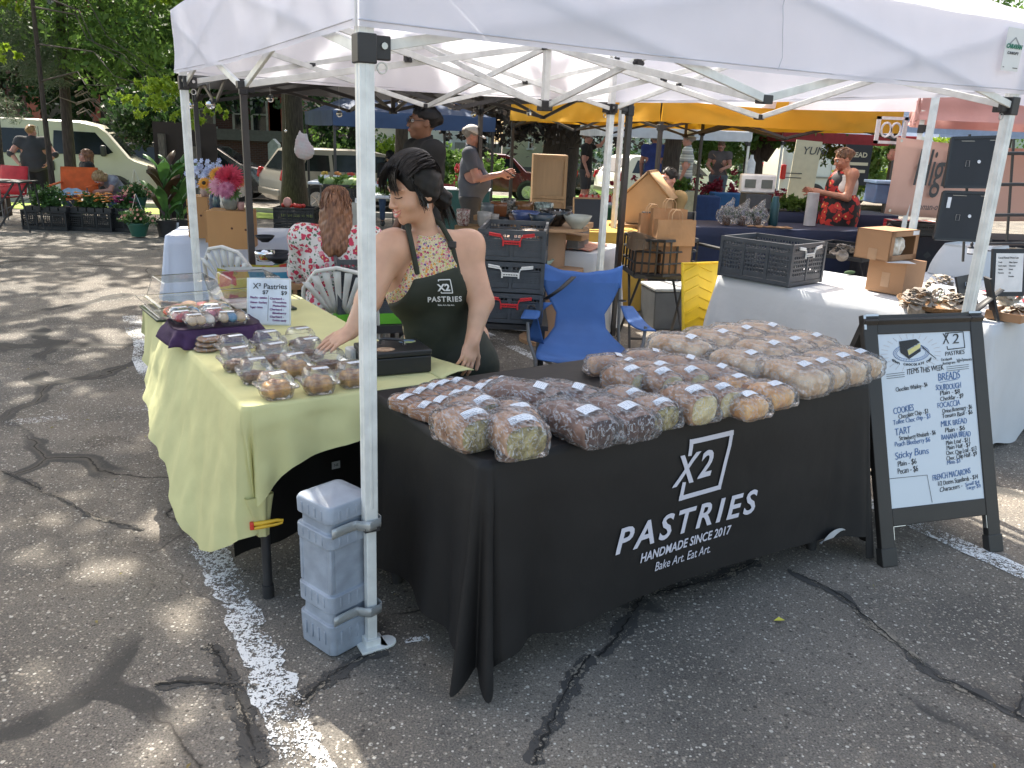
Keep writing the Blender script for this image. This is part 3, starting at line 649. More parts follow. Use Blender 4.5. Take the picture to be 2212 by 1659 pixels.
# gathered tip and clamp at the leg
tipc=YF(.055,.05,0); b=MB(); 
pts=[(tipc.x+.028*math.cos(a)*r,tipc.y+.028*math.sin(a)*r) for a,r in [(0,1)]]
def gather(u,v):
    a=2*PI*u; r=(.030*(1-v)**1.2+.022)*(1+.16*math.sin(a*6)*(1-v*.5)); return (tipc.x+r*math.cos(a)-.012*(1-v),tipc.y+r*math.sin(a)*.9-.012*(1-v),.42-.16*v)
b.grid(gather,40,10,cu=True); b.build('gathered_corner',YEL,YC,ang=None)
t=thing('spring_clamp','small yellow and red clamp pinching the yellow cloth to the table leg','clamp',(tipc.x+.01,tipc.y-.035,.315),.35)
b=MB(); b.tube([(-.028,0,.006),(0,-.004,.008),(.05,-.004,.013),(.072,-.004,.010)],[.007,.008,.006,.005]); b.tube([(-.028,0,-.010),(0,-.004,-.006),(.05,-.004,-.002),(.07,-.004,.002)],[.006,.007,.005,.004]); b.build('handle',mat('clamp_yellow',(.75,.45,.02),.4),t)
b=MB(); b.box((-.032,0,0),(.014,.018,.026)); b.build('jaw_pad',mat('clamp_red',(.7,.05,.03),.4),t,bevel=.003)
t=thing('paper_note','small paper note marked NE pinned on black cloth under the yellow table','note',YF(.42,.30,.36),.575+.1)
b=MB(); b.box((0,0,0),(.035,.001,.03)); b.build('paper',mat('note_paper',(.35,.36,.36),.7),t); text('NE',.016,DKINK,t,tm(-.010,-.0015,-.005))
# black backing cloth hanging inside, behind the yellow table front
b=MB(); b.grid(lambda u,v: YF(.02+u*1.15,.33+.35*u+.012*math.sin(u*30)*v,.735-.69*v),30,8); tag(b.build('backing_cloth',BLK),'plain black cloth hanging beneath the yellow table','tablecloth')
# ================================================================ TENT WEIGHT
WG=mat('weight_plastic',(.29,.33,.39),.42,var=.13,vs=14,bump=.12,bs=30,spec=.4)
t=thing('tent_weight','grey-blue ribbed plastic weight taped to the near tent leg','weight',(-.545,2.385,0),.87); t.scale=(1,1,.735)
def ring(hw,z,r=.022,n=6):
    P=[]
    for q in range(4):
        cx=(hw-r)*(1 if q in (0,3) else -1); cy=(hw-r)*(1 if q in (0,1) else -1)
        for i in range(n): a=q*PI/2+i/(n-1)*PI/2; P.append((cx+r*math.cos(a),cy+r*math.sin(a),z))
    return P
H_=.735; prof=[(.078,0),(.086,.012),(.088,.13),(.088,.155),(.079,.158),(.077,.215),(.088,.218),(.089,.30),(.081,.303),(.080,.315),(.080,.505),(.081,.520),(.089,.523),(.089,.585),(.078,.59),(.077,.635),(.088,.638),(.089,.70),(.084,.715)]
b=MB(); R_=[ring(hw,z) for hw,z in prof]; m=len(R_[0]); vs=[v for r in R_ for v in r]+[(0,0,.765)]
fs=[(i*m+k,i*m+(k+1)%m,(i+1)*m+(k+1)%m,(i+1)*m+k) for i in range(len(R_)-1) for k in range(m)]+[((len(R_)-1)*m+k,(len(R_)-1)*m+(k+1)%m,len(vs)-1) for k in range(m)]+[tuple(range(m-1,-1,-1))]
b.add(vs,fs); b.build('body',WG,t,bevel=.0035,ang=.5)
b=MB()
for (z0,z1) in ((.165-.115,.15-.02),(.235,.295),(.53,.58),(.645,.70)):
    for k in range(4):
        for s in (-1,1):
            x=-.05+k*.033; MB().box((x,s*.0885,(z0+z1)/2),(.009,.005,(z1-z0)*.8)).build('rib',WG,t,bevel=.002); MB().box((s*.0885,x,(z0+z1)/2),(.005,.009,(z1-z0)*.8)).build('rib',WG,t,bevel=.002)

for sx_,sy_ in ((-1,-1),(1,-1),(1,1),(-1,1)): MB().bar((sx_*.072,sy_*.072,.31),(sx_*.072,sy_*.072,.52),.018).build('corner_post',WG,t,bevel=.004)
TAPE=mat('silver_tape',(.42,.44,.44),.35,var=.1,vs=12,bump=.5,bs=30,metal=.35)
for z in (.185,.60):
    b=MB(); 
    lp=[(-.080,-.0905),(.01,-.0915),(.026,-.137),(.077,-.137),(.080,-.105),(.084,-.091)]
    def tp(u,v,z=z):
        k=u*(len(lp)-1); i=min(int(k),len(lp)-2); f=k-i; return (lp[i][0]*(1-f)+lp[i+1][0]*f,lp[i][1]*(1-f)+lp[i+1][1]*f,z-.022+.045*v+.02*u+.0015*math.sin(u*20))
    b.grid(tp,24,2); b.build('tape_band',TAPE,t,solid=.002,M=None)
# ================================================================ SANDWICH BOARD
SBW,SBL,SBA=.622,1.034,.348
BOARD_M=mat('board_frame',(.022,.019,.017),.45,var=.12,vs=10)
t=thing('sandwich_board','black framed whiteboard easel listing the week\'s breads and pastries','sign board',(1.54,3.022,0),.312)
FP=Matrix.Rotation(-SBA,4,'X')
b=MB(); b.b2(0,-.0,0,.068,.028,SBL); b.b2(SBW-.068,0,0,SBW,.028,SBL); 
b.b2(.068,.001,SBL-.082,SBW-.068,.027,SBL-.001); b.b2(.068,.001,.160,SBW-.068,.027,.232); fo=b.build('front_frame',BOARD_M,t,M=FP,bevel=.003)
b=MB(); b.b2(.066,.006,.230,SBW-.066,.018,SBL-.080); wb=b.build('whiteboard',mat('whiteboard',(.60,.645,.69),.22,var=.02,vs=3,spec=.6),t,M=FP)
for x in (-.004,SBW-.072): b=MB(); b.b2(x,-.004,0,x+.076,.032,.075); b.build('foot_cap',mat('foot_cap',(.03,.028,.026),.5),t,M=FP,bevel=.003)
b=MB()
for x in (.01,SBW-.075): b.b2(x,-.004,SBL-.006,x+.065,.03,SBL+.002)
b.b2(.001,-.003,SBL-.06,.012,-.001,SBL); b.b2(.068,.002,.105,.071,.02,.16); b.b2(.068,.002,.157,.13,.012,.160); b.b2(SBW-.071,.002,.105,SBW-.068,.02,.16); b.build('metal_corner',STEEL,t,M=FP)
off=2*math.sin(SBA)*SBL
RPm=Matrix.Translation((0,off,0))@Matrix.Rotation(SBA,4,'X')
b=MB(); b.b2(0,-.028,0,.068,0,SBL-.01); b.b2(SBW-.068,-.028,0,SBW,0,SBL-.01); b.b2(.068,-.027,SBL-.09,SBW-.068,-.001,SBL-.011); b.b2(.068,-.027,.16,SBW-.068,-.001,.23); b.b2(.066,-.02,.228,SBW-.066,-.008,SBL-.088); b.build('rear_frame',BOARD_M,t,M=RPm,bevel=.003)
b=MB(); b.bar((.02,.16,.34),(.02,off-.16,.34),.004,.014); b.bar((SBW-.02,.16,.34),(SBW-.02,off-.16,.34),.004,.014); b.build('spreader',STEEL,t)
INK=mat('marker_black',(.012,.012,.014),.5); BINK=mat('marker_blue',(.06,.15,.36),.5)
# writing: positions measured on the board panel; x 0..1 across, y 0..1 downwards
PX0,PX1,PZ0,PZ1=.068,SBW-.068,.232,SBL-.082
def bp(x,y): return (PX0+(PX1-PX0)*x, PZ1-(PZ1-PZ0)*y)
FPT=FP@Matrix.Translation((0,.0045,0))
def wr(s,x,y,sz,m=INK,w=None,rot=.06,jit=.095,bold=-.0003):
    px,pz=bp(x,y); o=text(s,sz,m,t,FPT@TR(px,0,pz,PI/2,0,0)@Matrix.Rotation(rot,4,'Z'),bold=bold,jit=jit,sp=.95,shear=.12)
    if w:
        W_=max(v.co.x for v in o.data.vertices)
        for v in o.data.vertices: v.co.x*=w*(PX1-PX0)/W_
def ln(pts,w=.0022,m=INK,nm='drawn_line'):
    b=MB(); b.tube([(bp(x,y)[0],0,bp(x,y)[1]) for x,y in pts],w/2,n=4); b.build(nm,m,t,M=FPT)
wr('PASTRIES',.70,.143,.026,w=.22,jit=.03); wr('X',.685,.078,.068,w=.075,rot=0); wr('2',.79,.072,.062,w=.075,rot=0)
ln([(.73,.028),(.725,.008),(.92,.004),(.925,.098),(.735,.105),(.73,.085)],.004)
wr('Facebook',.655,.172,.018,w=.12); wr('Instagram',.665,.194,.018,w=.14); wr('}@x2pastries',.82,.182,.019,w=.17)
for k in range(3): ln([(.06,.232+k*.012),(.25,.226+k*.012)],.0018); ln([(.705,.208+k*.012),(.95,.200+k*.012)],.0018)
wr('ITEMS THIS WEEK',.275,.240,.034,w=.40)
wr('BREADS',.60,.285,.046,BINK,w=.25); ln([(.62,.297),(.82,.283)],.0018,BINK)
wr('Chocolate Whiskey - $6',.145,.338,.027,w=.34,rot=.09)
wr('SOURDOUGH',.57,.345,.035,BINK,w=.28); wr('Plain - $8',.61,.375,.028,w=.22); wr('Cheddar - $9',.605,.407,.028,w=.26)
wr('FOCACCIA',.57,.448,.034,BINK,w=.25); wr('Onion Rosemary - $6',.62,.478,.027,w=.33); wr('Tomato Basil - $6',.61,.508,.027,w=.34)
wr('MILK BREAD',.59,.558,.034,BINK,w=.29); wr('Plain - $6',.63,.592,.029,w=.22)
wr('BANANA BREAD',.58,.636,.034,BINK,w=.33); wr('Plain Loaf - $11',.625,.668,.027,w=.27); wr('Plain Half - $7',.63,.698,.027,w=.27); wr('Choc. Chip Loaf - $13',.62,.728,.027,w=.34); wr('Choc. Chip Half - $9',.62,.757,.027,w=.34); wr('Minis $3',.62,.782,.025,BINK,w=.15)
wr('COOKIES',.10,.462,.040,BINK,w=.22); wr('Chocolate Chip - $3',.15,.492,.028,w=.32,rot=.09); wr('Toffee Choc chip - $3',.09,.525,.028,BINK,w=.40,rot=.09)
wr('TART',.10,.585,.042,BINK,w=.17); wr('Strawberry Rhubarb - $6',.14,.620,.028,w=.39,rot=.08); wr('Peach Blueberry $6',.085,.652,.029,BINK,w=.38)
wr('Sticky Buns',.08,.722,.040,BINK,w=.36,rot=.08); wr('Plain - $6',.10,.765,.032,w=.20); wr('Pecan - $6',.09,.808,.034,w=.22)
ln([(0,.829),(.40,.829),(.43,.99)],.002)
wr('FRENCH MACARONS',.455,.866,.036,BINK,w=.42,rot=.07); wr('1/2 Dozen Standards - $14',.50,.902,.029,w=.45,rot=.07); wr('Characters -',.52,.935,.028,w=.25,rot=.07); wr('Small $4',.80,.918,.022,BINK,w=.16); wr('Large $9',.81,.940,.022,BINK,w=.16)
# cake drawing
b=MB(); cx,cy=.32,.105
def el(rx,ry,n=30): return [(bp(cx+.02+rx*math.cos(a),cy+ry*math.sin(a)+.01)[0],0,bp(cx+.02+rx*math.cos(a),cy+ry*math.sin(a)+.01)[1]) for a in np.linspace(0,2*PI,n,endpoint=False)]
b.tube(el(.19,.050),.001,n=4,closed=True); b.tube(el(.155,.037),.0008,n=4,closed=True)
for a in np.linspace(0,2*PI,36,endpoint=False):
    p=bp(cx+.02+.172*math.cos(a),cy+.01+.044*math.sin(a)); b.tube([(p[0]-.003,0,p[1]-.003),(p[0]+.003,0,p[1]+.003)],.0007,n=3)
b.build('plate_drawing',BINK,t,M=FPT)
def patch(P,m,nm,d=0):
    b=MB(); b.add([(bp(x,y)[0],-.001-d,bp(x,y)[1]) for x,y in P],[tuple(range(len(P)))]); b.build(nm,m,t,M=FPT,smooth=False)
patch([(.22,.045),(.30,.095),(.31,.150),(.225,.110)],INK,'cake_drawing'); patch([(.22,.045),(.40,.035),(.44,.055),(.30,.095)],INK,'cake_drawing',.0002)
patch([(.30,.100),(.44,.060),(.44,.085),(.31,.128)],mat('cake_cream',(.7,.62,.25),.6),'cake_drawing'); patch([(.31,.130),(.44,.088),(.44,.108),(.31,.150)],INK,'cake_drawing',.0001)
for k in range(26):
    a=k/26*2*PI; ln([(cx+.02+.25*math.cos(a),cy+.01+.085*math.sin(a)),(cx+.02+.32*math.cos(a),cy+.01+.112*math.sin(a))],.0008,mat('marker_rust',(.35,.2,.12),.6),'ray_line')
ln([(.47,.085),(.52,.115),(.56,.135),(.60,.155)],.003,nm='fork_drawing'); ln([(.455,.072),(.47,.092),(.50,.096)],.002,nm='fork_drawing')
for i,ch in enumerate('DUBAI CHOCOLATE CAKE'):
    a=PI*.86-i*(PI*.74/19); px,pz=bp(cx+.02+.215*math.cos(a),cy+.026+.050*math.sin(a)); text(ch,.014,INK,t,FPT@TR(px-.004,0,pz-.006,PI/2,0,0)@Matrix.Rotation(.35-.045*i,4,'Z'),bold=.0003)

rgl=random.Random(12); b=MB()
for k in range(70):
    x,y=rgl.uniform(-3.5,3.5),rgl.uniform(1.6,7.5); a=rgl.uniform(0,6.28); s_=rgl.uniform(.006,.014); c_,d_=math.cos(a)*s_,math.sin(a)*s_
    b.add([(x-c_,y-d_,.006),(x+d_*.4,y-c_*.4,.010),(x+c_,y+d_,.007),(x-d_*.4,y+c_*.4,.012)],[(0,1,2,3)])
tag(b.build('leaf_litter',mat('dry_leaf',(.20,.13,.05),.8,col2=(.30,.27,.08),vs=.8),smooth=False),kind='stuff')
# ================================================================ GOODS ON THE PASTRY TABLES
FILM=film('bag_film',refl=-.03,rough=.16,wr=.55,ws=9,haze=.06,glint=.42); FILM2=film('clear_lid',refl=.03,rough=.07,wr=.15,ws=12,haze=.07,glint=.10); ACRYL=film('acrylic',refl=.05,rough=.03,wr=.02,ws=3,haze=.03,glint=0.)
def sticker_mat():
    m=bpy.data.materials.new('sticker_print'); nt,b=NT(m); tc=nd(nt,'ShaderNodeTexCoord'); L=nt.links.new; sp=nd(nt,'ShaderNodeSeparateXYZ'); L(tc.outputs['Object'],sp.inputs[0])
    mu=nd(nt,'ShaderNodeMath',operation='MULTIPLY'); mu.inputs[1].default_value=150; L(sp.outputs[1],mu.inputs[0]); fr=nd(nt,'ShaderNodeMath',operation='FRACT'); L(mu.outputs[0],fr.inputs[0])
    r=ramp(nt,[(0,(1,1,1)),(.45,(1,1,1)),(.5,(0,0,0))]); L(fr.outputs[0],r.inputs[0])
    n=nd(nt,'ShaderNodeTexNoise'); n.inputs['Scale'].default_value=420; L(tc.outputs['Object'],n.inputs['Vector']); r2=ramp(nt,[(.47,(0,0,0)),(.53,(1,1,1))]); L(n.outputs[0],r2.inputs[0])
    q=nd(nt,'ShaderNodeMath',operation='MULTIPLY'); L(r.outputs[0],q.inputs[0]); L(r2.outputs[0],q.inputs[1]); x=nd(nt,'ShaderNodeMix'); x.data_type='RGBA'; L(q.outputs[0],x.inputs[0]); x.inputs[6].default_value=(.76,.79,.82,1); x.inputs[7].default_value=(.25,.3,.4,1); L(x.outputs[2],b.inputs['Base Color']); b.inputs['Roughness'].default_value=.4; return m
STICK=sticker_mat()
def crust(name,a,b_,r=.55): return mat(name,a,r,col2=b_,vs=12,bump=.3,bs=60,detail=3)
CR_DARK=crust('crust_dark',(.16,.075,.045),(.32,.17,.11)); CR_MID=crust('crust_brown',(.34,.17,.085),(.60,.37,.21)); CR_LITE=crust('crust_floury',(.50,.31,.17),(.80,.64,.46)); CR_GOLD=crust('crust_golden',(.58,.28,.09),(.82,.53,.25)); CR_MINI=crust('crust_mini',(.24,.09,.03),(.56,.29,.12))
CB_GREEN=mat('crumb_zucchini',(.17,.13,.045),.85,col2=(.50,.42,.18),vs=45,bump=.8,bs=110,detail=6); CB_PALE=mat('crumb_milk',(.62,.50,.24),.85,col2=(.74,.64,.38),vs=30,bump=.4,bs=120); CB_DARK=mat('crumb_banana',(.05,.018,.010),.8,col2=(.10,.04,.022),vs=40,bump=.6,bs=120)
def crumple(amp,fr,seed,tail=None):
    def f(V):
        c=V.mean(0); d=V-c; n=d/np.maximum(np.linalg.norm(d,axis=1),1e-6)[:,None]
        s=np.zeros(len(V)); rng=np.random.RandomState(seed)
        for k in range(9):
            w=rng.normal(size=3)*fr*(1+.5*k); s+=np.abs(np.sin(V@w+rng.rand()*6))/(1+.35*k)
        V2=V+n*((s-2.6)*amp)[:,None]; V2[:,2]=np.maximum(V2[:,2],.002+0*V2[:,2]); return V2
    return f
def loaf_kind(key,L,W,H,crust_m,crumb=None,bag=.010,dome=.3,seed=0,tail=True,lab=(.075,.034),laby=None,labrot=0):
    """returns list of (name, mesh, matrix) with the loaf lying along +y, its near end at y=-L/2"""
    S=SD(); r=min(W,H)*.30
    S.box((0,0,H*.42),(W/2-r,L/2-r,max(.004,H*.42-r)),r,k=.01); S.ell((0,0,H*.58),(W*.50,L*.50,H*.44),k=.03)
    cut=None
    if crumb: cut=lambda X,Y,Z: (-L*.42-Y)+0*X+0*Z
    lo=sd_mesh('crust',[(S,None,0,.006,None,None,cut)],crust_m,fn=crumple(.0016,60,seed))
    out=[('crust',lo,None)]
    if crumb:
        b=MB(); yc=-L*.42-.0012; n=26; ring=[]
        for k in range(n):
            t=2*PI*k/n; ex=.72; x=W*.485*abs(math.cos(t))**ex*(1 if math.cos(t)>0 else -1); z=H*.47+H*.46*abs(math.sin(t))**ex*(1 if math.sin(t)>0 else -1)
            ring.append((x,yc-.002*noise.noise(Vector((k,seed,0))),z))
        b.add([(0,yc-.003,H*.47)]+ring,[(0,1+k,1+(k+1)%n) for k in range(n)]); out.append(('cut_face',b.mesh('cut_face',crumb,ang=None),None))
    S2=SD(); r2=r+bag*.6
    S2.box((0,0,H*.46),(W/2-r+bag*.5,L/2-r+bag*.9,max(.004,H*.46-r)),r2,k=.01); S2.ell((0,0,H*.6),(W*.51+bag*.6,L*.52+bag,H*.45+bag*.5),k=.03)
    if tail:
        sx=1 if seed%2 else -1
        S2.ell((sx*W*.30,L*.56,H*.35),(W*.42,L*.16,H*.22),k=.03); S2.ell((sx*W*.5,-L*.40,H*.22),(W*.22,L*.14,H*.2),k=.02)
    bg_=sd_mesh('bag',[(S2,None,.002,.006,None,None,None)],FILM,fn=crumple(.0030 if tail else .0012,50,seed+3)); out.append(('bag',bg_,None))
    b=MB(); lx,ly=lab; zt=H*1.04+bag*.8+.010; y0=laby if laby is not None else -L*.12
    def f(u,v): x=(u-.5)*lx; y=(v-.5)*ly; return (x,y,-(x/(W*.62))**2*H*.34-((y+y0)/(L*.6))**2*H*.42*(1 if True else 0)+.001*math.sin(u*9+seed))
    b.grid(f,10,5); out.append(('label_sticker',b.mesh('label_sticker',STICK,ang=None),TR(0,y0,zt,0,0,labrot)))
    return out
KINDS={}
def kind(k,*a,**q): KINDS[k]=[loaf_kind(k,*a,**{**q,'seed':s}) for s in (1,2,3)]
kind('mini',.115,.062,.046,CR_MINI,None,bag=.001,tail=False,lab=(.066,.030),laby=0)
kind('zuc',.17,.125,.098,CR_MID,CB_GREEN,bag=.008,lab=(.085,.026),laby=-.045)
kind('milk',.17,.115,.102,CR_MID,CB_PALE,bag=.004,lab=(.080,.030),laby=-.03)
kind('ban',.25,.125,.080,CR_DARK,CB_DARK,bag=.010,lab=(.075,.040),laby=-.05,labrot=.15)
kind('bun',.15,.13,.072,CR_GOLD,None,bag=.009,lab=(.070,.034),laby=-.02)
kind('sour',.25,.135,.098,CR_LITE,None,bag=.010,lab=(.070,.034),laby=-.05)
kind('brown',.22,.13,.088,CR_MID,None,bag=.010,lab=(.072,.034),laby=-.04)
nload=[0]
def loaf(k,px,py,label,drz=0,z=.747,h=.05,s=1.,cat='bread'):
    p=at_z(px,py,z+h); v=KINDS[k][nload[0]%3]; nload[0]+=1
    t=thing({'mini':'mini_loaf','zuc':'bread_loaf','milk':'bread_loaf','ban':'banana_bread','bun':'focaccia_bun','sour':'sourdough_loaf','brown':'bread_loaf'}[k],label,cat,(p.x,p.y,z),BF.r+drz,{'mini':'wrapped mini loaves on the black table'}.get(k,'bagged loaves on the black table'),s)
    for nm,me,M in v: link(nm,me,t,M=M)
    return t
mini=[(879,869,'nearest left corner of the black table, leftmost of the back string'),(911,855,'second from the left in the back string of minis'),(938,846,'third from the left in the back string of minis'),(961,838,'fourth from the left in the back string of minis'),(990,833,'fifth in the back string, behind the gap between mini groups'),(923,886,'frontmost mini loaf, left end of the front string'),(955,874,'second of the front string, touching the frontmost mini'),(988,861,'third of the front string of minis'),(1013,852,'fourth of the front string of minis'),(1040,846,'sixth of the front string, beside the dark bagged loaf'),(1062,838,'next to last of the minis, before the big bagged loaf'),(1088,830,'last mini loaf, farthest right beside the big dark loaf')]
for px,py,l in mini: loaf('mini',px,py,'plastic wrapped mini loaf, '+l,drz=random.uniform(-.15,.15)+.35,h=.03)
for k,px,py,l,dr,s in [
 ('zuc',1004,922,'speckled green-brown cut loaf at the left end of the front row',.10,1.02),
 ('zuc',1112,936,'speckled green-brown cut loaf, frontmost loaf on the table',-.12,1.05),
 ('zuc',1026,884,'bagged speckled loaf directly behind the leftmost cut loaf',.2,.9),
 ('brown',1112,893,'brown bagged loaf behind the frontmost cut loaf, before the big dark loaves',-.1,.85),
 ('ban',1140,852,'big dark banana bread in a loose bag, just right of the minis',.5,1.),
 ('ban',1225,848,'dark banana bread in a loose bag, farthest back of the dark ones',.45,.9),
 ('ban',1246,905,'large dark banana bread, front row, left of the two',.05,1.05),
 ('ban',1334,893,'large dark banana bread, front row, right of the two',.03,1.0),
 ('zuc',1412,884,'speckled green cut loaf between dark loaf and milk bread in front',.0,.86),
 ('milk',1486,872,'pale milk bread with creamy cut face, front row, the larger left one',.02,1.02),
 ('milk',1549,858,'pale milk bread with creamy cut face, front row, narrower right one',-.02,.9),
 ('bun',1606,864,'round golden focaccia bun just right of the milk bread',.05,.92),
 ('bun',1664,842,'round golden focaccia bun at the front edge, right one of two',.05,.92),
 ('sour',1712,812,'brown sourdough at the front edge, leftmost of four on the right',.02,1.0),
 ('sour',1752,801,'sourdough loaf at the front edge, second of the four on the right end',.02,.95),
 ('sour',1796,791,'sourdough loaf at the front edge, third of the four on the right end',.0,.98),
 ('sour',1836,779,'sourdough loaf at the far right front corner of the table',.0,.92),
 ('zuc',1352,858,'bagged green speckled loaf behind the right dark banana bread',.1,.78),
 ('milk',1352,822,'bagged milk bread second row, leftmost, beside the bare black cloth',.15,.95),
 ('milk',1419,829,'bagged milk bread second row, second from the left with its pale side showing',.08,.98),
 ('milk',1482,820,'bagged milk bread second row, third from the left',.05,.9),
 ('brown',1540,806,'brown bagged loaf in the middle of the right group, with a tilted label',.4,.85),
 ('bun',1588,822,'bagged bun behind the left focaccia bun',.0,.85),
 ('brown',1412,800,'brown bagged loaf third row, behind the second milk bread',.1,.85),
 ('bun',1352,785,'flat golden focaccia without a label, left side of the back group',.4,.8),
 ('brown',1318,779,'bagged brown roll with twisted clear bag end, leftmost of the back row',1.2,.75),
 ('brown',1398,768,'bagged brown loaf back row with small tilted label, second from the left',1.0,.75),
 ('brown',1472,787,'flat brown bagged loaf in the middle, before the big back row sourdoughs',.6,.85),
 ('sour',1600,784,'long dark sourdough behind the middle buns, left of the front sourdoughs',.1,.95),
 ('sour',1650,762,'pale sourdough in the third row, centre',.1,.95),
 ('sour',1697,750,'pale sourdough in the third row, right of centre',.08,.9),
 ('sour',1744,742,'pale floury sourdough, rightmost of the back rows',.06,.9),
 ('sour',1470,752,'large dark sourdough, leftmost of the back row',.25,1.0),
 ('sour',1540,737,'floury sourdough in the back row, second from the left',.2,.95),
 ('sour',1592,728,'pale floury sourdough in the back row, third from the left',.18,.95),
 ('sour',1648,722,'pale floury sourdough, farthest right of the back row',.18,.95)]:
    loaf(k,px,py,l,drz=dr,s=s)
# ---- clamshell boxes
def clam(rb=.052,h1=.040,h2=.040,fl=.066,ribs=44):
    def ringz(r,z,rib=0): return [(r*(1+rib*(k%2))*math.copysign(abs(math.cos(a))**.30,math.cos(a)),r*(1+rib*(k%2))*math.copysign(abs(math.sin(a))**.30,math.sin(a)),z) for k,a in enumerate(np.linspace(0,2*PI,ribs,endpoint=False))]
    def loft(R): 
        b=MB(); m=len(R[0]); b.add([v for r in R for v in r],[(i*m+k,i*m+(k+1)%m,(i+1)*m+(k+1)%m,(i+1)*m+k) for i in range(len(R)-1) for k in range(m)]); return b
    base=loft([ringz(rb*.80,0),ringz(rb*.86,.002),ringz(rb*.93,h1*.5,.03),ringz(rb,h1-.004,.0),ringz(fl,h1),ringz(fl,h1+.002)]); base.f.append(tuple(range(ribs-1,-1,-1))); base.mi.append(0)
    z=h1+.004
    lid=loft([ringz(fl,z),ringz(fl*.98,z+.003),ringz(rb*1.0,z+.004),ringz(rb*.94,z+h2*.5,.03),ringz(rb*.82,z+h2-.004,.0),ringz(rb*.74,z+h2)]); lid.f.append(tuple(range(5*ribs,6*ribs))); lid.mi.append(0)
    return base,lid
cb,clid=clam(); CBm=cb.mesh('base',FILM2,ang=None); CLm=clid.mesh('lid',FILM2,ang=.7)
b=MB(); b.grid(lambda u,v:((u-.5)*.056,(v-.5)*.026,0),4,2); LBm=b.mesh('label_sticker',STICK)
b=MB(); b.box((0,0,.086),(.012,.02,.002)); 
BUN_M=mat('sticky_bun',(.22,.09,.025),.28,col2=(.66,.38,.12),vs=26,bump=.6,bs=60,spec=.6); TART_M=mat('dark_tart',(.06,.025,.02),.3,col2=(.22,.10,.05),vs=30,bump=.6,bs=70)
def bunmesh(nm,m,r=.049,z=.042):
    b=MB()
    def f(u,v):
        a=2*PI*u; t=2*PI*v; rr=r*.60+ r*.42*math.cos(t); w=1+.06*math.sin(a*8+1)*(1 if math.cos(t)>0 else 0); return (rr*w*math.cos(a),rr*w*math.sin(a),z*.62+z*.6*math.sin(t)*(1+.1*math.sin(a*5)))
    b.grid(f,26,10,cu=True); b.lathe([(0,.01),(r*.4,.012),(r*.35,z*.8),(0,z*.95)],n=10); return b.mesh(nm,m,ang=None)
BUNS=[bunmesh('sticky_bun',BUN_M),bunmesh('tart',TART_M,z=.026)]
def clambox(px,py,z,k,label,dr=0):
    p=at_z(px,py,z+.0)
    t=thing('pastry_box',label,'pastry box',(p.x,p.y,z),YF.r+dr,'clear clamshell boxes of sticky buns and tarts')
    link('base',CBm,t); link('lid',CLm,t); link('pastry',BUNS[k],t,M=TR(0,0,.003)); link('label_sticker',LBm,t,M=TR(.008,-.004,.0855,0,0,.1))
for i,(px,py,z,k,l) in enumerate([(597,857,.75,0,'frontmost box at the table corner, golden sticky bun inside'),(688,846,.75,0,'golden bun box second along the front edge'),(762,832,.75,0,'bun box by the white tent leg, partly behind it'),
 (552,824,.75,1,'box in the left column, second from the front'),(636,812,.75,0,'box in the middle column behind the front golden bun'),(712,800,.75,1,'dark tart box in the right column under the baker\'s hand'),
 (513,798,.75,1,'box in the left column, third from the front'),(592,788,.75,1,'dark tart box in the middle column, third from the front'),(668,776,.75,1,'dark box in the right column, third from the front'),
 (506,770,.75,1,'box at the left, next to the cookie stack'),(580,760,.75,1,'middle column box, fourth from the front'),(650,752,.75,1,'right column box, farthest from the front beside the hand')]):
    clambox(px,py,z if z<.8 else .84,k,'clear clamshell pastry box, '+l,dr=random.uniform(-.12,.12))
# cookies
COOK=mat('cookie',(.30,.15,.07),.7,col2=(.48,.29,.15),vs=30,bump=.5,bs=60); CHIP=mat('chocolate_chip',(.05,.02,.015),.5)
for i in range(3):
    p=at_z(447,756,.75); t=thing('wrapped_cookie',['plastic wrapped cookie at the bottom of the stack beside the purple cloth','plastic wrapped cookie in the middle of the stack','labelled plastic wrapped cookie on top of the stack'][i],'cookie',(p.x+.006*i,p.y+.004*i,.75+.019*i),YF.r+.4*i,'stacked wrapped cookies')
    b=MB(); b.lathe([(0,.001),(.044,.001),(.05,.007),(.045,.013),(.02,.016),(0,.0165)],n=22,cap=False); b.build('cookie',COOK,t,ang=None)
    b=MB(); b.lathe([(0,0),(.046,0),(.054,.008),(.048,.0155),(.02,.018),(0,.0185)],n=22,cap=False); b.build('wrap',FILM,t,ang=None)
    if i==2: link('label_sticker',LBm,t,M=TR(.0,0,.0195,0,0,-.6))
# purple riser with macaron boxes
PUR=mat('purple_cloth',(.042,.014,.06),.8,var=.2,vs=6,bump=.5,bs=14)
pc=at_z(462,716,.78); RF=Fr((pc.x,pc.y,.0),YF.r)
def pur(u,v):
    a=2*PI*u; q=.42; R=.155+.03*v+.012*math.sin(a*9)*v+.008*noise.noise(Vector((math.cos(a)*4,math.sin(a)*4,v*3))); x=R*1.12*math.copysign(abs(math.cos(a))**q,math.cos(a)); y=R*.85*math.copysign(abs(math.sin(a))**q,math.sin(a)); z=.825-.05*v-.02*v*v+.005*math.sin(a*7)*v
    return RF(x,y,z)
b=MB(); b.grid(pur,90,8,cu=True); b.f.append(tuple(range(90))); b.mi.append(0); tag(b.build('cloth_riser',PUR,ang=None,solid=.002),'dark purple cloth draped over a low box holding the macaron boxes','cloth')
MAC=[mat('macaron_%s'%n,c,.6,var=.1) for n,c in (('pink',(.6,.16,.2)),('cream',(.6,.45,.28)),('blue',(.05,.22,.40)),('green',(.25,.36,.10)),('white',(.62,.6,.55)),('red',(.5,.04,.04)))]
MNAME=['pink','cream','blue','green','white','red']
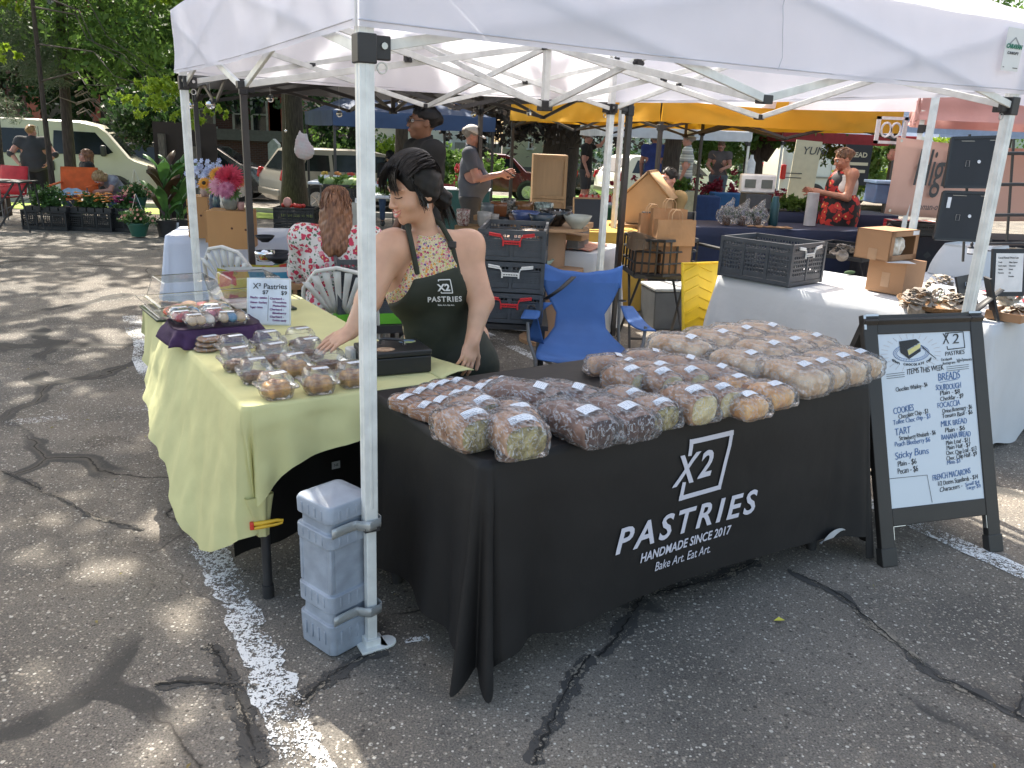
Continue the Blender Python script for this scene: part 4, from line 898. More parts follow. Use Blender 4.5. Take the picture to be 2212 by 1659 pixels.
mb=MB(); mb.lathe([(0,0),(.017,.001),(.019,.006),(.0165,.009),(.0165,.014),(.019,.017),(.017,.022),(0,.023)],n=14,cap=False)
MACM=[mb.mesh('macaron',m,ang=None) for m in MAC]
mcb,mcl=clam(.058,.026,.022,.066,24); MCB=mcb.mesh('base',FILM2,ang=None); MCL=mcl.mesh('lid',FILM2,ang=.7)
for i,(u,v,cs,l) in enumerate([(-.075,-.075,(1,1,4),'front left with cream macarons'),(.065,-.07,(1,2,1),'front right with cream and dark macarons'),(-.11,.01,(5,0,4),'middle left with red macarons'),(.03,.02,(0,5,3),'middle right with pink macarons'),(-.10,.09,(2,3,2),'back left with blue and green macarons'),(.04,.10,(2,4,2),'back right with blue macarons')]):
    q=RF(u*.95,v*1.0,.825); t=thing('macaron_box','clear box of macarons on the purple cloth, '+l,'macaron box',q,YF.r+random.uniform(-.1,.1),'macaron boxes on the purple riser')
    link('base',MCB,t); link('lid',MCL,t); link('label_sticker',LBm,t,M=TR(-.02,-.01,.0535,0,0,0))
    for j in range(6): link('macaron',MACM[cs[j%3]],t,M=TR(-.034+.034*(j%3),-.02+.038*(j//3),.026,1.1+.2*random.random(),0,random.uniform(-.3,.3)))
# acrylic display case
cc=at_z(480,668,.755); q=Fr((cc.x-.02,cc.y+.02,.75),YF.r+.05); t=thing('display_case','clear acrylic two-lid pastry display case on a dark green tray, red iced cookies inside','display case',q.o,q.r)
b=MB(); b.b2(-.33,-.17,0,.33,.19,.012); b.build('tray',mat('tray_green',(.015,.03,.018),.4),t,bevel=.004)
def shell(x0,x1,y0,y1,z0,z1,tp=.02,rim=.015):
    b=MB(); r=[(x0-rim,y0-rim,z0),(x1+rim,y0-rim,z0),(x1+rim,y1+rim,z0),(x0-rim,y1+rim,z0),(x0,y0,z0+.004),(x1,y0,z0+.004),(x1,y1,z0+.004),(x0,y1,z0+.004),(x0+tp,y0+tp,z1),(x1-tp,y0+tp,z1),(x1-tp,y1-tp,z1),(x0+tp,y1-tp,z1)]
    b.add(r,[(i,(i+1)%4,4+(i+1)%4,4+i) for i in range(4)]+[(4+i,4+(i+1)%4,8+(i+1)%4,8+i) for i in range(4)]+[(8,9,10,11)]); return b
shell(-.31,.31,-.15,.17,.012,.055,.0).build('tray_wall',ACRYL,t,smooth=False,bevel=.004)
shell(-.30,-.005,-.14,.16,.058,.165,.03).build('lid',ACRYL,t,smooth=False,bevel=.006); shell(.005,.30,-.14,.16,.058,.165,.03).build('lid',ACRYL,t,smooth=False,bevel=.006)
b=MB(); b.tube([(-.34,-.18,.057),(.34,-.18,.057),(.34,.20,.057),(-.34,.20,.057)],.004,n=6,closed=True); b.build('rim',ACRYL,t)
b=MB(); b.box((.15,0,.02),(.2,.24,.003)); b.build('paper_liner',mat('paper',(.7,.7,.7),.7),t)
RED=mat('icing_red',(.55,.06,.04),.4); ORG=mat('icing_pink',(.6,.22,.16),.4)
for j in range(9):
    b=MB(); b.lathe([(0,0),(.04,0),(.043,.006),(.038,.012),(0,.014)],n=14,cap=False); x=-.24+.07*(j%4)+(.02 if j>3 else 0); y=-.09+.08*(j//4); b.build('iced_cookie',[RED,ORG,COOK][j%3],t,M=TR(x,y,.02+.004*(j%3),.25,.1*(j%3),j),ang=None)
tg=thing('price_ticket','small white and red striped paper ticket lying on the case tray','ticket',at_z(378,672,.80),.3); b=MB(); b.box((0,0,0),(.05,.035,.001),rx=.5); b.build('ticket',mat('ticket_white',(.75,.72,.72),.6),tg)
# acrylic sign
sp_=at_z(583,706,.75); t=thing('price_sign','clear standing sign holder with handwritten X2 Pastries cookie prices','sign',(sp_.x-.01,sp_.y+.02,.752),YF.r-.45)
SM=Matrix.Rotation(-.30,4,'X'); b=MB(); b.b2(-.098,-.003,0,.098,.003,.215); b.build('acrylic_panel',mat('sign_edge',(.62,.66,.66),.15,spec=.8),t,M=SM,bevel=.002)
b=MB(); b.b2(-.09,-.0042,.007,.09,-.0032,.208); b.build('paper',mat('sign_paper',(.66,.72,.80),.5),t,M=SM)
b=MB(); b.tube([(.02,.05,.14),(.05,.14,.005)],.004,n=6); b.tube([(-.02,.05,.14),(.02,.14,.005)],.004,n=6); b.build('easel_leg',mat('clear_leg',(.6,.65,.65),.1,spec=.8),t)
PINK_I=mat('purple_ink',(.16,.02,.16),.5)
def sw(s,x,z,sz,m,w=None):
    o=text(s,sz,m,t,SM@TR(x,-.0050,z,PI/2,0,0)@Matrix.Rotation(-.02,4,'Z'),bold=.0004,jit=.06)
    if w:
        W_=max(v.co.x for v in o.data.vertices)
        for v in o.data.vertices: v.co.x*=w/W_
sw('X² Pastries',-.07,.168,.034,INK,.15); sw('$7',-.03,.142,.024,INK,.028); sw('$9',.052,.140,.024,INK,.028)
for i,s in enumerate(('Pikachu - passion','Umbreon - Strawberry','Togepi - Lemon')): sw(s,-.083,.122-.022*i,.013,PINK_I,.075 if i<2 else .055)
for i,s in enumerate(('Charizard -','Chocolate','Pistachio','Charizard -','Blueberry','Charizard -','Cotton candy')): sw(s,.004+.012*(i in(1,2,4,6)),.118-.0165*i,.0125,PINK_I,.062)
b=MB(); b.bar((-.002,-.0052,.135),(-.005,-.0052,.02),.0012,.0008); b.build('drawn_line',INK,t,M=SM)
# cash box
cp=at_z(862,808,.75); e=Fr((cp.x,cp.y,0),YF.r-.30); t=thing('cash_box','black metal cash box with folding handle and two round stickers','cash box',(cp.x-.035,cp.y+.07,.752),YF.r-.12)
CBX=mat('cash_box_black',(.018,.018,.018),.42,var=.12,bump=.1,bs=200)
b=MB(); b.b2(-.125,-.09,0,.125,.09,.064); b.build('body',CBX,t,bevel=.004); b=MB(); b.b2(-.127,-.092,.066,.127,.092,.088); b.build('lid',CBX,t,bevel=.005)
b=MB(); b.tube([(-.045,.0,.09),(-.045,.0,.106),(-.03,.0,.112),(.03,-.0,.112),(.045,0,.106),(.045,0,.09)],[.003,.004,.006,.006,.004,.003],n=8); b.build('handle',BLACKP,t,M=TR(0,.01,0,0,0,-.5))
b=MB(); b.tube([(.04,0,.09),(.05,-.012,.092),(.05,.012,.092)],.0022,n=5,closed=True); b.build('handle_loop',STEEL,t)
b=MB(); b.lathe([(0,0),(.026,0),(.026,.0006),(0,.0007)],n=24,sx=1.3,cap=False); b.build('blue_sticker',mat('sticker_blue',(.04,.12,.40),.35,col2=(.45,.5,.15),vs=24),t,M=TR(.075,.05,.0885)); 
b=MB(); b.lathe([(0,0),(.030,0),(.030,.0006),(0,.0007)],n=24,sx=1.3,cap=False); b.build('cookie_sticker',mat('sticker_tan',(.28,.13,.06),.35,col2=(.6,.45,.3),vs=60),t,M=TR(-.045,-.045,.0885))
p=at_z(760,792,.75); t=thing('card_reader','small white square card reader beside the cash box','card reader',(p.x+.01,p.y+.04,.752),YF.r); b=MB(); b.box((0,0,.035),(.07,.07,.06)); b.build('body',mat('reader_white',(.7,.72,.72),.35),t,bevel=.008)
b=MB(); b.tube([(-.010,-.0355,.025),(.010,-.0355,.025),(.010,-.0355,.045),(-.010,-.0355,.045)],.002,n=5,closed=True); b.box((0,-.0355,.035),(.008,.001,.008)); b.build('square_mark',DKINK,t)
# ================================================================ PEOPLE
def skin(n,c): return mat('skin_'+n,c,.5,var=.07,vs=14,bump=.08,bs=90,sss=.12)
SK_L=skin('light',(.50,.28,.20)); SK_T=skin('tan',(.50,.285,.18)); SK_D=skin('brown',(.22,.105,.06)); SK_P=skin('pink',(.50,.25,.19))
EYEM=mat('eye_white',(.6,.58,.56),.2); IRIS=mat('iris',(.03,.018,.012),.15); LIPM=mat('lips',(.42,.12,.11),.4); TEETH=mat('teeth',(.75,.72,.66),.3)
def V(*a): return Vector(a)
def head_sd(S,c,R,k=1.,ht='head'):
    """head around centre c, facing local -y, oriented by rotation matrix R"""
    P=lambda x,y,z: c+R@(V(x,y,z)*k)
    S.ell(P(0,.018,.030),(.074*k,.094*k,.088*k),R,k=.02,tag=ht); S.ell(P(0,-.018,-.030),(.062*k,.073*k,.078*k),R,k=.03,tag=ht)
    S.ell(P(0,-.040,-.078),(.040*k,.040*k,.030*k),R,k=.025,tag=ht); S.ell(P(0,-.068,-.098),(.018*k,.014*k,.014*k),R,k=.02,tag=ht)
    for s in (-1,1):
        S.ell(P(s*.040,-.056,-.034),(.024*k,.024*k,.024*k),R,k=.022,tag=ht)      # cheek
        S.cap(P(s*.012,-.086,.026),P(s*.046,-.072,.026),.009*k,.007*k,k=.014,tag=ht) # brow ridge
        S.ell(P(s*.031,-.094,.004),(.017*k,.010*k,.0095*k),R,k=.010,tag=ht,sub=True)
        S.ell(P(s*.0105,-.098,-.033),(.0075*k,.009*k,.007*k),R,k=.006,tag=ht)
        S.ell(P(s*.076,.012,-.008),(.010*k,.020*k,.031*k),R@Euler((.15,0,s*-.35)).to_matrix(),k=.006,tag=ht); S.ell(P(s*.083,.006,-.004),(.005*k,.010*k,.018*k),R@Euler((.15,0,s*-.35)).to_matrix(),k=.004,tag=ht,sub=True)
    S.cap(P(0,-.090,.012),P(0,-.104,-.026),.0065*k,.0085*k,k=.010,tag=ht); S.ell(P(0,-.106,-.031),(.009*k,.009*k,.008*k),R,k=.008,tag=ht)
    S.ell(P(0,-.088,-.057),(.022*k,.010*k,.006*k),R,k=.008,tag=ht); S.ell(P(0,-.086,-.069),(.019*k,.011*k,.007*k),R,k=.008,tag=ht)
    return P
def hand_sd(S,w,d,n,side,curl=.35,k=1.,spread=.12,tg='hand',fcurl=None):
    """w wrist point, d direction to the fingertips, n back-of-hand normal, side +1/-1 puts the thumb on that side of d x n"""
    d=d.normalized(); n=(n-d*n.dot(d)).normalized(); x=d.cross(n)*side
    kn=w+d*.088*k
    R=Matrix((x,d,n)).transposed()
    S.ell(w+d*.050*k,(.040*k,.052*k,.016*k),R,k=.012,tag=tg); S.cap(w-d*.02*k,w+d*.02*k,.025*k,.026*k,k=.02,tag=tg)
    for i,(o,L) in enumerate(((.030,.074),(.0105,.082),(-.009,.076),(-.028,.060))):
        b0=w+d*(.082-.006*(i==3)-.002*abs(i-1))*k+x*o*k; dd=(d+x*(o*spread*18)).normalized(); cu=curl*(1+.12*i) if fcurl is None else fcurl[i]; L*=k
        p=b0;prev=b0-dd*.03*k; S.cap(prev,b0,.0095*k,.0092*k,k=.008,tag=tg); a=cu*.5
        for j,(f,r) in enumerate(((.44,.0088),(.31,.0078),(.25,.0068))):
            v=(dd*math.cos(a)-n*math.sin(a)); q=p+v*L*f; S.cap(p,q,r*k*1.02,r*.95*k,k=.003,tag=tg); p=q; a+=cu
    t0=w+d*.022*k+x*.026*k; v1=(d*.62+x*.70-n*.25).normalized(); t1=t0+v1*.042*k; t2=t1+(d*.82+x*.42-n*.30).normalized()*.032*k; t3=t2+(d*.95+x*.16-n*.25).normalized()*.026*k
    S.cap(t0,t1,.0145*k,.0115*k,k=.014,tag=tg); S.cap(t1,t2,.0108*k,.0095*k,k=.004,tag=tg); S.cap(t2,t3,.0095*k,.0075*k,k=.003,tag=tg)
class Body:
    def __init__(s,j,w=1.,headR=None,hk=1.,hand=((None),(None)),fem=False,belly=0.,bust=0.,curl=(.35,.35),armw=1.):
        """j: dict of joints hip chest neck head shL elL haL shR elR haR hpL knL ftL hpR knR ftR (L = person's left, +x when facing -y)"""
        s.j=j; S=s.S=SD(); R=headR or Matrix.Identity(3); s.R=R
        up=(j['neck']-j['hip']).normalized(); xa=(j['shL']-j['shR']).normalized(); ya=up.cross(xa); T=Matrix((xa,ya,up)).transposed(); T.normalize(); s.T=T
        hw=(.165 if not fem else .17)*w; cw=(.175 if not fem else .155)*w; ww=(.150 if not fem else .125)*w
        S.ell(j['hip'],(hw,.115*w,.13),T,k=.05,tag='torso'); mid=j['hip'].lerp(j['chest'],.5); S.ell(mid+T@V(0,-belly*.4,0),(ww+belly*.4,.100*w+belly*.7,.17),T,k=.06,tag='torso')
        S.ell(j['chest'],(cw,.110*w,.17),T,k=.05,tag='torso'); S.cap(j['shL'].lerp(j['shR'],.12),j['shR'].lerp(j['shL'],.12),.058*w**.5,k=.05,tag='torso')
        if bust:
            for q in (-1,1): S.ell(j['chest']+T@V(q*.070*w,-.070*w,-.02),(.055*w,.045*w,.06),T,k=.07,tag='torso')
        S.cap(j['neck']-up*.06,j['head']+R@V(0,.01,-.05),.056 if not fem else .050,.052 if not fem else .046,k=.03,tag='neck')
        s.P=head_sd(S,j['head'],R,hk)
        for a in 'LR':
            aw=armw*w**.6; S.cap(j['sh'+a],j['el'+a],.050*aw,.040*aw,k=.035,tag='uarm'); S.cap(j['el'+a],j['ha'+a],.039*aw,.026*w**.3,k=.02,tag='farm')
            S.ell(j['sh'+a],(.062*aw,.060*aw,.062*aw),T,k=.04,tag='shoulder')
            S.cap(j['hp'+a],j['kn'+a],.088*w,.060*w**.7,k=.05,tag='thigh'); S.cap(j['kn'+a],j['ft'+a]+V(0,0,.02),.056*w**.7,.038,k=.02,tag='shin'); S.ell(j['kn'+a].lerp(j['ft'+a],.3)+V(0,.015,0),(.052*w**.6,.056*w**.6,.10),k=.03,tag='shin')
            i='LR'.index(a); h=hand[i]
            d,n=(h if h is not None else ((j['ha'+a]-j['el'+a]),V(1 if a=='L' else -1,-.2,.1)))
            side=-1 if a=='L' else 1
            hand_sd(S,j['ha'+a],V(*d) if not isinstance(d,Vector) else d,V(*n) if not isinstance(n,Vector) else n,side,curl[i],k=.95 if not fem else .88)
    def mesh(s,m,hb=.014,hf=.0055,hh=.0045):
        S=s.S; parts=[(S,{'torso','neck','uarm','farm','shoulder','thigh','shin'},0,hb,None,None,None)]
        c=s.j['head']; parts.append((S,{'head','neck'},0,hf,c-V(.15,.17,.16),c+V(.15,.15,.17),None))
        for a in 'LR':
            w=s.j['ha'+a]; parts.append((S,{'hand','farm'},0,hh,w-V(.2,.2,.2),w+V(.2,.2,.2),lambda X,Y,Z,w=w: np.sqrt((X-w.x)**2+(Y-w.y)**2+(Z-w.z)**2)-.21))
        return sd_mesh('body',parts,m)
def face(t,B,lip=LIPM,smile=0,closed=False,brow=None,k=1.):
    P=B.P; R=B.R; br=brow or mat('brow',(.03,.02,.015),.8)
    for s in (-1,1):
        if not closed:
            b=MB(); b.ball(P(s*.031,-.079,.003),.0125*k,12,8); b.build('eyeball',EYEM,t); b=MB(); b.ball(P(s*.031,-.0885,.003),.0048*k,10,6); b.build('iris',IRIS,t)
        b=MB(); b.tube([P(s*(.016+.030*u),-.0925+.012*u*u*1.2,.001-(.0 if not closed else .004)*math.sin(PI*u)+(.006*math.sin(PI*u) if not closed else 0)) for u in np.linspace(0,1,7)],.0016*k,n=5); b.build('eyelash',IRIS,t)
        b=MB(); b.tube([P(s*(.014+.034*u),-.0955+.016*u*u,.026+.004*math.sin(PI*u*.9)) for u in np.linspace(0,1,7)],[.002,.003,.0032,.003,.0026,.002,.001],n=5); b.build('eyebrow',br,t)
    w=.021+.006*smile
    if smile:
        b=MB(); b.grid(lambda u,v:P((u-.5)*2*w*.85,-.0985+.020*(2*u-1)**2*.9,-.0575+.006*(2*u-1)**2*smile*1.6-.009*v*(1-(2*u-1)**2)),10,3); b.build('teeth',TEETH,t)
    b=MB(); b.tube([P((u-.5)*2*w,-.099+.016*(2*u-1)**2,-.056+.008*(2*u-1)**2*smile) for u in np.linspace(0,1,11)],[.001,.002,.003,.0035,.0038,.0034,.0038,.0035,.003,.002,.001],n=6)
    b.build('upper_lip',lip,t); b=MB(); b.tube([P((u-.5)*2*w*.92,-.0975+.015*(2*u-1)**2,-.065-.007*smile+.013*(2*u-1)**2*(.4+smile)) for u in np.linspace(0,1,9)],[.001,.003,.0042,.005,.005,.005,.0042,.003,.001],n=6); b.build('lower_lip',lip,t)
def garment(t,B,name,m,tags,inf=.010,cut=None,h=.014,disp=.0,solid=0): 
    return sd_build(name,B.S,m,t,tags=tags,inf=inf,h=h,cut=cut,disp=disp,ds=6,solid=solid)
def above(p,n):
    """keep the side of plane (p, normal n) that n points away from"""
    n=V(*n).normalized(); d=n.dot(p); return lambda X,Y,Z: X*n.x+Y*n.y+Z*n.z-d
def alls(*fs): 
    def f(X,Y,Z):
        r=fs[0](X,Y,Z)
        for g in fs[1:]: r=np.maximum(r,g(X,Y,Z))
        return r
    return f
def sleeve_cut(B,fr=.55):
    cs=[]
    for a in 'LR':
        p=B.j['sh'+a].lerp(B.j['el'+a],fr); n=(B.j['el'+a]-B.j['sh'+a]).normalized(); q=B.j['sh'+a]
        cs.append((p,n,q))
    def f(X,Y,Z):
        r=None
        for p,n,q in cs:
            d=(X-p.x)*n.x+(Y-p.y)*n.y+(Z-p.z)*n.z; near=.16-np.sqrt((X-p.x)**2+(Y-p.y)**2+(Z-p.z)**2)
            v=np.minimum(d,near); r=v if r is None else np.maximum(r,v)
        return r
    return f
def hair_sd(B,kind,m,t,k=1.,n=120,seed=0,L=.2,fringe=False,wave=.006,bun=True,thick=.0022):
    P=B.P;R=B.R; S=SD(); rng=random.Random(seed)
    S.ell(P(0,.022,.036),(.081*k,.099*k,.091*k),R,k=.02)
    if kind in('long','curly'): S.cap(P(0,.06,-.02),P(0,.075,-.02-L*.7),.075*k,.085*k,k=.03); S.cap(P(.05,.04,-.03),P(.06,.04,-.02-L*.6),.045*k,k=.03); S.cap(P(-.05,.04,-.03),P(-.06,.04,-.02-L*.6),.045*k,k=.03)
    if kind=='curly': S.ell(P(0,.02,.03),(.105*k,.11*k,.10*k),R,k=.03)
    if kind=='bun' and bun: S.ell(P(0,.11,.03),(.042*k,.04*k,.04*k),R,k=.02)
    if kind=='pony': S.cap(P(0,.10,.02),P(0,.13,-.10),.03*k,.012*k,k=.02)
    fy=-.055 if kind!='curly' else -.06; pf=P(0,fy,.02); nf=R@V(0,-1,-.55)
    cutz=R@V(0,0,1); c=P(0,0,-.045) 
    cut=above(pf,nf) if kind in('long','curly') else alls(above(pf,nf),lambda X,Y,Z:-((X-c.x)*cutz.x+(Y-c.y)*cutz.y+(Z-c.z)*cutz.z)) 
    o=sd_build('hair',S,m,t,h=.008,cut=cut,disp=.0035,ds=14)
    b=MB()
    for i in range(n):
        a=rng.uniform(0,2*PI); e=rng.uniform(.05,1.15) if kind!='bun' else rng.uniform(.1,1.2)
        pts=[]
        for q in range(9):
            u=q/8
            if kind in('long','curly'):
                th=a; ph=.15+u*1.35; x=.088*math.sin(min(ph,1.5))*math.cos(th); y=.024+.105*math.sin(min(ph,1.5))*math.sin(th); z=.036+.094*math.cos(min(ph,1.5))
                if y<-.05: y=-.05-(y+.05)*.2
                if u>.5: z-=(u-.5)*2*L*e*.8+0; x*=1.03; y+=.02*(u-.5)
                w_=wave*(3 if kind=='curly' else 1); x+=w_*math.sin(u*14+i); y+=w_*math.cos(u*12+i*2)
            else:
                x0=.086*math.cos(a)*math.sin(e+.3); y0=-.06+.04*rng.random(); z0=.07*math.cos(e)+.03; x=x0*(1-u)**.6*1.05; y=y0+(.115-y0)*u; z=z0*(1-u)+.03*u+.045*math.sin(PI*u)+.012
            pts.append(P(x,y,z))
        b.tube(pts,[thick*.6]+[thick]*7+[thick*.3],n=4)
    if n: tag(b.build('hair_strands',m,t),kind='stuff')
    return o
def place(B,t): pass
def stand(H=1.7,lean=0,w=1.,shw=.185,arms=None,legs=None,headf=(0,0,0),sit=None):
    """default joints for a person facing -y; arms = (elL,haL,elR,haR) as offsets from the shoulders"""
    s=H/1.7; j={}; hz=.93*s if sit is None else sit+.09
    L=Matrix.Rotation(lean,3,'X'); hip=V(0,0,hz)
    def up(x,y,z): return hip+L@V(x*s,y*s,z*s)
    j['hip']=hip; j['chest']=up(0,0,.33); j['neck']=up(0,.01,.53); j['head']=up(0,-.01,.665)+V(*headf)
    j['shL']=up(shw*w**.45,0,.475); j['shR']=up(-shw*w**.45,0,.475)
    A=arms or ((.05,.0,-.28),(.04,-.06,-.53),(-.05,.0,-.28),(-.04,-.06,-.53))
    j['elL']=j['shL']+V(*A[0])*s; j['haL']=j['shL']+V(*A[1])*s; j['elR']=j['shR']+V(*A[2])*s; j['haR']=j['shR']+V(*A[3])*s
    if sit is None:
        for a,x in (('L',.09),('R',-.09)): j['hp'+a]=V(x*w**.5,0,hz-.03); j['kn'+a]=V(x*1.1,-.02,.50*s); j['ft'+a]=V(x*1.2,.02,.09*s)
    else:
        for a,x in (('L',.10),('R',-.10)): j['hp'+a]=V(x,-.02,hz-.02); j['kn'+a]=V(x*1.5,-.42*s,sit+.06); j['ft'+a]=V(x*1.5,-.42*s,.09)
    for k_,v_ in (legs or {}).items(): j[k_]=V(*v_)
    return j
def shoes(t,B,m,rz=0):
    for a in 'LR':
        f=B.j['ft'+a]; S=SD(); S.cap(V(f.x,f.y+.03,.045),V(f.x,f.y-.13,.035),.045,.036,k=.02); S.cap(V(f.x,f.y+.01,.05),V(f.x,f.y+.01,.09),.043,k=.02)
        sd_build('shoe',S,m,t,h=.014,cut=lambda X,Y,Z:(0.004-Z)+0*X+0*Y)
# ---- the baker behind the tables -------------------------------------------------
def w2l(p,o,rz):
    d=Vector(p)-Vector(o); c,s=math.cos(rz),math.sin(rz); return V(d.x*c+d.y*s,-d.x*s+d.y*c,d.z)
BO=V(-.26,3.40,0); BR=-.32
def bj(px,py,y): return w2l(at_y(px,py,y),BO,BR)
j={}
j['hip']=bj(965,758,3.44); j['chest']=bj(925,592,3.36); j['neck']=bj(922,498,3.33); j['head']=bj(892,412,3.27)
j['shL']=bj(1006,540,3.40); j['shR']=bj(842,540,3.24); j['elL']=bj(1040,652,3.32); j['haL']=bj(1020,738,3.18); j['elR']=bj(796,648,3.12); j['haR']=bj(757,717,3.05)
hz=j['hip']
for a,x in (('L',.10),('R',-.10)): j['hp'+a]=hz+V(x,.0,-.05); j['kn'+a]=V(hz.x+x*1.05,.02,.46); j['ft'+a]=V(hz.x+x*1.1,.06,.08)
def RA(rx,ry,rz): return Euler((rx,ry,rz),'XYZ').to_matrix()
hR=Euler((.30,0,0)).to_matrix(); hR=Matrix.Rotation(-.55,3,'Z')@Matrix.Rotation(.26,3,'X')@Matrix.Rotation(.0,3,'Y')
tt=thing('person','dark-haired smiling woman in dark green apron reaching over the pastry boxes','person',BO,BR)
LH=((j['haL']-j['elL']).normalized()*.9+V(-.06,-.05,-.25)); 
dR=w2l(at_y(706,748,2.98),BO,BR)-j['haR']
B=Body(j,w=1.12,headR=hR,fem=True,bust=.5,hk=1.02,curl=(.30,.12),armw=1.18,hand=((LH,V(.75,-.65,.1)),(dR,V(.1,-.25,1))))
BSK=mat('skin_baker',(.56,.32,.21),.42,var=.08,vs=12,bump=.05,bs=120,sss=.15,spec=.45)
link('body',B.mesh(BSK,hb=.010,hf=.0035,hh=.0035),tt)
face(tt,B,smile=1.,closed=True,k=1.02,lip=mat('lips_baker',(.50,.17,.14),.35))
BL_=mat('blush',(.62,.22,.17),.5)
CLOTHF=pattern('floral_top',(.60,.50,.32),[(.55,.08,.16),(.62,.24,.04),(.10,.04,.22),(.60,.22,.30),(.55,.42,.10),(.35,.03,.10)],scale=85,size=.42,leaf=(.12,.26,.08))
nk=j['neck']; T=B.T
def loc(x,y,z): return j['chest']+T@V(x,y,z)
# halter top: torso shell, cut away at the shoulders
pL=loc(.085,0,.10); nL=T@V(.86,0,.36); pR=loc(-.085,0,.10); nR=T@V(-.86,0,.36)
garment(tt,B,'floral_halter_top',CLOTHF,{'torso'},inf=.007,h=.010,cut=alls(above(pL,nL),above(pR,nR),above(loc(0,0,.20),T@V(0,.3,1)),above(loc(0,.03,-.04),T@V(0,1,.15))))
garment(tt,B,'floral_back_band',CLOTHF,{'torso'},inf=.006,h=.010,cut=alls(above(loc(0,0,-.03),T@V(0,-.4,1)),above(loc(0,0,-.28),T@V(0,0,-1))))
SN=SD(); SN.cap(nk-T@V(0,-.0,.055),nk+T@V(0,-.005,.005),.066,.060,k=.02); sd_build('halter_collar',SN,CLOTHF,tt,h=.008,cut=alls(above(nk+T@V(0,0,.0),T@V(0,-.35,1)),above(nk-T@V(0,0,.06),T@V(0,0,-1))))
# apron: bib and skirt
APR=mat('apron_green',(.022,.026,.016),.75,var=.12,vs=6,bump=.3,bs=16)
def apl(u,v):
    return None
pa,pb=loc(.085,0,.03),loc(-.085,0,.03)
garment(tt,B,'apron_bib',APR,{'torso'},inf=.015,h=.010,cut=alls(above(loc(0,0,.045),T@V(0,0,1)),above(loc(.092,0,.045),T@V(.88,0,.40)),above(loc(-.092,0,.045),T@V(-.88,0,.40)),above(loc(0,-.01,0),T@V(0,1,0))))
SA=SD(); hp=j['hip']; SA.ell(hp,(.188,.135,.15),T,k=.06); SA.ell(hp+V(0,-.01,-.22),(.195,.15,.26),k=.08); SA.ell(hp.lerp(j['chest'],.5),(.140,.118,.17),T,k=.06)
SA.cap(j['hpL']+V(.02,0,0),j['knL'],.12,.105,k=.08); SA.cap(j['hpR']-V(.02,0,0),j['knR'],.12,.105,k=.08)
sd_build('apron_skirt',SA,APR,tt,h=.012,cut=alls(above(hp.lerp(j['chest'],.72),V(0,0,1)),above(V(0,hp.y+.035,0),V(0,1,0)),lambda X,Y,Z:(.46-Z)+0*X+0*Y),disp=.004,ds=3)
b=MB(); b.tube([loc(.088,-.118,.035),loc(.085,-.10,.16),loc(.072,-.045,.225),loc(.055,.03,.24)],[.011,.011,.011,.010],n=8); b.build('apron_strap',APR,tt); b=MB(); b.tube([loc(-.088,-.118,.035),loc(-.085,-.10,.16),loc(-.070,-.045,.225),loc(-.055,.03,.24)],[.011,.011,.011,.010],n=8); b.build('apron_strap',APR,tt)
b=MB(); b.box(loc(.083,-.110,.155),(.034,.012,.026)); b.build('strap_buckle',BLACKP,tt,bevel=.003)
# the mark on the bib
AM=Matrix.Translation(loc(0,-.1315,-.035))@T.to_4x4()
from mathutils.bvhtree import BVHTree
BIB=[c for c in COL.objects if c.name.startswith('apron_bib')][0]; BV=BVHTree.FromPolygons([v.co for v in BIB.data.vertices],[tuple(p.vertices) for p in BIB.data.polygons])
def bibz(o,dx,dz,s):
    nd_=T@V(0,1,0)
    for v in o.data.vertices:
        c=loc(v.co.x*s+dx,-.4,v.co.y*s+dz-.02); h=BV.ray_cast(c,nd_); q=h[0] if h[0] is not None else loc(v.co.x*s+dx,-.13,v.co.y*s+dz-.02)
        v.co=q-nd_*(.003+.001*(1 if v.co.z>0 else 0))
    o.data.update()
PRW=mat('apron_print',(.75,.75,.74),.6)
for s_,sz,dx,dz,bo,spc in (('PASTRIES',.034,-.077,-.055,.0008,1.15),('Bake Art. Eat Art.',.0105,-.032,-.075,.0001,1.0),('X2',.040,-.026,-.006,.0014,1.0)):
    o=text(s_,sz,PRW,tt,None,bold=bo,sp=spc); W_=max(v.co.x for v in o.data.vertices); tg_={'P':.150,'B':.070,'X':.052}[s_[0]]
    for v in o.data.vertices: v.co.x*=tg_/W_
    bibz(o,dx,dz,1)
b=MB(); 
for a,c in (((-.018,.034),(-.018,.040)),((-.018,.040),(.034,.040)),((.034,.040),(.034,-.016)),((.034,-.016),(-.014,-.016)),((-.014,-.016),(-.014,-.010))): 
    for k in range(6): 
        u0=k/6;u1=(k+1)/6; b.bar((a[0]+(c[0]-a[0])*u0,a[1]+(c[1]-a[1])*u0,0),(a[0]+(c[0]-a[0])*u1,a[1]+(c[1]-a[1])*u1,0),.004,.0006)
o=b.build('logo_frame',PRW,tt); bibz(o,0,0,1)
JEAN=mat('pale_denim',(.30,.42,.55),.85,var=.15,vs=9,bump=.3,bs=120)
sd_build('jeans',B.S,JEAN,tt,tags={'thigh','shin'},inf=.018,h=.014,cut=above(j['hip'],V(0,0,1)))
b=MB(); b.grid(lambda u,v:bj(1035+16*u+4*v,720+130*v+2*math.sin(u*20)*v,3.42)+V(0,.01*math.sin(u*6),0),6,8); b.build('denim_tail',JEAN,tt,solid=.003)
BH=mat('hair_black',(.005,.0045,.0045),.5,col2=(.012,.010,.009),vs=60,stretch=(1,1,.2),spec=.3)
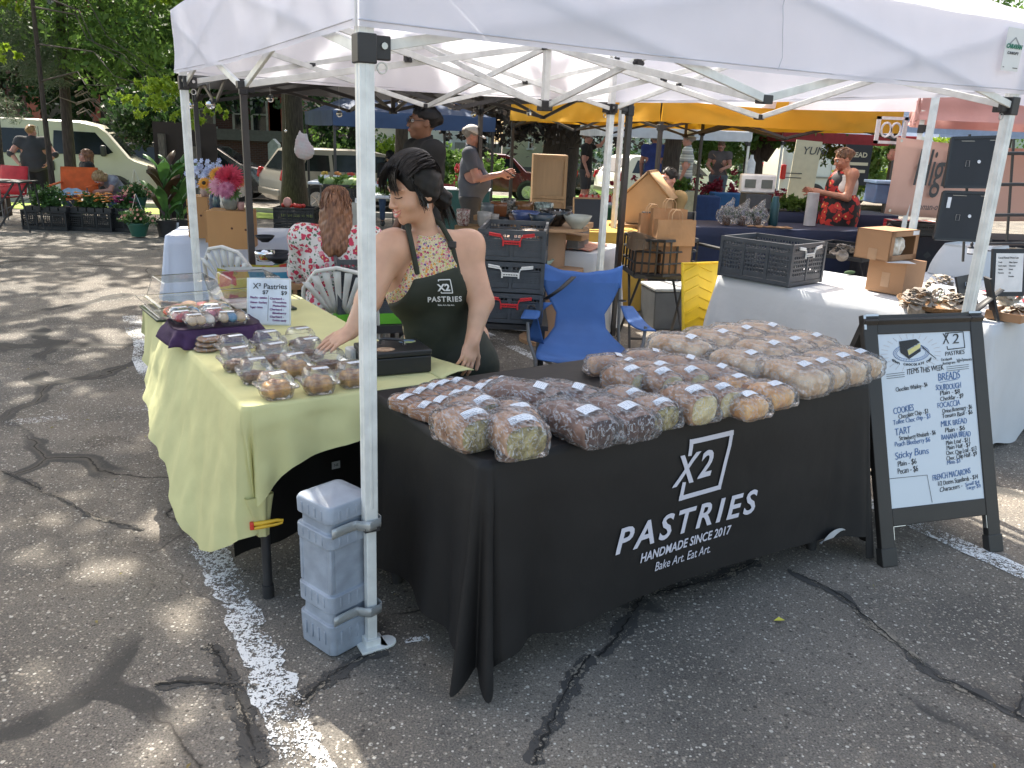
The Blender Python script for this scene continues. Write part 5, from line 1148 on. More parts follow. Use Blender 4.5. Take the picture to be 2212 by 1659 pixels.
# hair: cap, fringe and low ponytail
P=B.P;S=SD(); S.ell(P(0,.022,.040),(.084,.102,.094),hR,k=.02); S.ell(P(0,.02,.115),(.05,.06,.02),hR,k=.03)
S.ell(P(.06,.03,.0),(.030,.05,.055),hR,k=.02); S.ell(P(-.06,.03,.0),(.030,.05,.055),hR,k=.02); S.ell(P(0,.09,-.01),(.05,.035,.05),hR,k=.03)
c=P(0,-.058,.035);nn=hR@V(0,-1,-.30)
sd_build('hair',S,BH,tt,h=.006,disp=.002,ds=16,cut=above(c,nn))
S=SD(); S.cap(P(0,.105,-.02),P(.0,.125,-.07),.030,.034,k=.02); S.cap(P(.0,.125,-.07),P(.0,.125,-.125),.034,.014,k=.02); sd_build('ponytail',S,BH,tt,h=.006,disp=.004,ds=18)
b=MB(); b.tube([P(.028*math.cos(a),.110,-.012+.028*math.sin(a)) for a in np.linspace(0,2*PI,12,endpoint=False)],.005,n=6,closed=True); b.build('hair_tie',BLACKP,tt)
rng=random.Random(5); b=MB()
for i in range(620):   # swept strands over the crown
    x0=rng.uniform(-.084,.084); ys=rng.uniform(-.078,-.005)
    pts=[]
    for q in range(9):
        u=q/8; y=ys+(.112-ys)*u; zz=.044+.106*math.sqrt(max(0,1-((y-.022)/.112)**2))*math.sqrt(max(.05,1-(x0/.092)**2)); x=x0*(1-.55*u**3)*1.2
        pts.append(P(x+.005*math.sin(i+u*5),y,zz*(1-max(0,u-.55)**2*2.2)+.003*math.sin(i*1.7+u*3)))
    b.tube(pts,[.0006]+[.0016]*7+[.0006],n=3)
for i in range(170):  # fringe falling over the forehead
    x0=rng.uniform(-.055,.060); e=rng.uniform(.75,1.15); sd_=rng.uniform(-.2,.2)
    b.tube([P(x0*(.5+.55*u)+.012*u*u*(1 if x0>0 else -1),-.035-.068*math.sin(min(1.57,u*1.7)),.120-.095*u**1.4*e) for u in np.linspace(0,1,8)],[.0008,.0016,.0018,.0018,.0016,.0014,.001,.0004],n=3)
for i in range(60):   # temple locks
    s=rng.choice((-1,1)); b.tube([P(s*(.062+.018*u+.004*rng.random()),-.045+.02*u+rng.uniform(0,.03),.085-.16*u*rng.uniform(.8,1)) for u in np.linspace(0,1,7)],[.0015]*6+[.0004],n=3)
for i in range(80):   # tail wisps
    a=rng.uniform(0,6.28); b.tube([P(.03*math.cos(a)*(.5+u*.6),.115+.02*u+.03*math.sin(a)*u,-.02-.15*u*rng.uniform(.7,1.1)) for u in np.linspace(0,1,6)],[.0016]*5+[.0004],n=3)
tag(b.build('hair_strands',mat('hair_sheen',(.006,.005,.005),.4,col2=(.018,.014,.011),vs=40,spec=.35),tt),kind='stuff')
b=MB(); b.tube([P(.086,.0,-.042),P(.087,-.004,-.052)],.002,n=6); b.ball(P(.087,-.004,-.055),.004,8,5); b.build('earring',STEEL,tt)

# ================================================================ NEIGHBOURING STALLS (middle distance)
def zr(h): return CH-h
DGREY=mat('canopy_dark',(.10,.10,.105),.8,var=.08,vs=2,thin=.2,bump=.3,bs=4); YCAN=mat('canopy_yellow',(.78,.42,.03),.7,var=.06,vs=2,thin=.35,bump=.4,bs=5)
BCAN=mat('canopy_blue',(.035,.07,.16),.6,var=.15,vs=2,thin=.15,bump=.4,bs=4); PCAN=mat('canopy_pink',(.60,.34,.32),.8,var=.08,vs=3,thin=.25,bump=.8,bs=9); RCAN=mat('canopy_red',(.30,.03,.035),.7,thin=.3,var=.1); WCAN=mat('canopy_far_white',(.66,.70,.76),.7,thin=.3,var=.05); BWC=mat('canopy_pale_blue',(.36,.45,.62),.7,thin=.3,var=.1)
tent('canopy_tent','dark grey pop-up tent with dark legs hung with mirror balls behind the white tent',(-1.8,5.6),.46,2.95,DGREY,DARK_M,zt=2.2,zb=1.93,slide=1.84,peak=2.7,detail=False,seed=11,foot=False)
tent('canopy_tent','bright yellow pop-up tent with black legs over the pottery stall',(1.56,9.8),.42,3.6,YCAN,DARK_M,S2=4.2,zt=2.16,zb=1.83,slide=1.76,peak=2.95,detail=False,seed=21,foot=False,amp=.03)
tent('canopy_tent','blue pop-up tent over the vegetable stall by the tree trunk',(at_y(722,260,15).x,15),.40,2.95,BCAN,DARK_M,zt=2.05,zb=1.80,slide=1.75,peak=2.75,detail=False,seed=31,foot=False,truss=False)
tent('canopy_tent','white pop-up tent over the mushroom stall on the right',(2.95,6.3),.74,2.95,GREYW,WHITE_M,zt=2.36,zb=2.04,slide=2.06,peak=3.15,detail=False,seed=41,foot=False,legs=(1,0,0,1),truss=False)
tent('canopy_tent','dusty pink pop-up tent with crumpled valance on the right edge',(3.66,8.0),-.40,2.95,PCAN,WHITE_M,zt=2.13,zb=1.90,slide=1.82,peak=2.85,detail=False,seed=51,foot=False,amp=.06,truss=False,legs=(1,1,0,0))
pF=at_y(1640,300,17.); tent('canopy_tent','small far white tent behind the yellow one',(pF.x-3.0,17),.10,2.9,WCAN,WHITE_M,zt=2.07,zb=1.85,slide=1.80,peak=2.8,detail=False,seed=61,foot=False,truss=False,legs=(0,1,0,0))
pF=at_y(1705,310,19.); tent('canopy_tent','dark red tent far behind the woman in the poppy apron',(pF.x,19.5),.15,3.2,RCAN,WHITE_M,zt=2.15,zb=1.9,slide=1.85,peak=2.75,detail=False,seed=71,foot=False,truss=False,legs=(1,0,0,0))
pF=at_y(1900,310,15.); tent('canopy_tent','pale blue tent far behind the pink banner',(pF.x,15),.15,3.4,BWC,WHITE_M,zt=2.25,zb=2.0,slide=1.95,peak=2.85,detail=False,seed=81,foot=False,truss=False,legs=(0,1,0,0))
# mirror balls
MIR=mat('mirror_tile',(.75,.77,.78),.08,metal=1,var=.1,vs=60)
bb=MB(); n=16;m=11
for i in range(m):
    p0=-PI/2+PI*i/m; p1=-PI/2+PI*(i+1)/m
    for k in range(n):
        a0=2*PI*k/n;a1=2*PI*(k+1)/n; e=.004; f=lambda p,a:(math.cos(p)*math.cos(a),math.cos(p)*math.sin(a),math.sin(p))
        bb.add([f(p0+e,a0+e),f(p0+e,a1-e),f(p1-e,a1-e),f(p1-e,a0+e)],[(0,1,2,3)])
MBm=bb.mesh('mirror_tiles',MIR,smooth=False)
for i,(px,py,r,y) in enumerate([(455,226,9.5,7.2),(396+15,228,7,8.0),(584,213,7.5,7.0),(733,246,6.6,7.4),(513,176,9,5.8),(863,222,4.5,9),(974,227,8.5,6.8),(1023,247,6,7.2),(1143,244,6,7.2),(1072,221,4.5,9),(586+31,283,3,9.2)]):
    p=at_y(px,py,y); R_=r*y/1786; t=thing('mirror_ball',['mirror ball hanging in front of the bright leaves','mirror ball half hidden behind the left white leg','mirror ball above the red shutter window','mirror ball in front of the blue tent corner','mirror ball beside the top of the dark leg','small mirror ball left of the tall woman\'s hair','mirror ball just above the tall woman\'s face level, right of her','mirror ball beside the dark back leg','mirror ball hanging below the white center hub','small mirror ball by the yellow canopy corner','tiny mirror ornament beside the red shutter'][i],'mirror ball',p,i,'mirror balls hung round the dark tent',s=R_)
    link('mirror_tiles',MBm,t); b=MB(); b.cyl((0,0,1),(0,0,1+ (1.95-p.z-R_)/R_ if p.z<1.9 else 3),.04,n=5); b.cyl((0,0,.9),(0,0,1.15),.2,n=8); b.build('hanging_wire',STEEL,t)
# ---- blue camp chair
CBL=mat('chair_blue',(.045,.13,.37),.7,var=.08,vs=5,bump=.4,bs=9,thin=.12); TUBE=mat('grey_tube',(.16,.16,.165),.4,metal=.5)
q=at_y(1258,760,4.75); CX=thing('camp_chair','bright blue folding camp chair with mesh back behind the bread table','camp chair',(q.x,4.95,0),.02)
b=MB(); pr_=[(.86,.20,.235),(.84,.185,.235),(.74,.15,.235),(.66,.125,.20),(.58,.095,.150),(.50,.06,.160),(.45,.0,.205),(.42,-.08,.255),(.41,-.20,.275),(.42,-.34,.285),(.40,-.36,.285)]
def cs_(u,v):
    k=v*(len(pr_)-1); i=min(int(k),len(pr_)-2); f=k-i; z,y,w=[pr_[i][q]*(1-f)+pr_[i+1][q]*f for q in range(3)]; x=(u-.5)*2*w
    return (x,y+.03*(1-(2*u-1)**2)*(1 if v<.5 else 0),z-(.05*(1-(2*u-1)**2) if v<.12 else 0)-.03*(1-(2*u-1)**2)*(v>.6)+.004*noise.noise(Vector((u*6,v*9,2))))
b.grid(cs_,18,30); b.build('seat_sling',CBL,CX,solid=.003,ang=None)
b=MB(); b.grid(lambda u,v:((u-.5)*.50,.185-.02*v+.03*(1-(2*u-1)**2)-.012,.875-.14*v-.055*(1-(2*u-1)**2)*(1-v)+.003*math.sin(u*20)),18,4); b.build('headrest_band',mat('chair_blue_band',(.05,.14,.42),.65,bump=.3,bs=12),CX,solid=.006,ang=None)
for s in (-1,1):
    b=MB(); b.tube([(s*.24,.19,.86),(s*.25,.14,.5),(s*.26,.10,.25),(s*.27,.06,.02)],.010,n=8); b.build('back_post',TUBE,CX)
    b=MB(); b.tube([(s*.34,-.30,.60),(s*.33,-.32,.5),(s*.29,-.37,.40),(s*.27,-.36,.02)],.010,n=8); b.build('front_post',TUBE,CX)
    b=MB(); b.bar((s*.27,.05,.04),(-s*.26,-.34,.40),.014); b.build('cross_brace',TUBE,CX); b=MB(); b.bar((s*.26,.08,.36),(s*.28,-.35,.05),.014); b.build('side_brace',TUBE,CX)
    b=MB(); b.grid(lambda u,v:(s*(.25+.075*v+.07*u*(1 if s>0 else .8)+.03*math.sin(PI*u)*(v-.5)),.12-.46*u,.64-.01-.045*u*(s>0)-.03*math.sin(PI*u)),12,5); b.build('armrest',CBL,CX,solid=.008,ang=None)
    b=MB(); b.lathe([(.022,0),(.028,.004),(.022,.008)],n=12,cap=False); b.build('grommet',BLACKP,CX,M=TR(s*.26,.12,.66))
b=MB(); b.grid(lambda u,v:(-.28-.05*u+.10*u*v,-.02-.1*v,.60-.17*u),5,5); b.grid(lambda u,v:(-.24+.06*u-.12*v*u,.0,.66-.1*v),4,4); b.build('cup_pocket',CBL,CX,solid=.004)
b=MB(); b.tube([(-.30,-.17,.668),(-.335,-.17,.668),(-.34,-.22,.666),(-.30,-.225,.666)],.008,n=6,closed=True); b.build('cup_ring',BLACKP,CX)
b=MB(); b.grid(lambda u,v:(-.05-.18*v+.035*(u-.5),.145-.06*v-.05*math.sin(PI*v),.80-.14*v),2,8); b.build('shoulder_strap',BLACKP,CX,solid=.002)
# ---- folding crates
CRG=mat('crate_grey',(.055,.063,.075),.5,var=.1,vs=20); HR=mat('handle_red',(.55,.03,.035),.45); HW=mat('handle_white',(.7,.7,.68),.45)
def crate_meshes(L,W,H,key,m=CRG):
    """open folding crate, origin at base centre: returns wall panels with raised ribs and vent grid"""
    out=[]
    def wall(w,ax,s):
        b=MB(); t=.012
        def bx(x0,z0,x1,z1,d0=-.004,d1=.004):
            if ax=='x': b.b2(x0,s*(W/2-.008)+s*d0,z0,x1,s*(W/2-.008)+s*d1,z1)
            else: b.b2(s*(L/2-.008)+s*d0,x0,z0,s*(L/2-.008)+s*d1,x1,z1)
        bx(-w/2,.004,w/2,.028,-.006,.008); bx(-w/2,H-.028,w/2,H,-.006,.009); bx(-w/2,H-.052,w/2,H-.044,-.004,.006)
        k=3 if w>.45 else 2
        for i in range(k+1): x=-w/2+w*i/k; bx(max(-w/2,x-.010),.02,min(w/2,x+.010),H-.02,-.005,.007)
        for i in range(k):
            xa=-w/2+w*i/k+.012; xb=-w/2+w*(i+1)/k-.012; bx(xa,.03,xb,.06,-.004,.004); bx(xa,H-.075,xb,H-.055)
            n=7; rows=5
            for a in range(n+1): x=xa+(xb-xa)*a/n; bx(x-.0045,.06,x+.0045,H-.075,-.003,.002)
            for r in range(rows+1): z=.06+(H-.135)*r/rows; bx(xa,z-.0045,xb,z+.0045,-.002,.003)
        n=int(w/.022)
        for a in range(n): x=-w/2+w*(a+.5)/n; bx(x-.003,H-.045,x+.003,H-.028,-.003,.006)
        return b.mesh('crate_wall',m,smooth=False)
    for s in (-1,1): out.append(('crate_wall',wall(L,'x',s))); out.append(('crate_wall',wall(W,'y',s)))
    b=MB(); b.b2(-L/2+.01,-W/2+.01,0,L/2-.01,W/2-.01,.008); out.append(('crate_floor',b.mesh('crate_floor',m)))
    for sx in (-1,1):
        for sy in (-1,1): b=MB(); b.box((sx*(L/2-.008),sy*(W/2-.008),H/2),(.022,.022,H)); out.append(('corner_post',b.mesh('corner_post',m,smooth=False)))
    return out
def crate(label,loc,rz,ms,group=None,handle=None,W=.4,L=.6,H=.22,hside=-1,hend='y',name='folding_crate'):
    t=thing(name,label,'crate',loc,rz,group)
    for nm,me in ms: link(nm,me,t)
    if handle:
        b=MB()
        y=hside*((W if hend=='x' else L)/2+.006)
        P=[(-.135,.045),(-.06,.035),(-.05,.008),(.05,.008),(.06,.035),(.135,.045)]
        def T3(x,z): return (x,y,z+H-.075) if hend=='x' else (y,x,z+H-.075)
        b.tube([T3(*p) for p in P],.006,n=5); b.tube([T3(-.135,.055),T3(-.065,.045)],.006,n=5); b.tube([T3(.135,.055),T3(.065,.045)],.006,n=5)
        for k in range(7): b.bar(T3(-.045+.015*k,-.004),T3(-.045+.015*k,.008),.004)
        b.tube([T3(-.05,-.006),T3(.05,-.006)],.004,n=5); b.tube([T3(-.05,-.02),T3(-.05,.01)],.006,n=5); b.tube([T3(.05,-.02),T3(.05,.01)],.006,n=5)
        b.build('crate_handle',handle,t)
    return t
CRM=crate_meshes(.6,.4,.185,'a')
c0=at_y(1177,705,4.95); rz=-.06+PI/2
for i,(h,l) in enumerate(((HR,'grey folding crate with red handles, bottom of the stack by the blue chair'),(HW,'grey folding crate with white handles, middle of the stack'),(HR,'open grey folding crate with red handles, top of the stack, holding wrapped bread'))):
    crate(l,(c0.x-.205,5.24,c0.z+.01+.19*i),rz,CRM,'stacked grey crates by the blue chair',handle=h,H=.185,hside=-1,hend='y')
t=thing('side_table','low black metal table carrying the stack of grey crates','table',(c0.x-.21,5.24,0),0.)
b=MB(); b.b2(-.22,-.31,c0.z-.025,.23,.31,c0.z+.004); b.build('tabletop',BLACKP,t)
for x in (-.2,.2):
    for y in (-.29,.29): b=MB(); b.bar((x,y,0),(x,y,c0.z-.02),.022); b.build('leg',BLACKP,t)
    b=MB(); b.bar((x,-.29,c0.z-.04),(x,.29,.12),.014); b.build('leg_brace',BLACKP,t)
for i in range(3):
    p=(c0.x-.25+.07*i,5.15+.1*i,c0.z+.38+.06+.02*i); tt_=thing('wrapped_loaf',['wrapped flat loaf at the near end of the top grey crate','wrapped flat loaf in the middle of the top grey crate','wrapped flat loaf at the far end of the top grey crate'][i],'bread',p,1.2+i,'loaves in the top grey crate'); link('crust',KINDS['brown'][i][0][1],tt_); link('bag',KINDS['brown'][i][1][1],tt_); tt_.scale=(.8,.8,.6)
c1=at_y(884,700,4.75); GRN=mat('crate_green',(.12,.42,.03),.5)
for i,l in enumerate(('grey folding crate with bright green base, bottom of the stack behind the baker','grey folding crate on top of the green-based one behind the baker')):
    t=crate(l,(c1.x-.30,5.0,c1.z+.0+.19*i),.12+PI/2+.2,CRM,'stacked grey crates behind the baker',H=.185)
    if i==0: b=MB(); b.b2(-.312,-.208,.0,.312,.208,.06); b.build('green_panel',GRN,t)
t=thing('bench','low black bench under the crates behind the baker','bench',(c1.x-.33,4.95,0),.3); b=MB(); b.b2(-.34,-.3,c1.z-.05,.34,.3,c1.z-.004); b.build('seat',BLACKP,t)
for x in (-.3,.3):
    for y in (-.26,.26): b=MB(); b.bar((x,y,0),(x,y,c1.z-.05),.03); b.build('leg',BLACKP,t)
# ---- mushroom stall table
WCL=mat('white_cloth',(.60,.62,.64),.85,var=.04,vs=3,bump=.5,bs=10,thin=.1)
MFo=at_z(2146,703,.75); MFl=at_z(1547,594,.75); rot=math.atan2((MFl-MFo).y,(MFl-MFo).x)-PI/2; MF=Fr((MFo.x,MFo.y,0),rot); ML=(MFl-MFo).length
folding_table('folding table under the white mushroom stall cloth',MF,.95,ML,h=.74,group=None)
mc=drape(MF,.95,ML,.75,lambda s,u:.03+.02*math.sin(u*9),lambda s,u:.05 if s<4 else .12,lambda s,u:.012*math.sin(u*(26 if s in(1,3) else 13)+1),seed=14,n_side=(24,60,24,60),n_c=8,nt=10,crump=.006,amp=.04)
tag(mc.build('tablecloth',WCL,None,ang=None),'long white tablecloth of the mushroom stall','tablecloth')
pa,pb,pcr=at_z(1702,622,.755),at_z(1550,595,.755),at_z(1788,606,.755)
ex=(pb-pa); Lb=ex.length; rzb=math.atan2(ex.y,ex.x); CRB=crate_meshes(Lb,.42,.27,'b'); mid=(pa+pb)/2; nrm=Vector((math.sin(rzb),-math.cos(rzb),0)); nrm=nrm if nrm.dot(pcr-pa)>0 else -nrm
t=crate('big dark grey folding crate with white handle on the white-clothed table','' or (mid.x+nrm.x*.21,mid.y+nrm.y*.21,.757),rzb,CRB,handle=HW,L=Lb,W=.42,H=.27,hside=-1,hend='y')
CARD=mat('cardboard',(.36,.20,.105),.8,var=.06,vs=4,bump=.15,bs=40); CARD_IN=mat('cardboard_inside',(.20,.11,.06),.85); TAPEC=mat('box_tape',(.40,.25,.15),.3)
def obox(name,label,cat,px,pl,pr_,z,h,m,px2=None):
    a,l,r=at_z(*px,z),at_z(*pl,z),at_z(*pr_,z); e=(l-a); L=e.length; rz=math.atan2(e.y,e.x); n=Vector((-math.sin(rz),math.cos(rz),0)); W=abs((r-a).dot(n)); sg=1 if (r-a).dot(n)>0 else -1
    t=thing(name,label,cat,a,rz); return t,L,W*sg,h
t,L,W,h=obox('cardboard_box','closed brown cardboard box standing under the window-cut box','box',(1947,640),(1866,633),(1968,600),.757,.19,CARD)
t.rotation_euler[2]=2.214; L=.25; W=-.24
b=MB(); b.b2(0,0,0,L,W,.205); b.build('box_walls',CARD,t,bevel=.003); b=MB(); b.b2(L*.38,-.002 if W>0 else .002,.04,L*.60,0,.13); b.build('tape_strip',TAPEC,t)
zb=.757+.205+.004
t,L,W,h=obox('cardboard_box','brown cardboard box with a cut window showing white mycelium, stacked on the other','box',(1918,566),(1843,560),(1976,551),zb,.2,CARD)
t.rotation_euler[2]=2.214; L=.234; W=-.32; H=.185; f=MB(); th=.006
f.b2(0,0,0,L,W,th); f.b2(0,0,H-th,L,W,H); f.b2(0,W-th*(1 if W>0 else -1),0,L,W,H); f.b2(L-th,0,0,L,W,H); f.b2(0,0,0,L,th*(1 if W>0 else -1),H); 
f.b2(0,0,0,th,W,.035); f.b2(0,0,H-.035,th,W,H); f.b2(0,0,0,th,W*.13,H); f.b2(0,W*.88,0,th,W,H); f.build('box_walls',CARD,t); 
b=MB(); b.b2(-.001,W*.75,H-.030,0,W*.97,H-.004); b.build('name_label',mat('label_white',(.72,.74,.78),.5),t); b=MB(); b.b2(L*.35,-.0015*(1 if W>0 else -1),0,L*.6,0,.07); b.build('tape_strip',TAPEC,t)
MYC=mat('mycelium',(.45,.38,.28),.5,col2=(.80,.77,.70),vs=30,bump=.8,bs=50); S=SD(); S.ell((.07,W*.40,.085),(.07,abs(W)*.33,.075),k=.02); link('mycelium_block',sd_mesh('mycelium_block',[(S,None,0,.008,None,None,None)],MYC,fn=crumple(.004,50,3)),t)
t=thing('paper_sheet','white printed paper lying between the two cardboard boxes','paper',at_z(1955,566,zb),rz); b=MB(); b.box((.0,.04,-.001),(.12,.17,.001)); b.build('paper',mat('paper',(.7,.7,.7),.7),t)
# mushrooms
OY=mat('oyster_mushroom',(.30,.25,.20),.7,col2=(.58,.51,.42),vs=22,bump=.4,bs=60,sss=.1); OYD=mat('oyster_mushroom_grey',(.22,.185,.155),.7,col2=(.42,.36,.30),vs=22,bump=.4,bs=60)
def capmesh(seed,m):
    b=MB()
    def f(u,v):
        a=-1.9+3.8*u; r=v*(1+.14*math.sin(a*3+seed)+.07*math.sin(a*7+seed*2)); return (r*math.sin(a),-r*math.cos(a)*.9+ .35,.22*v*v*math.cos(a*2.2+seed)*.5-.35*(1-v)**1.5+.08*math.sin(a*5+seed)*v)
    b.grid(f,16,6); return b.mesh('mushroom_cap',m,ang=None)
CAPS=[[capmesh(i,m) for i in range(4)] for m in (OY,OYD)]
def mushrooms(label,c,r,n,k,seed,h=.12,group='oyster mushroom clumps'):
    rg=random.Random(seed); t=thing('oyster_mushrooms',label,'mushrooms',c,0,group)
    for i in range(n):
        a=rg.uniform(0,2*PI); e=rg.uniform(.1,1.35); d=Vector((math.cos(a)*math.cos(e),math.sin(a)*math.cos(e),math.sin(e))); p=Vector((d.x*r[0],d.y*r[1],d.z*h+.01))
        s=rg.uniform(.024,.042); R=(d*.75+Vector((0,0,.55))).to_track_quat('Z','Y').to_matrix().to_4x4()
        link('mushroom_cap',CAPS[k][i%4],t,M=Matrix.Translation(p)@R@Matrix.Rotation(rg.uniform(-.6,.6),4,'Z')@Matrix.Scale(s,4))
    b=MB(); b.ball((0,0,.0),(r[0]*.55,r[1]*.55,h*.55),12,8); b.build('mushroom_stem',CAPS[k][0].materials[0],t); return t
WICK=mat('wicker',(.22,.12,.05),.8,var=.4,vs=90,bump=.6,bs=120)
tr=at_z(2010,672,.757); t=thing('wicker_tray','shallow wicker tray loaded with oyster mushrooms','tray',(tr.x+.07,tr.y+.10,.757),rot+.5); b=MB(); b.lathe([(0,.002),(.14,.004),(.20,.03),(.21,.045),(.205,.045),(.19,.03),(.13,.012),(0,.010)],n=30,sx=1.35,cap=False); b.build('tray_body',WICK,t)
for i,(px,py,rr,n,k,h,l,z) in enumerate([(1985,640,(.09,.08),42,1,.11,'grey-brown clump of oyster mushrooms at the left end of the wicker tray',.80),(2030,618,(.09,.08),34,0,.15,'tall beige clump of oyster mushrooms behind the white sprig',.80),(2065,645,(.08,.07),26,0,.09,'pale cream clump in the middle of the wicker tray',.80),(2180,625,(.08,.08),40,0,.12,'upright beige clump to the right of the tent leg',.80),(2200,665,(.07,.05),22,0,.05,'flat pale mushrooms in the cardboard tray at the right edge',.79),(2195,545,(.11,.08),30,0,.08,'clump of mushrooms on the raised white cloth at the right edge',.98),(1822,535,(.09,.06),26,1,.08,'mushrooms piled in the black crate behind the cardboard boxes',.86)]):
    q=at_z(px,py,z+h*.4); mushrooms(l,(q.x,q.y,z-.03),rr,n,k,i,h)
q=at_z(2030,610,.92); t=thing('flower_sprig','small sprig of white blossoms stuck among the oyster mushrooms','flowers',(q.x-.02,q.y-.06,.86)); WB=mat('white_blossom',(.78,.78,.76),.6)
for i in range(16): b=MB(); b.ball((random.uniform(-.035,.035),random.uniform(-.02,.02),random.uniform(-.03,.03)),.007,6,4); b.build('blossom',WB,t)
b=MB(); b.tube([(0,0,-.05),(.01,0,.02)],.002); b.build('stem',mat('stem_green',(.06,.12,.03),.7),t)
q=at_z(1834,562,.757); CRS=crate_meshes(.42,.3,.12,'c',mat('crate_black',(.018,.018,.02),.5)); crate('low black crate of mushrooms beside the big grey crate',(q.x+.02,q.y+.12,.757),rzb,CRS,H=.12,name='mushroom_crate')
q=at_z(1835,592,.757); t=thing('garden_glove','small dark green bundle lying on the white cloth','cloth',(q.x,q.y,.757),.5); b=MB(); b.ball((0,0,.012),(.055,.02,.014),12,7); b.build('bundle',mat('bundle_green',(.04,.08,.03),.9,bump=.6),t)
# raised white cloth riser and what stands on it
q=at_z(2105,600,.757); t=thing('cloth_riser','white cloth draped over a raised box behind the mushrooms','cloth',(q.x+.12,q.y+.28,.757),rot)
def riser(u,v):
    a=2*PI*u; k=.35; sx=math.copysign(abs(math.cos(a))**k,math.cos(a)); sy=math.copysign(abs(math.sin(a))**k,math.sin(a)); R=.82+.30*v+.02*math.sin(a*11)*v; return (.34*R*sx,.18*R*sy,.215*(1-v)**.6+.0)
b=MB(); b.grid(riser,60,8,cu=True); b.f.append(tuple(range(60))); b.mi.append(0); b.build('cloth',WCL,t,ang=None)
BLKF=mat('frame_black',(.012,.014,.02),.55,var=.2,vs=4)
def picframe(label,tl,tr_,br,bl,y,name='picture_frame'):
    P=[at_y(*p,yy) for p,yy in ((bl,y),(br,y),(tr_,y+.05),(tl,y+.05))]; o=P[0]; t=thing(name,label,'picture frame',o)
    e=(P[1]-P[0]); u=(P[3]-P[0]); n=e.cross(u).normalized()
    b=MB(); b.add([tuple(p-o+n*d) for d in (-.004,.008) for p in P],[(0,1,2,3),(7,6,5,4),(0,4,5,1),(1,5,6,2),(2,6,7,3),(3,7,4,0)]); b.build('backing_board',BLKF,t)
    for i in range(4):
        b=MB(); a,c=P[i]-o,P[(i+1)%4]-o; d=(c-a).normalized(); cen=(P[0]+P[2])/2-o; a=a+(cen-a)*.03; c=c+(cen-c)*.03; b.bar(a+n*.002,c+n*.002,.016,.022,up=n); b.build('frame_rail',mat('frame_edge',(.010,.010,.013),.35),t)
    for k in (.2,.75): b=MB(); a=(P[3]-o).lerp(P[2]-o,k)-(u*.08)+n*.010; b.bar(a,a+e*.25,.003,.002); b.build('turn_clip',STEEL,t)
    b=MB(); c=(P[0]+P[2])/2-o+n*.011; b.lathe([(0,0),(.011,0),(0,.002)],n=10,cap=False,c=(0,0,0)); b.build('sticker_dot',mat('label_white',(.72,.74,.78),.5),t,M=Matrix.Translation(c+e*.10)@n.to_track_quat('Z','Y').to_matrix().to_4x4())
    b=MB(); a=c-e*.15-u*.1; b.tube([a,a+u*.12,a+u*.12+e*.07,a+e*.07],.0015,n=4,closed=True); b.build('wire_hanger',STEEL,t); return t,o,P,n,e,u
picframe('upper black picture frame seen from behind, hung over the mushroom stall',(2055,297),(2166,294),(2149,406),(2038,405),5.25)
t,o,P_,n,e,u=picframe('lower black picture frame seen from behind with white sticker',(2037,413),(2146,416),(2131,523),(2016,517),5.2)
b=MB(); a=(P_[3]-o)+e*.10-u*.12+n*.012; b.add([a,a+e*.07,a+e*.07-u*.22,a-u*.22],[(0,1,2,3)]); b.build('white_sticker',mat('label_white',(.72,.74,.78),.5),t)
t=thing('display_rack','black grid display rack holding the picture frames','rack',at_y(2150,560,5.35))
o=at_y(2150,560,5.35)
for px,y0,y1 in ((2095,290,565),(2190,300,520)): b=MB(); b.bar(at_y(px,y0,5.33)-o,at_y(px-15,y1,5.33)-o,.012); b.build('upright',BLACKP,t)
for py in (335,402,468,530): b=MB(); b.tube([at_y(2120,py-3,5.33)-o,at_y(2205,py-4,5.3)-o,at_y(2235,py-2,5.28)-o],.011,n=8); b.build('rack_arm',BLACKP,t)
for px,py,l in ((2095,542,'small white labelled bottle left of the tent leg'),(2135,535,'dark dropper bottle with white label right of the tent leg')):
    q=at_z(px,py+8,.97); t=thing('tincture_bottle',l,'bottle',(q.x,q.y,.972),0,'tincture bottles'); b=MB(); b.lathe([(0,0),(.018,.0),(.019,.004),(.019,.045),(.012,.055),(.008,.058),(.008,.064)],n=14); b.build('bottle_body',BLKF,t); b=MB(); b.lathe([(.0195,.008),(.0195,.040)],n=14,cap=False); b.build('bottle_label',mat('label_white',(.72,.74,.78),.5),t); b=MB(); b.lathe([(.010,.06),(.010,.075),(.006,.08),(.006,.095)],n=10); b.build('dropper_cap',BLACKP,t)
for i in range(5):
    q=at_z(2135+13*i,622-3*(i%2),.78); t=thing('dropper_bottle','tiny dark blue dropper bottle, '+['leftmost','second','middle','fourth','rightmost'][i]+' in the row of five by the price list','bottle',(q.x,q.y,.775),0,'row of tiny dropper bottles'); b=MB(); b.lathe([(0,0),(.013,0),(.013,.026),(.006,.034),(.006,.04)],n=12); b.build('bottle_body',mat('cobalt',(.01,.015,.06),.15,spec=.8),t); b=MB(); b.lathe([(.007,.038),(.007,.05),(.003,.054),(.003,.068)],n=8); b.build('dropper_cap',BLACKP,t)
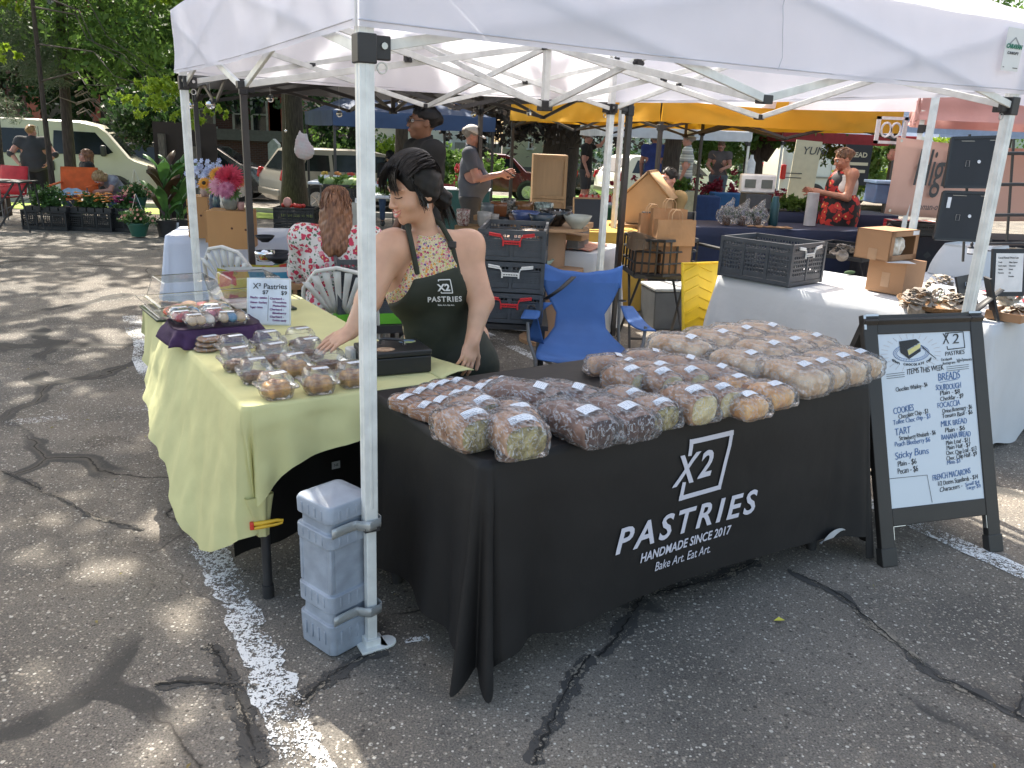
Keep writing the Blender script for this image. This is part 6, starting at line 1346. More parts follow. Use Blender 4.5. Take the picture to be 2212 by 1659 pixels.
# framed price list
q=at_y(2170,640,4.75); t=thing('price_list','black framed white price list standing behind the dropper bottles','sign',q,.25); b=MB(); b.b2(-.10,-.008,0,.13,.008,.27); b.build('frame',BLKF,t,M=Matrix.Rotation(-.2,4,'X')); b=MB(); b.b2(-.08,-.010,.025,.11,-.0085,.245); b.build('paper',mat('paper',(.7,.7,.7),.7),t,M=Matrix.Rotation(-.2,4,'X'))
text('Local Retail Price List',.016,INK,t,Matrix.Rotation(-.2,4,'X')@TR(-.065,-.011,.215,PI/2,0,0))
for k in range(9): text(['Fresh','Lion\'s mane','Oyster','Tincture','Blue Oyster','Chestnut','Dried','Kit','Powder'][k],.012,INK,t,Matrix.Rotation(-.2,4,'X')@TR(-.065 if k<4 else .01,-.011,.19-.02*(k if k<4 else k-4),PI/2,0,0))
# back-turned black easel signs in front
for i,(px,py,rz_,l) in enumerate(((2098,672,-.2,'black easel-backed frame leaning against the mushroom tray, left of the tent leg'),(2150,690,.5,'black easel-back stand right of the tent leg'))):
    q=at_z(px,py,.757); t=thing('easel_sign',l,'sign',(q.x,q.y,.757),rot+rz_+.2); b=MB(); b.b2(-.13 if i==0 else -.05,-.006,0,.10 if i==0 else .05,.006,.21 if i==0 else .24); b.build('frame_back',BLKF,t,M=Matrix.Rotation(-.35,4,'X')); b=MB(); b.tube([(-.02+.016*math.cos(a),-.008,.15+.02*math.sin(a)) for a in np.linspace(0,PI,8)],.002,n=4); b.build('wire_hook',STEEL,t,M=Matrix.Rotation(-.35,4,'X')); b=MB(); b.add([(-.04,.0,.17),(.02,0,.17),(.05,.16,.0),(-.07,.16,.0)],[(0,1,2,3)]); b.build('easel_leg',BLKF,t,solid=.004)
EMB=bands('embroidered_cloth',[(0,(.6,.6,.58)),(.3,(.45,.03,.04)),(.42,(.12,.02,.10)),(.5,(.5,.04,.04)),(.62,(.55,.20,.05)),(.7,(.4,.02,.03)),(.82,(.6,.58,.55))],axis=0,scale=9)
q=at_z(2190,655,.762); t=tag(MB().grid(lambda u,v:(q.x-.02+.5*u,q.y+.06+.32*v,.768+.004*math.sin(u*12)-(.0 if v>.1 else .03)),12,6).build('embroidered_runner',EMB,solid=.003),'red and white embroidered runner at the right edge','cloth')
t=thing('cardboard_tray','open brown cardboard tray of flat mushrooms at the right edge','tray',at_z(2195,690,.757),rot); b=MB(); b.b2(-.12,-.06,0,.12,.12,.004)
for s in (-1,1): b.box((s*.12,.03,.022),(.004,.18,.045)); 
b.box((0,-.06,.022),(.24,.004,.045)); b.box((0,.12,.022),(.24,.004,.045)); b.build('tray_body',CARD,t)
# second mushroom table to the right (partly out of frame)
MF2=Fr(MF(.98,.30,0),rot); folding_table('second white-clothed folding table at the right edge',MF2,1.4,.8,h=.74,group=None)
tag(drape(MF2,1.4,.8,.752,lambda s,u:.08+.03*math.sin(u*7),lambda s,u:.05,lambda s,u:.015*math.sin(u*22),seed=24,n_side=(40,24,40,24),n_c=6,nt=8,crump=.006,amp=.03).build('tablecloth',WCL,None,ang=None),'white tablecloth at the right edge beyond the fold','tablecloth')
# ---- basket of boxes on an X stand, paper bags, yellow lid, grey bin
BF2=Fr((at_y(1372,520,6.6).x,6.5,0),.10)
t=thing('grid_crate','big black grid crate packed with cardboard boxes on an X stand','crate',BF2.o+V(0,0,.61),.10)
GW,GD,GH=.46,.42,.27
b=MB()
def gridwall(b,a,c,h,nx,nz,w=.013):
    a=Vector(a);c=Vector(c); 
    for i in range(nx+1): p=a.lerp(c,i/nx); b.bar(p,p+V(0,0,h),w,w)
    for k in range(nz+1): b.bar(a+V(0,0,h*k/nz),c+V(0,0,h*k/nz),w if 0<k<nz else w*1.6,w,up=(1,0,.1))
for a,c,nx in (((0,0,0),(GW*.45,-.06,0),4),((GW*.45,-.06,0),(GW+.06,.10,0),5),((GW+.06,.10,0),(GW,GD,0),4),((0,GD,0),(GW,GD,0),5),((0,0,0),(0,GD,0),4)):
    b=MB(); gridwall(b,a,c,GH,nx,3); b.build('grid_wall',BLACKP,t)
b=MB(); b.b2(0,-.03,-.03,GW+.03,GD,0); b.build('crate_floor',BLACKP,t)
t=thing('crate_stand','black folding X stand under the grid crate','stand',BF2.o,.10)
for x in (0,GW):
    b=MB(); b.cyl((x,-.05,0),(x+.05*(1 if x==0 else -1),.40,.60),.011,n=8); b.build('stand_leg',BLACKP,t); b=MB(); b.cyl((x,.42,0),(x+.05*(1 if x==0 else -1),-.02,.60),.011,n=8); b.build('stand_leg',BLACKP,t)
b=MB(); b.cyl((0,-.05,.10),(GW,-.05,.10),.01,n=8); b.build('stand_rail',BLACKP,t)
PAPB=mat('kraft_paper',(.38,.21,.10),.75,var=.1,vs=8,bump=.6,bs=14); 
for i,(x,y,w,d,h,l) in enumerate(((.02,.06,.17,.25,.25,'cardboard box at the left inside the grid crate'),(.21,.02,.24,.16,.255,'cardboard box at the near right inside the grid crate'),(.22,.20,.22,.2,.27,'cardboard box at the back inside the grid crate'))):
    t=thing('cardboard_box',l,'box',BF2(x,y,.615),.10,'boxes in the grid crate'); b=MB(); b.b2(0,0,0,w,d,h); b.build('box_walls',CARD,t,bevel=.003)
def paperbag(label,loc,rz,w,d,h,group='brown paper bags with handles'):
    t=thing('paper_bag',label,'paper bag',loc,rz,group); b=MB()
    for s in (-1,1): b.grid(lambda u,v:((u-.5)*w,s*d/2*(1-.3*v)+.006*noise.noise(Vector((u*5,v*5,s+h*9))),h*v),8,8)
    for s in (-1,1): b.grid(lambda u,v:(s*w/2-s*.02*math.sin(PI*u)*v,(u-.5)*d*(1-.3*v),h*v),4,8)
    b.build('bag_walls',PAPB,t,ang=.9)
    for s in (-1,1): b=MB(); b.tube([(-.045,s*d*.33,h-.02),(-.042,s*d*.33,h+.045),(-.02,s*d*.33,h+.075),(.02,s*d*.33,h+.075),(.042,s*d*.33,h+.045),(.045,s*d*.33,h-.02)],.0035,n=5); b.build('bag_handle',mat('twisted_handle',(.42,.27,.15),.8),t)
q=BF2(.30,.03,.84); paperbag('brown paper bag standing at the front of the grid crate',q,.25,.32,.10,.20); paperbag('brown paper bag behind the front one in the grid crate',BF2(.28,.16,.86),.15,.28,.10,.25); paperbag('third brown paper bag at the left back of the grid crate',BF2(.17,.25,.84),.1,.2,.1,.22)
t=thing('folded_bags','fanned stack of flat folded brown paper bags on the crate corner','paper bags',BF2(.02,-.01,.80),.25)
for k in range(16): b=MB(); b.grid(lambda u,v:(-.05+.24*u,.16*v-.02,.0095*k*(1-.55*u)+.012*math.sin(u*3)),6,1); b.build('folded_bag',mat('kraft_grey',(.27,.19,.13),.8,var=.15),t,solid=.003)
YLID=mat('yellow_plastic',(.72,.50,.02),.45,var=.06)
q=at_y(1512,700,5.95); t=thing('yellow_lid','yellow ribbed plastic tote lid leaning against the white-clothed table','lid',(q.x+.02,5.95,q.z-.12),.45)
LM=Matrix.Rotation(-.18,4,'X'); b=MB(); b.b2(-.16,0,0,.22,.012,.56); b.build('lid_panel',YLID,t,bevel=.01,M=LM)
for k in range(7): b=MB(); b.bar((-.15,-.004,.05+.075*k),(-.02,-.004,.10+.075*k),.012); b.build('rib',YLID,t,M=LM); b=MB(); b.bar((-.02,-.004,.10+.075*k),(.10,-.004,.05+.075*k),.012); b.build('rib',YLID,t,M=LM)
b=MB(); b.tube([(-.165,-.008,-.005),(.225,-.008,-.005),(.225,-.008,.565),(-.165,-.008,.565)],.012,n=6,closed=True); b.build('rim',YLID,t,M=LM)
q=at_g(1465,745); t=thing('storage_bin','grey plastic storage bin with white lid under the grid crate','bin',(q.x+.08,q.y+.75,0),.2); b=MB(); b.box((0,0,.17),(.5,.36,.34),tap=1.06); b.build('bin_body',mat('bin_grey',(.10,.11,.12),.6),t,bevel=.01); b=MB(); b.box((0,0,.36),(.54,.40,.03)); b.build('bin_lid',mat('bin_lid',(.4,.42,.42),.6),t,bevel=.01)
# ---- pottery stall
WOOD=mat('wood_plank',(.30,.17,.08),.7,col2=(.42,.26,.13),vs=6,stretch=(1,6,6),bump=.2); OAK=mat('oak_panel',(.36,.22,.11),.55,col2=(.42,.27,.14),vs=5,stretch=(8,8,1)); STEELW=WOOD
q0=at_z(1020,512,.74); PF=Fr((at_y(1010,512,7.1).x,7.1,0),-.38)
tw_=folding_table('folding table under the white cloth of the pottery stall',Fr(PF(0,0,0),-.38),1.15,.75,h=.72,group=None)
tag(drape(Fr(PF(0,0,0),-.38),1.15,.75,.73,lambda s,u:.05,lambda s,u:.06,lambda s,u:.015*math.sin(u*20),seed=33,n_side=(30,20,30,20),n_c=6,nt=8,crump=.005,amp=.03).build('tablecloth',WCL,None,ang=None),'white tablecloth of the pottery stall','tablecloth')
STR=bands('striped_cloth_red',[(0,(.55,.20,.12)),(.2,(.65,.55,.42)),(.3,(.42,.06,.05)),(.55,(.12,.10,.10)),(.62,(.60,.28,.15)),(.85,(.62,.55,.45))],axis=1,scale=16)
tag(MB().grid(lambda u,v:PF(-.02+1.1*u,.06+.55*v,.745+.004*math.sin(u*30+v*9)),24,8).build('striped_cloth',STR,solid=.003),'red and cream striped cloth under the pottery planks','cloth')
for i,(z,y,x0,x1,l) in enumerate(((.86,.15,-.15,1.0,'lower front wooden shelf plank with mugs'),(.93,.42,-.1,.95,'rear raised wooden shelf plank with mugs'))):
    t=thing('wooden_shelf',l,'shelf',PF(0,y,0),-.38,'pottery shelves'); b=MB(); b.b2(x0,-.10,z-.045,x1,.10,z); b.build('shelf_board',WOOD,t,bevel=.003)
    for x in (x0+.1,x1-.08): b=MB(); b.b2(x-.05,-.09,.745,x+.05,.09,z-.046); b.build('shelf_block',mat('grey_wood',(.16,.15,.14),.8,bump=.3),t,bevel=.003)
def glaze(n,a,c=None,vs=30): return mat('glaze_'+n,a,.22,col2=c,vs=vs,spec=.6) if c else mat('glaze_'+n,a,.22,spec=.6)
def pot(label,p,r,h,m,kind='mug',group='handmade mugs on the planks',name=None,cat='mug',rz=0):
    t=thing(name or ('mug' if kind=='mug' else 'bowl'),label,cat,p,rz,group); b=MB()
    if kind=='mug': b.lathe([(0,0),(r*.75,0),(r*.95,h*.25),(r,h*.7),(r*1.02,h),(r*.92,h),(r*.88,h*.3),(0,h*.12)],n=20,cap=False)
    else: b.lathe([(0,0),(r*.40,0),(r*.42,h*.08),(r*.75,h*.45),(r,h),(r*.94,h),(r*.65,h*.45),(0,h*.2)],n=26,cap=False)
    b.build('pot_body',m,t,ang=None)
    if kind=='mug' and (rz>0): b=MB(); b.tube([(r*.95,0,h*.75),(r*1.45,0,h*.78),(r*1.6,0,h*.5),(r*1.3,0,h*.22),(r*.9,0,h*.25)],r*.13,n=6); b.build('mug_handle',m,t)
    return t
PINKC=glaze('pink',(.42,.25,.24)); 
for i,(px,py,w,h,m,l,z) in enumerate([(1000,482,29,36,glaze('cream_spots',(.55,.50,.46),(.20,.06,.05),60),'cream mug with dark red spots, leftmost on the plank',.865),(1046,486,32,32,glaze('grey_cream',(.48,.45,.42),(.38,.37,.36)),'pale grey mug on the front plank',.865),(1057,468,37,28,glaze('slate',(.16,.18,.20)),'slate grey wide mug at the back',.935),(1080,462,43,32,glaze('rust',(.24,.09,.04)),'rust brown mug at the back left',.935),(1096,470,33,40,glaze('black_dots',(.02,.02,.02),(.25,.23,.2),60),'black speckled tall mug',.935),(1110,458,32,26,glaze('dark_olive',(.05,.045,.03)),'dark olive mug at the back',.935),(1130,472,40,34,glaze('amber',(.22,.10,.04)),'amber brown wide mug',.935),(1128,489,36,32,PINKC,'dusty pink mug with handle',.865),(1172,478,42,34,glaze('celadon_dots',(.38,.47,.43),(.05,.06,.06),40),'pale green mug with dark dots at the right',.935),(1112,504,30,30,glaze('brown_clay',(.20,.12,.08)),'small brown clay cup at the plank front',.865),(1148,506,32,36,glaze('leaf_pattern',(.42,.55,.55),(.02,.03,.04),45),'pale blue cup with black leaf pattern',.865),(1066,490,22,28,glaze('shell_grey',(.4,.37,.34)),'small grey shell shaped cup',.865),(1088,494,22,22,BLKF,'small black cup between the front mugs',.865)]):
    y=7.35 if z>.9 else 7.15; q=at_y(px,py+h*.5,y); s=y/1786; pot(l,(q.x,q.y,z),w*s/2,h*s*.95,m,rz=.4 if 'handle' in l or i%3==1 else 0)
# spool tables
SPW=mat('spool_wood',(.34,.20,.11),.75,col2=(.44,.28,.16),vs=4,stretch=(3,9,1),bump=.2); SPD=mat('spool_drum',(.32,.205,.13),.8,var=.05,vs=3)
sp1=at_y(1187,560,6.7); sx,sy=sp1.x,6.7
t=thing('spool_table','low wooden cable spool table with round top, lower one of the pair','table',(sx+.03,sy-.02,0)); b=MB(); b.lathe([(0,.58),(.245,.58),(.25,.585),(.25,.61),(.245,.615),(0,.615)],n=40,cap=False); b.build('tabletop',SPW,t,ang=.5); b=MB(); b.lathe([(.14,.03),(.14,.58)],n=30); b.build('drum',SPD,t,ang=.5); b=MB(); b.lathe([(0,0),(.25,0),(.25,.03),(0,.03)],n=40,cap=False); b.build('base',SPW,t,ang=.5)
t=thing('spool_table','wooden spool display with round top, standing on the lower spool','table',(sx-.0,sy+.02,.617)); zt_=.30; b=MB(); b.lathe([(0,zt_),(.30,zt_),(.30,zt_+.02),(0,zt_+.02)],n=40,cap=False); b.build('tabletop',SPW,t,ang=.5); b=MB(); b.lathe([(.125,0),(.125,zt_)],n=30); b.build('drum',SPD,t,ang=.5)
zz=.617+.32
for px,py,w,h,m,l,dy in ((1135,477,64,30,glaze('cobalt',(.06,.09,.22)),'cobalt blue bowl on the upper spool',-.05),(1170,482,60,30,glaze('ink_blue',(.025,.04,.06)),'dark ink blue bowl at the front of the upper spool',-.20),(1247,482,62,28,glaze('sage',(.40,.41,.36)),'pale sage bowl at the right of the upper spool',-.12),(1200,473,72,34,glaze('black_shell',(.02,.018,.018)),'black scalloped bowl full of paper tags',.02)):
    y=sy+dy; q=at_y(px,py,y); s=y/1786; pot(l,(q.x,y,zz),w*s/2,h*s,m,'bowl',group='bowls on the spool tables',cat='bowl')
t=thing('paper_tags','bunch of crumpled white paper tags in the black bowl','tags',(at_y(1200,470,sy).x,sy+.0,zz+.07)); 
for k in range(22): b=MB(); b.box((random.uniform(-.08,.08),random.uniform(-.03,.03),random.uniform(0,.03)),(.008,.002,.07),rx=random.uniform(-1,1),ry=random.uniform(-1.1,1.1)); b.build('paper_tag',mat('label_white',(.72,.74,.78),.5),t)
for px,py,w,m,l in ((1143,565,60,glaze('slate_blue',(.06,.08,.09)),'slate blue bowl on the lower spool, left'),(1167,571,60,glaze('celadon',(.30,.38,.32)),'pale celadon bowl on the lower spool, right')):
    y=6.55; q=at_y(px,py,y); pot(l,(q.x+.0,y,.617),w*y/1786/2,.075,m,'bowl',group='bowls on the spool tables',cat='bowl')
# tall wooden cupboard door, birdhouse-like box, spray bottle, chalkboard
q=at_y(1183,500,8.2); t=thing('wooden_cabinet','tall oak cabinet with two panel doors behind the bowls','cabinet',(q.x,8.3,0),.05)
b=MB(); w=.165; b.b2(-w,0,.5,w,.3,1.45); b.build('cabinet_body',OAK,t)
for z0,z1 in ((.6,1.03),(1.035,1.44)):
    for sx_ in (-1,1): b=MB(); b.b2(sx_*w,-.02,z0,sx_*(w-.03),-.001,z1); b.build('door_stile',OAK,t)
    b=MB(); b.b2(-w+.03,-.02,z1-.03,w-.03,-.001,z1); b.build('door_rail',OAK,t); b=MB(); b.b2(-w+.03,-.02,z0,w-.03,-.001,z0+.03); b.build('door_rail',OAK,t); b=MB(); b.b2(-w+.028,-.008,z0+.028,w-.028,-.002,z1-.028); b.build('door_panel',mat('oak_light',(.40,.26,.14),.55,var=.06,vs=4,stretch=(9,9,1)),t)
q=at_y(1395,450,8.6); t=thing('playhouse','small plain wooden house-shaped box with pitched roof','wooden house',(q.x,8.6,0),-.35)
PLY=mat('plywood',(.50,.31,.16),.7,var=.08,vs=5); b=MB(); w=.22
b.prism([(-w,.80),(w,.80),(w,1.08),(0,1.30),(-w,1.08)],-.0,.36,T=Matrix.Rotation(PI/2,4,'X')@Matrix.Translation((0,0,-.36))); b.build('house_body',PLY,t)
for s in (-1,1): b=MB(); b.bar((0,-.03,1.315),(0,.40,1.315),.02); b.add([(0,-.03,1.325),(0,.40,1.325),(s*(w+.04),.40,1.06),(s*(w+.04),-.03,1.06)],[(0,1,2,3)]); b.build('roof_slope',PLY,t,solid=.015)
b=MB(); b.b2(-.35,-.1,.72,.35,.5,.79); b.build('base_board',WOOD,t)
q=at_y(1253,488,7.9); t=thing('chalkboard','small wood-framed chalkboard leaning behind the sage bowl','chalkboard',(at_y(1262,486,7.9).x,7.9,.80),.15); b=MB(); b.b2(-.10,-.01,0,.16,.01,.28); b.build('board',BLKF,t,M=Matrix.Rotation(-.2,4,'X')); b=MB(); b.b2(-.105,-.013,.275,.165,.013,.29); b.b2(-.108,-.013,0,-.098,.013,.28); b.build('wood_frame',WOOD,t,M=Matrix.Rotation(-.2,4,'X'))
q=at_y(1232,476,7.6); t=thing('spray_bottle','dark blue spray bottle by the cabinet','spray bottle',(q.x,7.6,.90)); b=MB(); b.lathe([(0,0),(.03,0),(.03,.05),(.012,.08),(.012,.10)],n=12); b.build('bottle_body',mat('navy',(.015,.02,.07),.3),t); b=MB(); b.box((-.012,0,.115),(.05,.016,.022)); b.bar((-.02,0,.105),(-.028,0,.07),.006); b.build('spray_trigger',BLACKP,t)
YTC=mat('ochre_cloth',(.48,.29,.05),.85,var=.1,vs=4,bump=.4,bs=8)
yq=Fr((at_y(1225,500,8.1).x,8.0,0),.08); folding_table('folding table under the ochre cloth',yq,.75,1.2,h=.75,group=None); tag(drape(yq,.75,1.2,.76,lambda s,u:.02,lambda s,u:.05,lambda s,u:.025*math.sin(u*16),seed=43,n_side=(30,20,20,20),n_c=6,nt=8,crump=.006,amp=.04).build('tablecloth',YTC,None,ang=None),'ochre yellow tablecloth behind the spool tables','tablecloth')
t=thing('gift_ribbons','red and green wrapped flower bundles lying on the ochre cloth','flowers',yq(.18,.15,.77)); 
for k,m in enumerate((mat('bundle_red',(.45,.05,.03),.6),mat('bundle_orange',(.5,.13,.04),.6),mat('bundle_leaf',(.04,.12,.03),.7),mat('bundle_cream',(.5,.42,.2),.6))): b=MB(); b.ball((.07*k-.05,.03*(k%2),.03),(.06,.04,.03),10,6); b.build('wrapped_bundle',m,t)
# camp chair (black) and bags in the dim of the pottery stall
q=on_g(1440,8.3); t=thing('camp_chair','black folding camp chair inside the pottery stall','camp chair',q,.4); CK=mat('chair_black',(.022,.024,.026),.7,bump=.3); b=MB(); b.grid(lambda u,v:((u-.5)*.62,.12-.05*math.sin(PI*u),.95-.42*v),8,6); b.build('back_sling',CK,t,solid=.01); b=MB(); b.grid(lambda u,v:((u-.5)*.55,.1-.5*v,.46-.05*math.sin(PI*u)),8,6); b.build('seat_sling',CK,t,solid=.01)
for s in (-1,1):
    for y in (.1,-.4): b=MB(); b.cyl((s*.3,y,0),(s*.3,y,.95 if y>0 else .62),.011,n=6); b.build('post',TUBE,t)
    b=MB(); b.box((s*.32,-.15,.64),(.07,.5,.02)); b.build('armrest',CK,t)
text('A',.08,mat('label_white',(.72,.74,.78),.5),t,TR(-.05,.04,.80,PI/2,0,0))
q=on_g(1375,9.0); t=thing('duffel_bag','black duffel bag with white lettering under the pottery tables','bag',q,.1); b=MB(); b.ball((0,0,.22),(.45,.2,.22),16,10); b.build('bag_body',CK,t); text('Athlet',.08,mat('label_white',(.72,.74,.78),.5),t,TR(.02,-.205,.22,PI/2,0,0))
# ---- left pottery stall
LT=Fr((at_z(560,588,.74).x-.08,at_z(560,588,.74).y+.10,0),.50)
lf=Fr((at_y(388,520,7.0).x,6.7,0),.20)
folding_table('folding table under the white cloth with the wooden crates',lf,1.45,.7,h=.72,group=None)
tag(drape(lf,1.45,.7,.73,lambda s,u:.22,lambda s,u:.06,lambda s,u:.03*math.sin(u*24),seed=53,n_side=(40,24,30,24),n_c=8,nt=8,crump=.008,amp=.04).build('tablecloth',mat('bluewhite_cloth',(.62,.65,.74),.85,var=.04,vs=3,bump=.6,bs=10),None,ang=None),'white tablecloth of the vase stall on the left','tablecloth')
PINE=mat('pine_wood',(.42,.21,.075),.55,col2=(.52,.28,.11),vs=3,stretch=(1,1,.15),bump=.1); PKN=mat('pine_knot',(.10,.03,.01),.5)
def openbox(label,p,rz,w,d,h,face='side',slats=0):
    t=thing('wooden_crate',label,'wooden crate',p,rz,'pine display boxes'); T=.018
    for nm,a in (('box_board',(-w/2,0,0,w/2,T,h)),('box_board',(-w/2,d-T,0,w/2,d,h)),('box_board',(-w/2,T,h-T,w/2,d-T,h)),('box_board',(-w/2,T,0,w/2,d-T,T)),('box_board',(w/2-T,T,T,w/2,d-T,h-T))):
        b=MB(); b.b2(*a); b.build(nm,PINE,t)
    for k in range(slats): b=MB(); b.b2(-w/2-.008,0,.01+k*(h-.02)/slats,-w/2,d,.01+(k+.82)*(h-.02)/slats); b.build('slat',PINE,t)
    for x,z in ((.02,h*.55),(w*.38,h*.52)): b=MB(); b.lathe([(0,0),(.009,0),(0,.001)],n=8,cap=False); b.build('wood_knot',PKN,t,M=TR(x,-.0005,z,PI/2,0,0))
q=at_y(500,545,6.15); openbox('large open pine box nearest the dark tent leg with a grey vase on top',(q.x+.01,6.10,.735),.12,.31,.24,.275)
q=at_y(455,545,6.35); openbox('narrow pine box left of the large one',(q.x,6.4,.735),.12,.10,.24,.235)
q=at_y(428,530,6.6); openbox('slatted pine crate behind the left white leg',(q.x+.01,6.62,.735),.2,.15,.24,.325,slats=5)
# vases and flowers
def vase(label,p,prof,m,sc=1.,handles=False):
    t=thing('vase',label,'vase',p,0,'vases on the pine boxes'); b=MB(); b.lathe([(r*sc,z*sc) for r,z in prof],n=24); b.build('vase_body',m,t,ang=None)
    if handles:
        for s in (-1,1): b=MB(); b.tube([(s*.03*sc,0,.16*sc),(s*.055*sc,0,.15*sc),(s*.06*sc,0,.11*sc),(s*.045*sc,0,.09*sc)],.006*sc,n=6); b.build('vase_handle',m,t)
    return t
gv=at_y(499,455,6.2); VG=glaze('grey_green',(.10,.12,.12),(.24,.25,.23),10); z1=.735+.277
vase('grey-green two-tone vase holding the red dahlia bouquet',(gv.x,6.2,z1),[(.035,0),(.045,.01),(.06,.05),(.058,.085),(.035,.11),(.032,.15),(.038,.19),(.036,.2)],VG,handles=True)
vase('dark blue twisted bottle vase standing on the narrow box',(at_y(458,470,6.4).x,6.45,.735+.237),[(.03,0),(.035,.02),(.03,.035),(.037,.055),(.03,.07),(.036,.09),(.028,.11),(.02,.15),(.03,.20),(.032,.21)],glaze('navy_twist',(.02,.035,.07)))
vase('pink and white striped vase holding the pale blue flowers',(at_y(440,440,6.6).x,6.65,.735+.327),[(.03,0),(.04,.03),(.045,.08),(.04,.12),(.03,.14),(.035,.16)],glaze('pink_stripe',(.5,.38,.34),(.3,.2,.18),20))
vase('white crinkled vase behind the grey one',(at_y(484,448,6.3).x,6.32,z1),[(.03,0),(.035,.03),(.03,.05),(.036,.08),(.028,.11),(.03,.14)],glaze('white',(.55,.55,.5)))
vase('small blue and green vase holding the sunflowers',(at_y(468,448,6.4).x-.0,6.42,z1-.02),[(.025,0),(.035,.04),(.03,.08),(.02,.11),(.028,.13)],glaze('bluegreen',(.05,.10,.10),(.02,.04,.09),20))
vase('small dusty pink cup at the right end of the pine box',(at_y(524,458,6.2).x-.01,6.2,z1),[(.02,0),(.026,.02),(.026,.05),(.024,.06)],PINKC)
LEAFM=mat('flower_leaf',(.05,.10,.03),.6,col2=(.10,.20,.05),vs=20); 
def bloom(t,c,r,cols,n=26,layers=4,center=None,up=(0,-1,.5),nm='bloom',wd=.22,cup=.5):
    """a composite flower head of separate petals"""
    U=Vector(up).normalized(); R=U.to_track_quat('Z','Y').to_matrix(); b=MB(); c=Vector(c)
    for L in range(layers):
        f=1-L/layers*.62; k=n-int(n*.35*L/layers)
        for i in range(k):
            a=2*PI*(i+.5*L)/k+.1*random.random(); rr=r*f; el=cup*L/layers*1.6+.1*random.random(); w=rr*wd
            d=Vector((math.cos(a)*math.cos(el),math.sin(a)*math.cos(el),math.sin(el))); s=Vector((-math.sin(a),math.cos(a),0))
            P=[d*rr*.1,d*rr*.5+s*w,d*rr+Vector((0,0,-.1*rr)),d*rr*.5-s*w]; b.add([c+R@p for p in P],[(0,1,2,3)])
    b.build(nm,cols,t,smooth=False)
    if center: b=MB(); b.ball(c+U*r*.1,(r*.28,r*.28,r*.28),10,6); b.build('flower_center',center,t)
def petal(n,c,c2): return mat('petal_'+n,c,.6,col2=c2,vs=30)
t=thing('bouquet','bouquet with big crimson dahlia and pink spiky dahlias in the grey-green vase','flowers',(gv.x,6.2,z1+.18),0,'bouquets in the vases')
o=Vector((gv.x,6.2,z1+.18)); A=lambda px,py,y:at_y(px,py,y)-o
bloom(t,A(494,385,6.12),.118,petal('crimson',(.42,.015,.04),(.62,.05,.10)),n=34,layers=7,wd=.12,cup=.8); bloom(t,A(472,402,6.08),.085,petal('pink',(.55,.18,.26),(.72,.40,.45)),n=34,layers=4,wd=.09); bloom(t,A(488,410,6.04),.075,petal('mauve',(.30,.04,.12),(.6,.25,.35)),n=34,layers=4,wd=.09)
bloom(t,A(521,392,6.15),.05,petal('coral',(.6,.15,.05),(.65,.25,.12)),n=16,layers=2); b=MB()
for k in range(8): b.tube([(.01*math.cos(k),.01*math.sin(k),-.08),(.05*math.cos(k),.03*math.sin(k),.12)],.003,n=4)
b.build('stems',LEAFM,t); bloom(t,A(505,418,6.1),.06,LEAFM,n=10,layers=2,nm='leaves')
o=Vector((at_y(468,440,6.4).x,6.42,z1+.1)); t=thing('bouquet','orange sunflowers in the small blue-green vase','flowers',o,0,'bouquets in the vases'); A=lambda px,py,y:at_y(px,py,y)-o
SC=mat('sunflower_center',(.05,.03,.01),.8); bloom(t,A(470,378,6.35),.075,petal('amber',(.60,.20,.01),(.72,.34,.03)),n=26,layers=3,center=SC,wd=.16); bloom(t,A(441,396,6.3),.055,petal('amber',(.6,.2,.01),(.72,.34,.03)),n=20,layers=2,center=SC,wd=.16); bloom(t,A(458,405,6.36),.06,mat('yellowgreen_leaf',(.25,.32,.04),.6),n=14,layers=3,nm='leaves'); b=MB(); b.tube([(0,0,-.08),A(458,400,6.36)],.003); b.tube([(0,0,-.08),A(470,380,6.38)],.003); b.build('stems',LEAFM,t)
o=Vector((at_y(440,430,6.6).x,6.65,z1+.1)); t=thing('bouquet','loose bouquet of pale blue delphiniums leaning left over the white leg','flowers',o,0,'bouquets in the vases'); BLU=petal('paleblue',(.35,.40,.62),(.62,.66,.80))
for k in range(9):
    e=at_y(400+10*k+random.uniform(-6,6),348+ (22 if k<2 else 0)+random.uniform(-4,22),6.55)-o; b=MB(); b.tube([(0,0,-.08),e*.5+V(0,0,.01),e],.0025,n=4); b.build('stem',LEAFM,t)
    for q_ in range(8): bloom(t,e*(1-.05*q_)+V(random.uniform(-.03,.03),random.uniform(-.03,.03),random.uniform(-.02,.03)),.022,BLU,n=6,layers=2,up=(random.uniform(-.5,.5),-1,random.uniform(-.2,.6)),nm='blossom',wd=.4)
# table with the towel and black bowls
tf=Fr((at_z(572,590,.74).x,5.62,0),.30); tf=Fr((-1.62,5.55,0),-.28)
folding_table('folding table with white top carrying black bowls and striped towel',tf,.95,.62,h=.74,group=None,topm=mat('white_top',(.62,.65,.70),.5))
TOW=bands('striped_towel',[(0,(.05,.12,.20)),(.12,(.55,.56,.50)),(.2,(.10,.20,.06)),(.34,(.45,.5,.42)),(.42,(.05,.10,.25)),(.55,(.62,.62,.60)),(.62,(.04,.07,.20)),(.75,(.15,.30,.30)),(.88,(.50,.55,.5))],axis=2,scale=5.2)
tag(MB().grid(lambda u,v:tf(.03+.36*u,.32-.40*min(1,v*2.6) if v<.385 else -.085-.02*(v-.385)+.01*math.sin(u*18)*v,.747 if v<.385 else .747-.62*(v-.385)/.615*.75),16,20).build('striped_towel',TOW,solid=.006),'green, blue and white striped towel hanging over the table edge','towel')
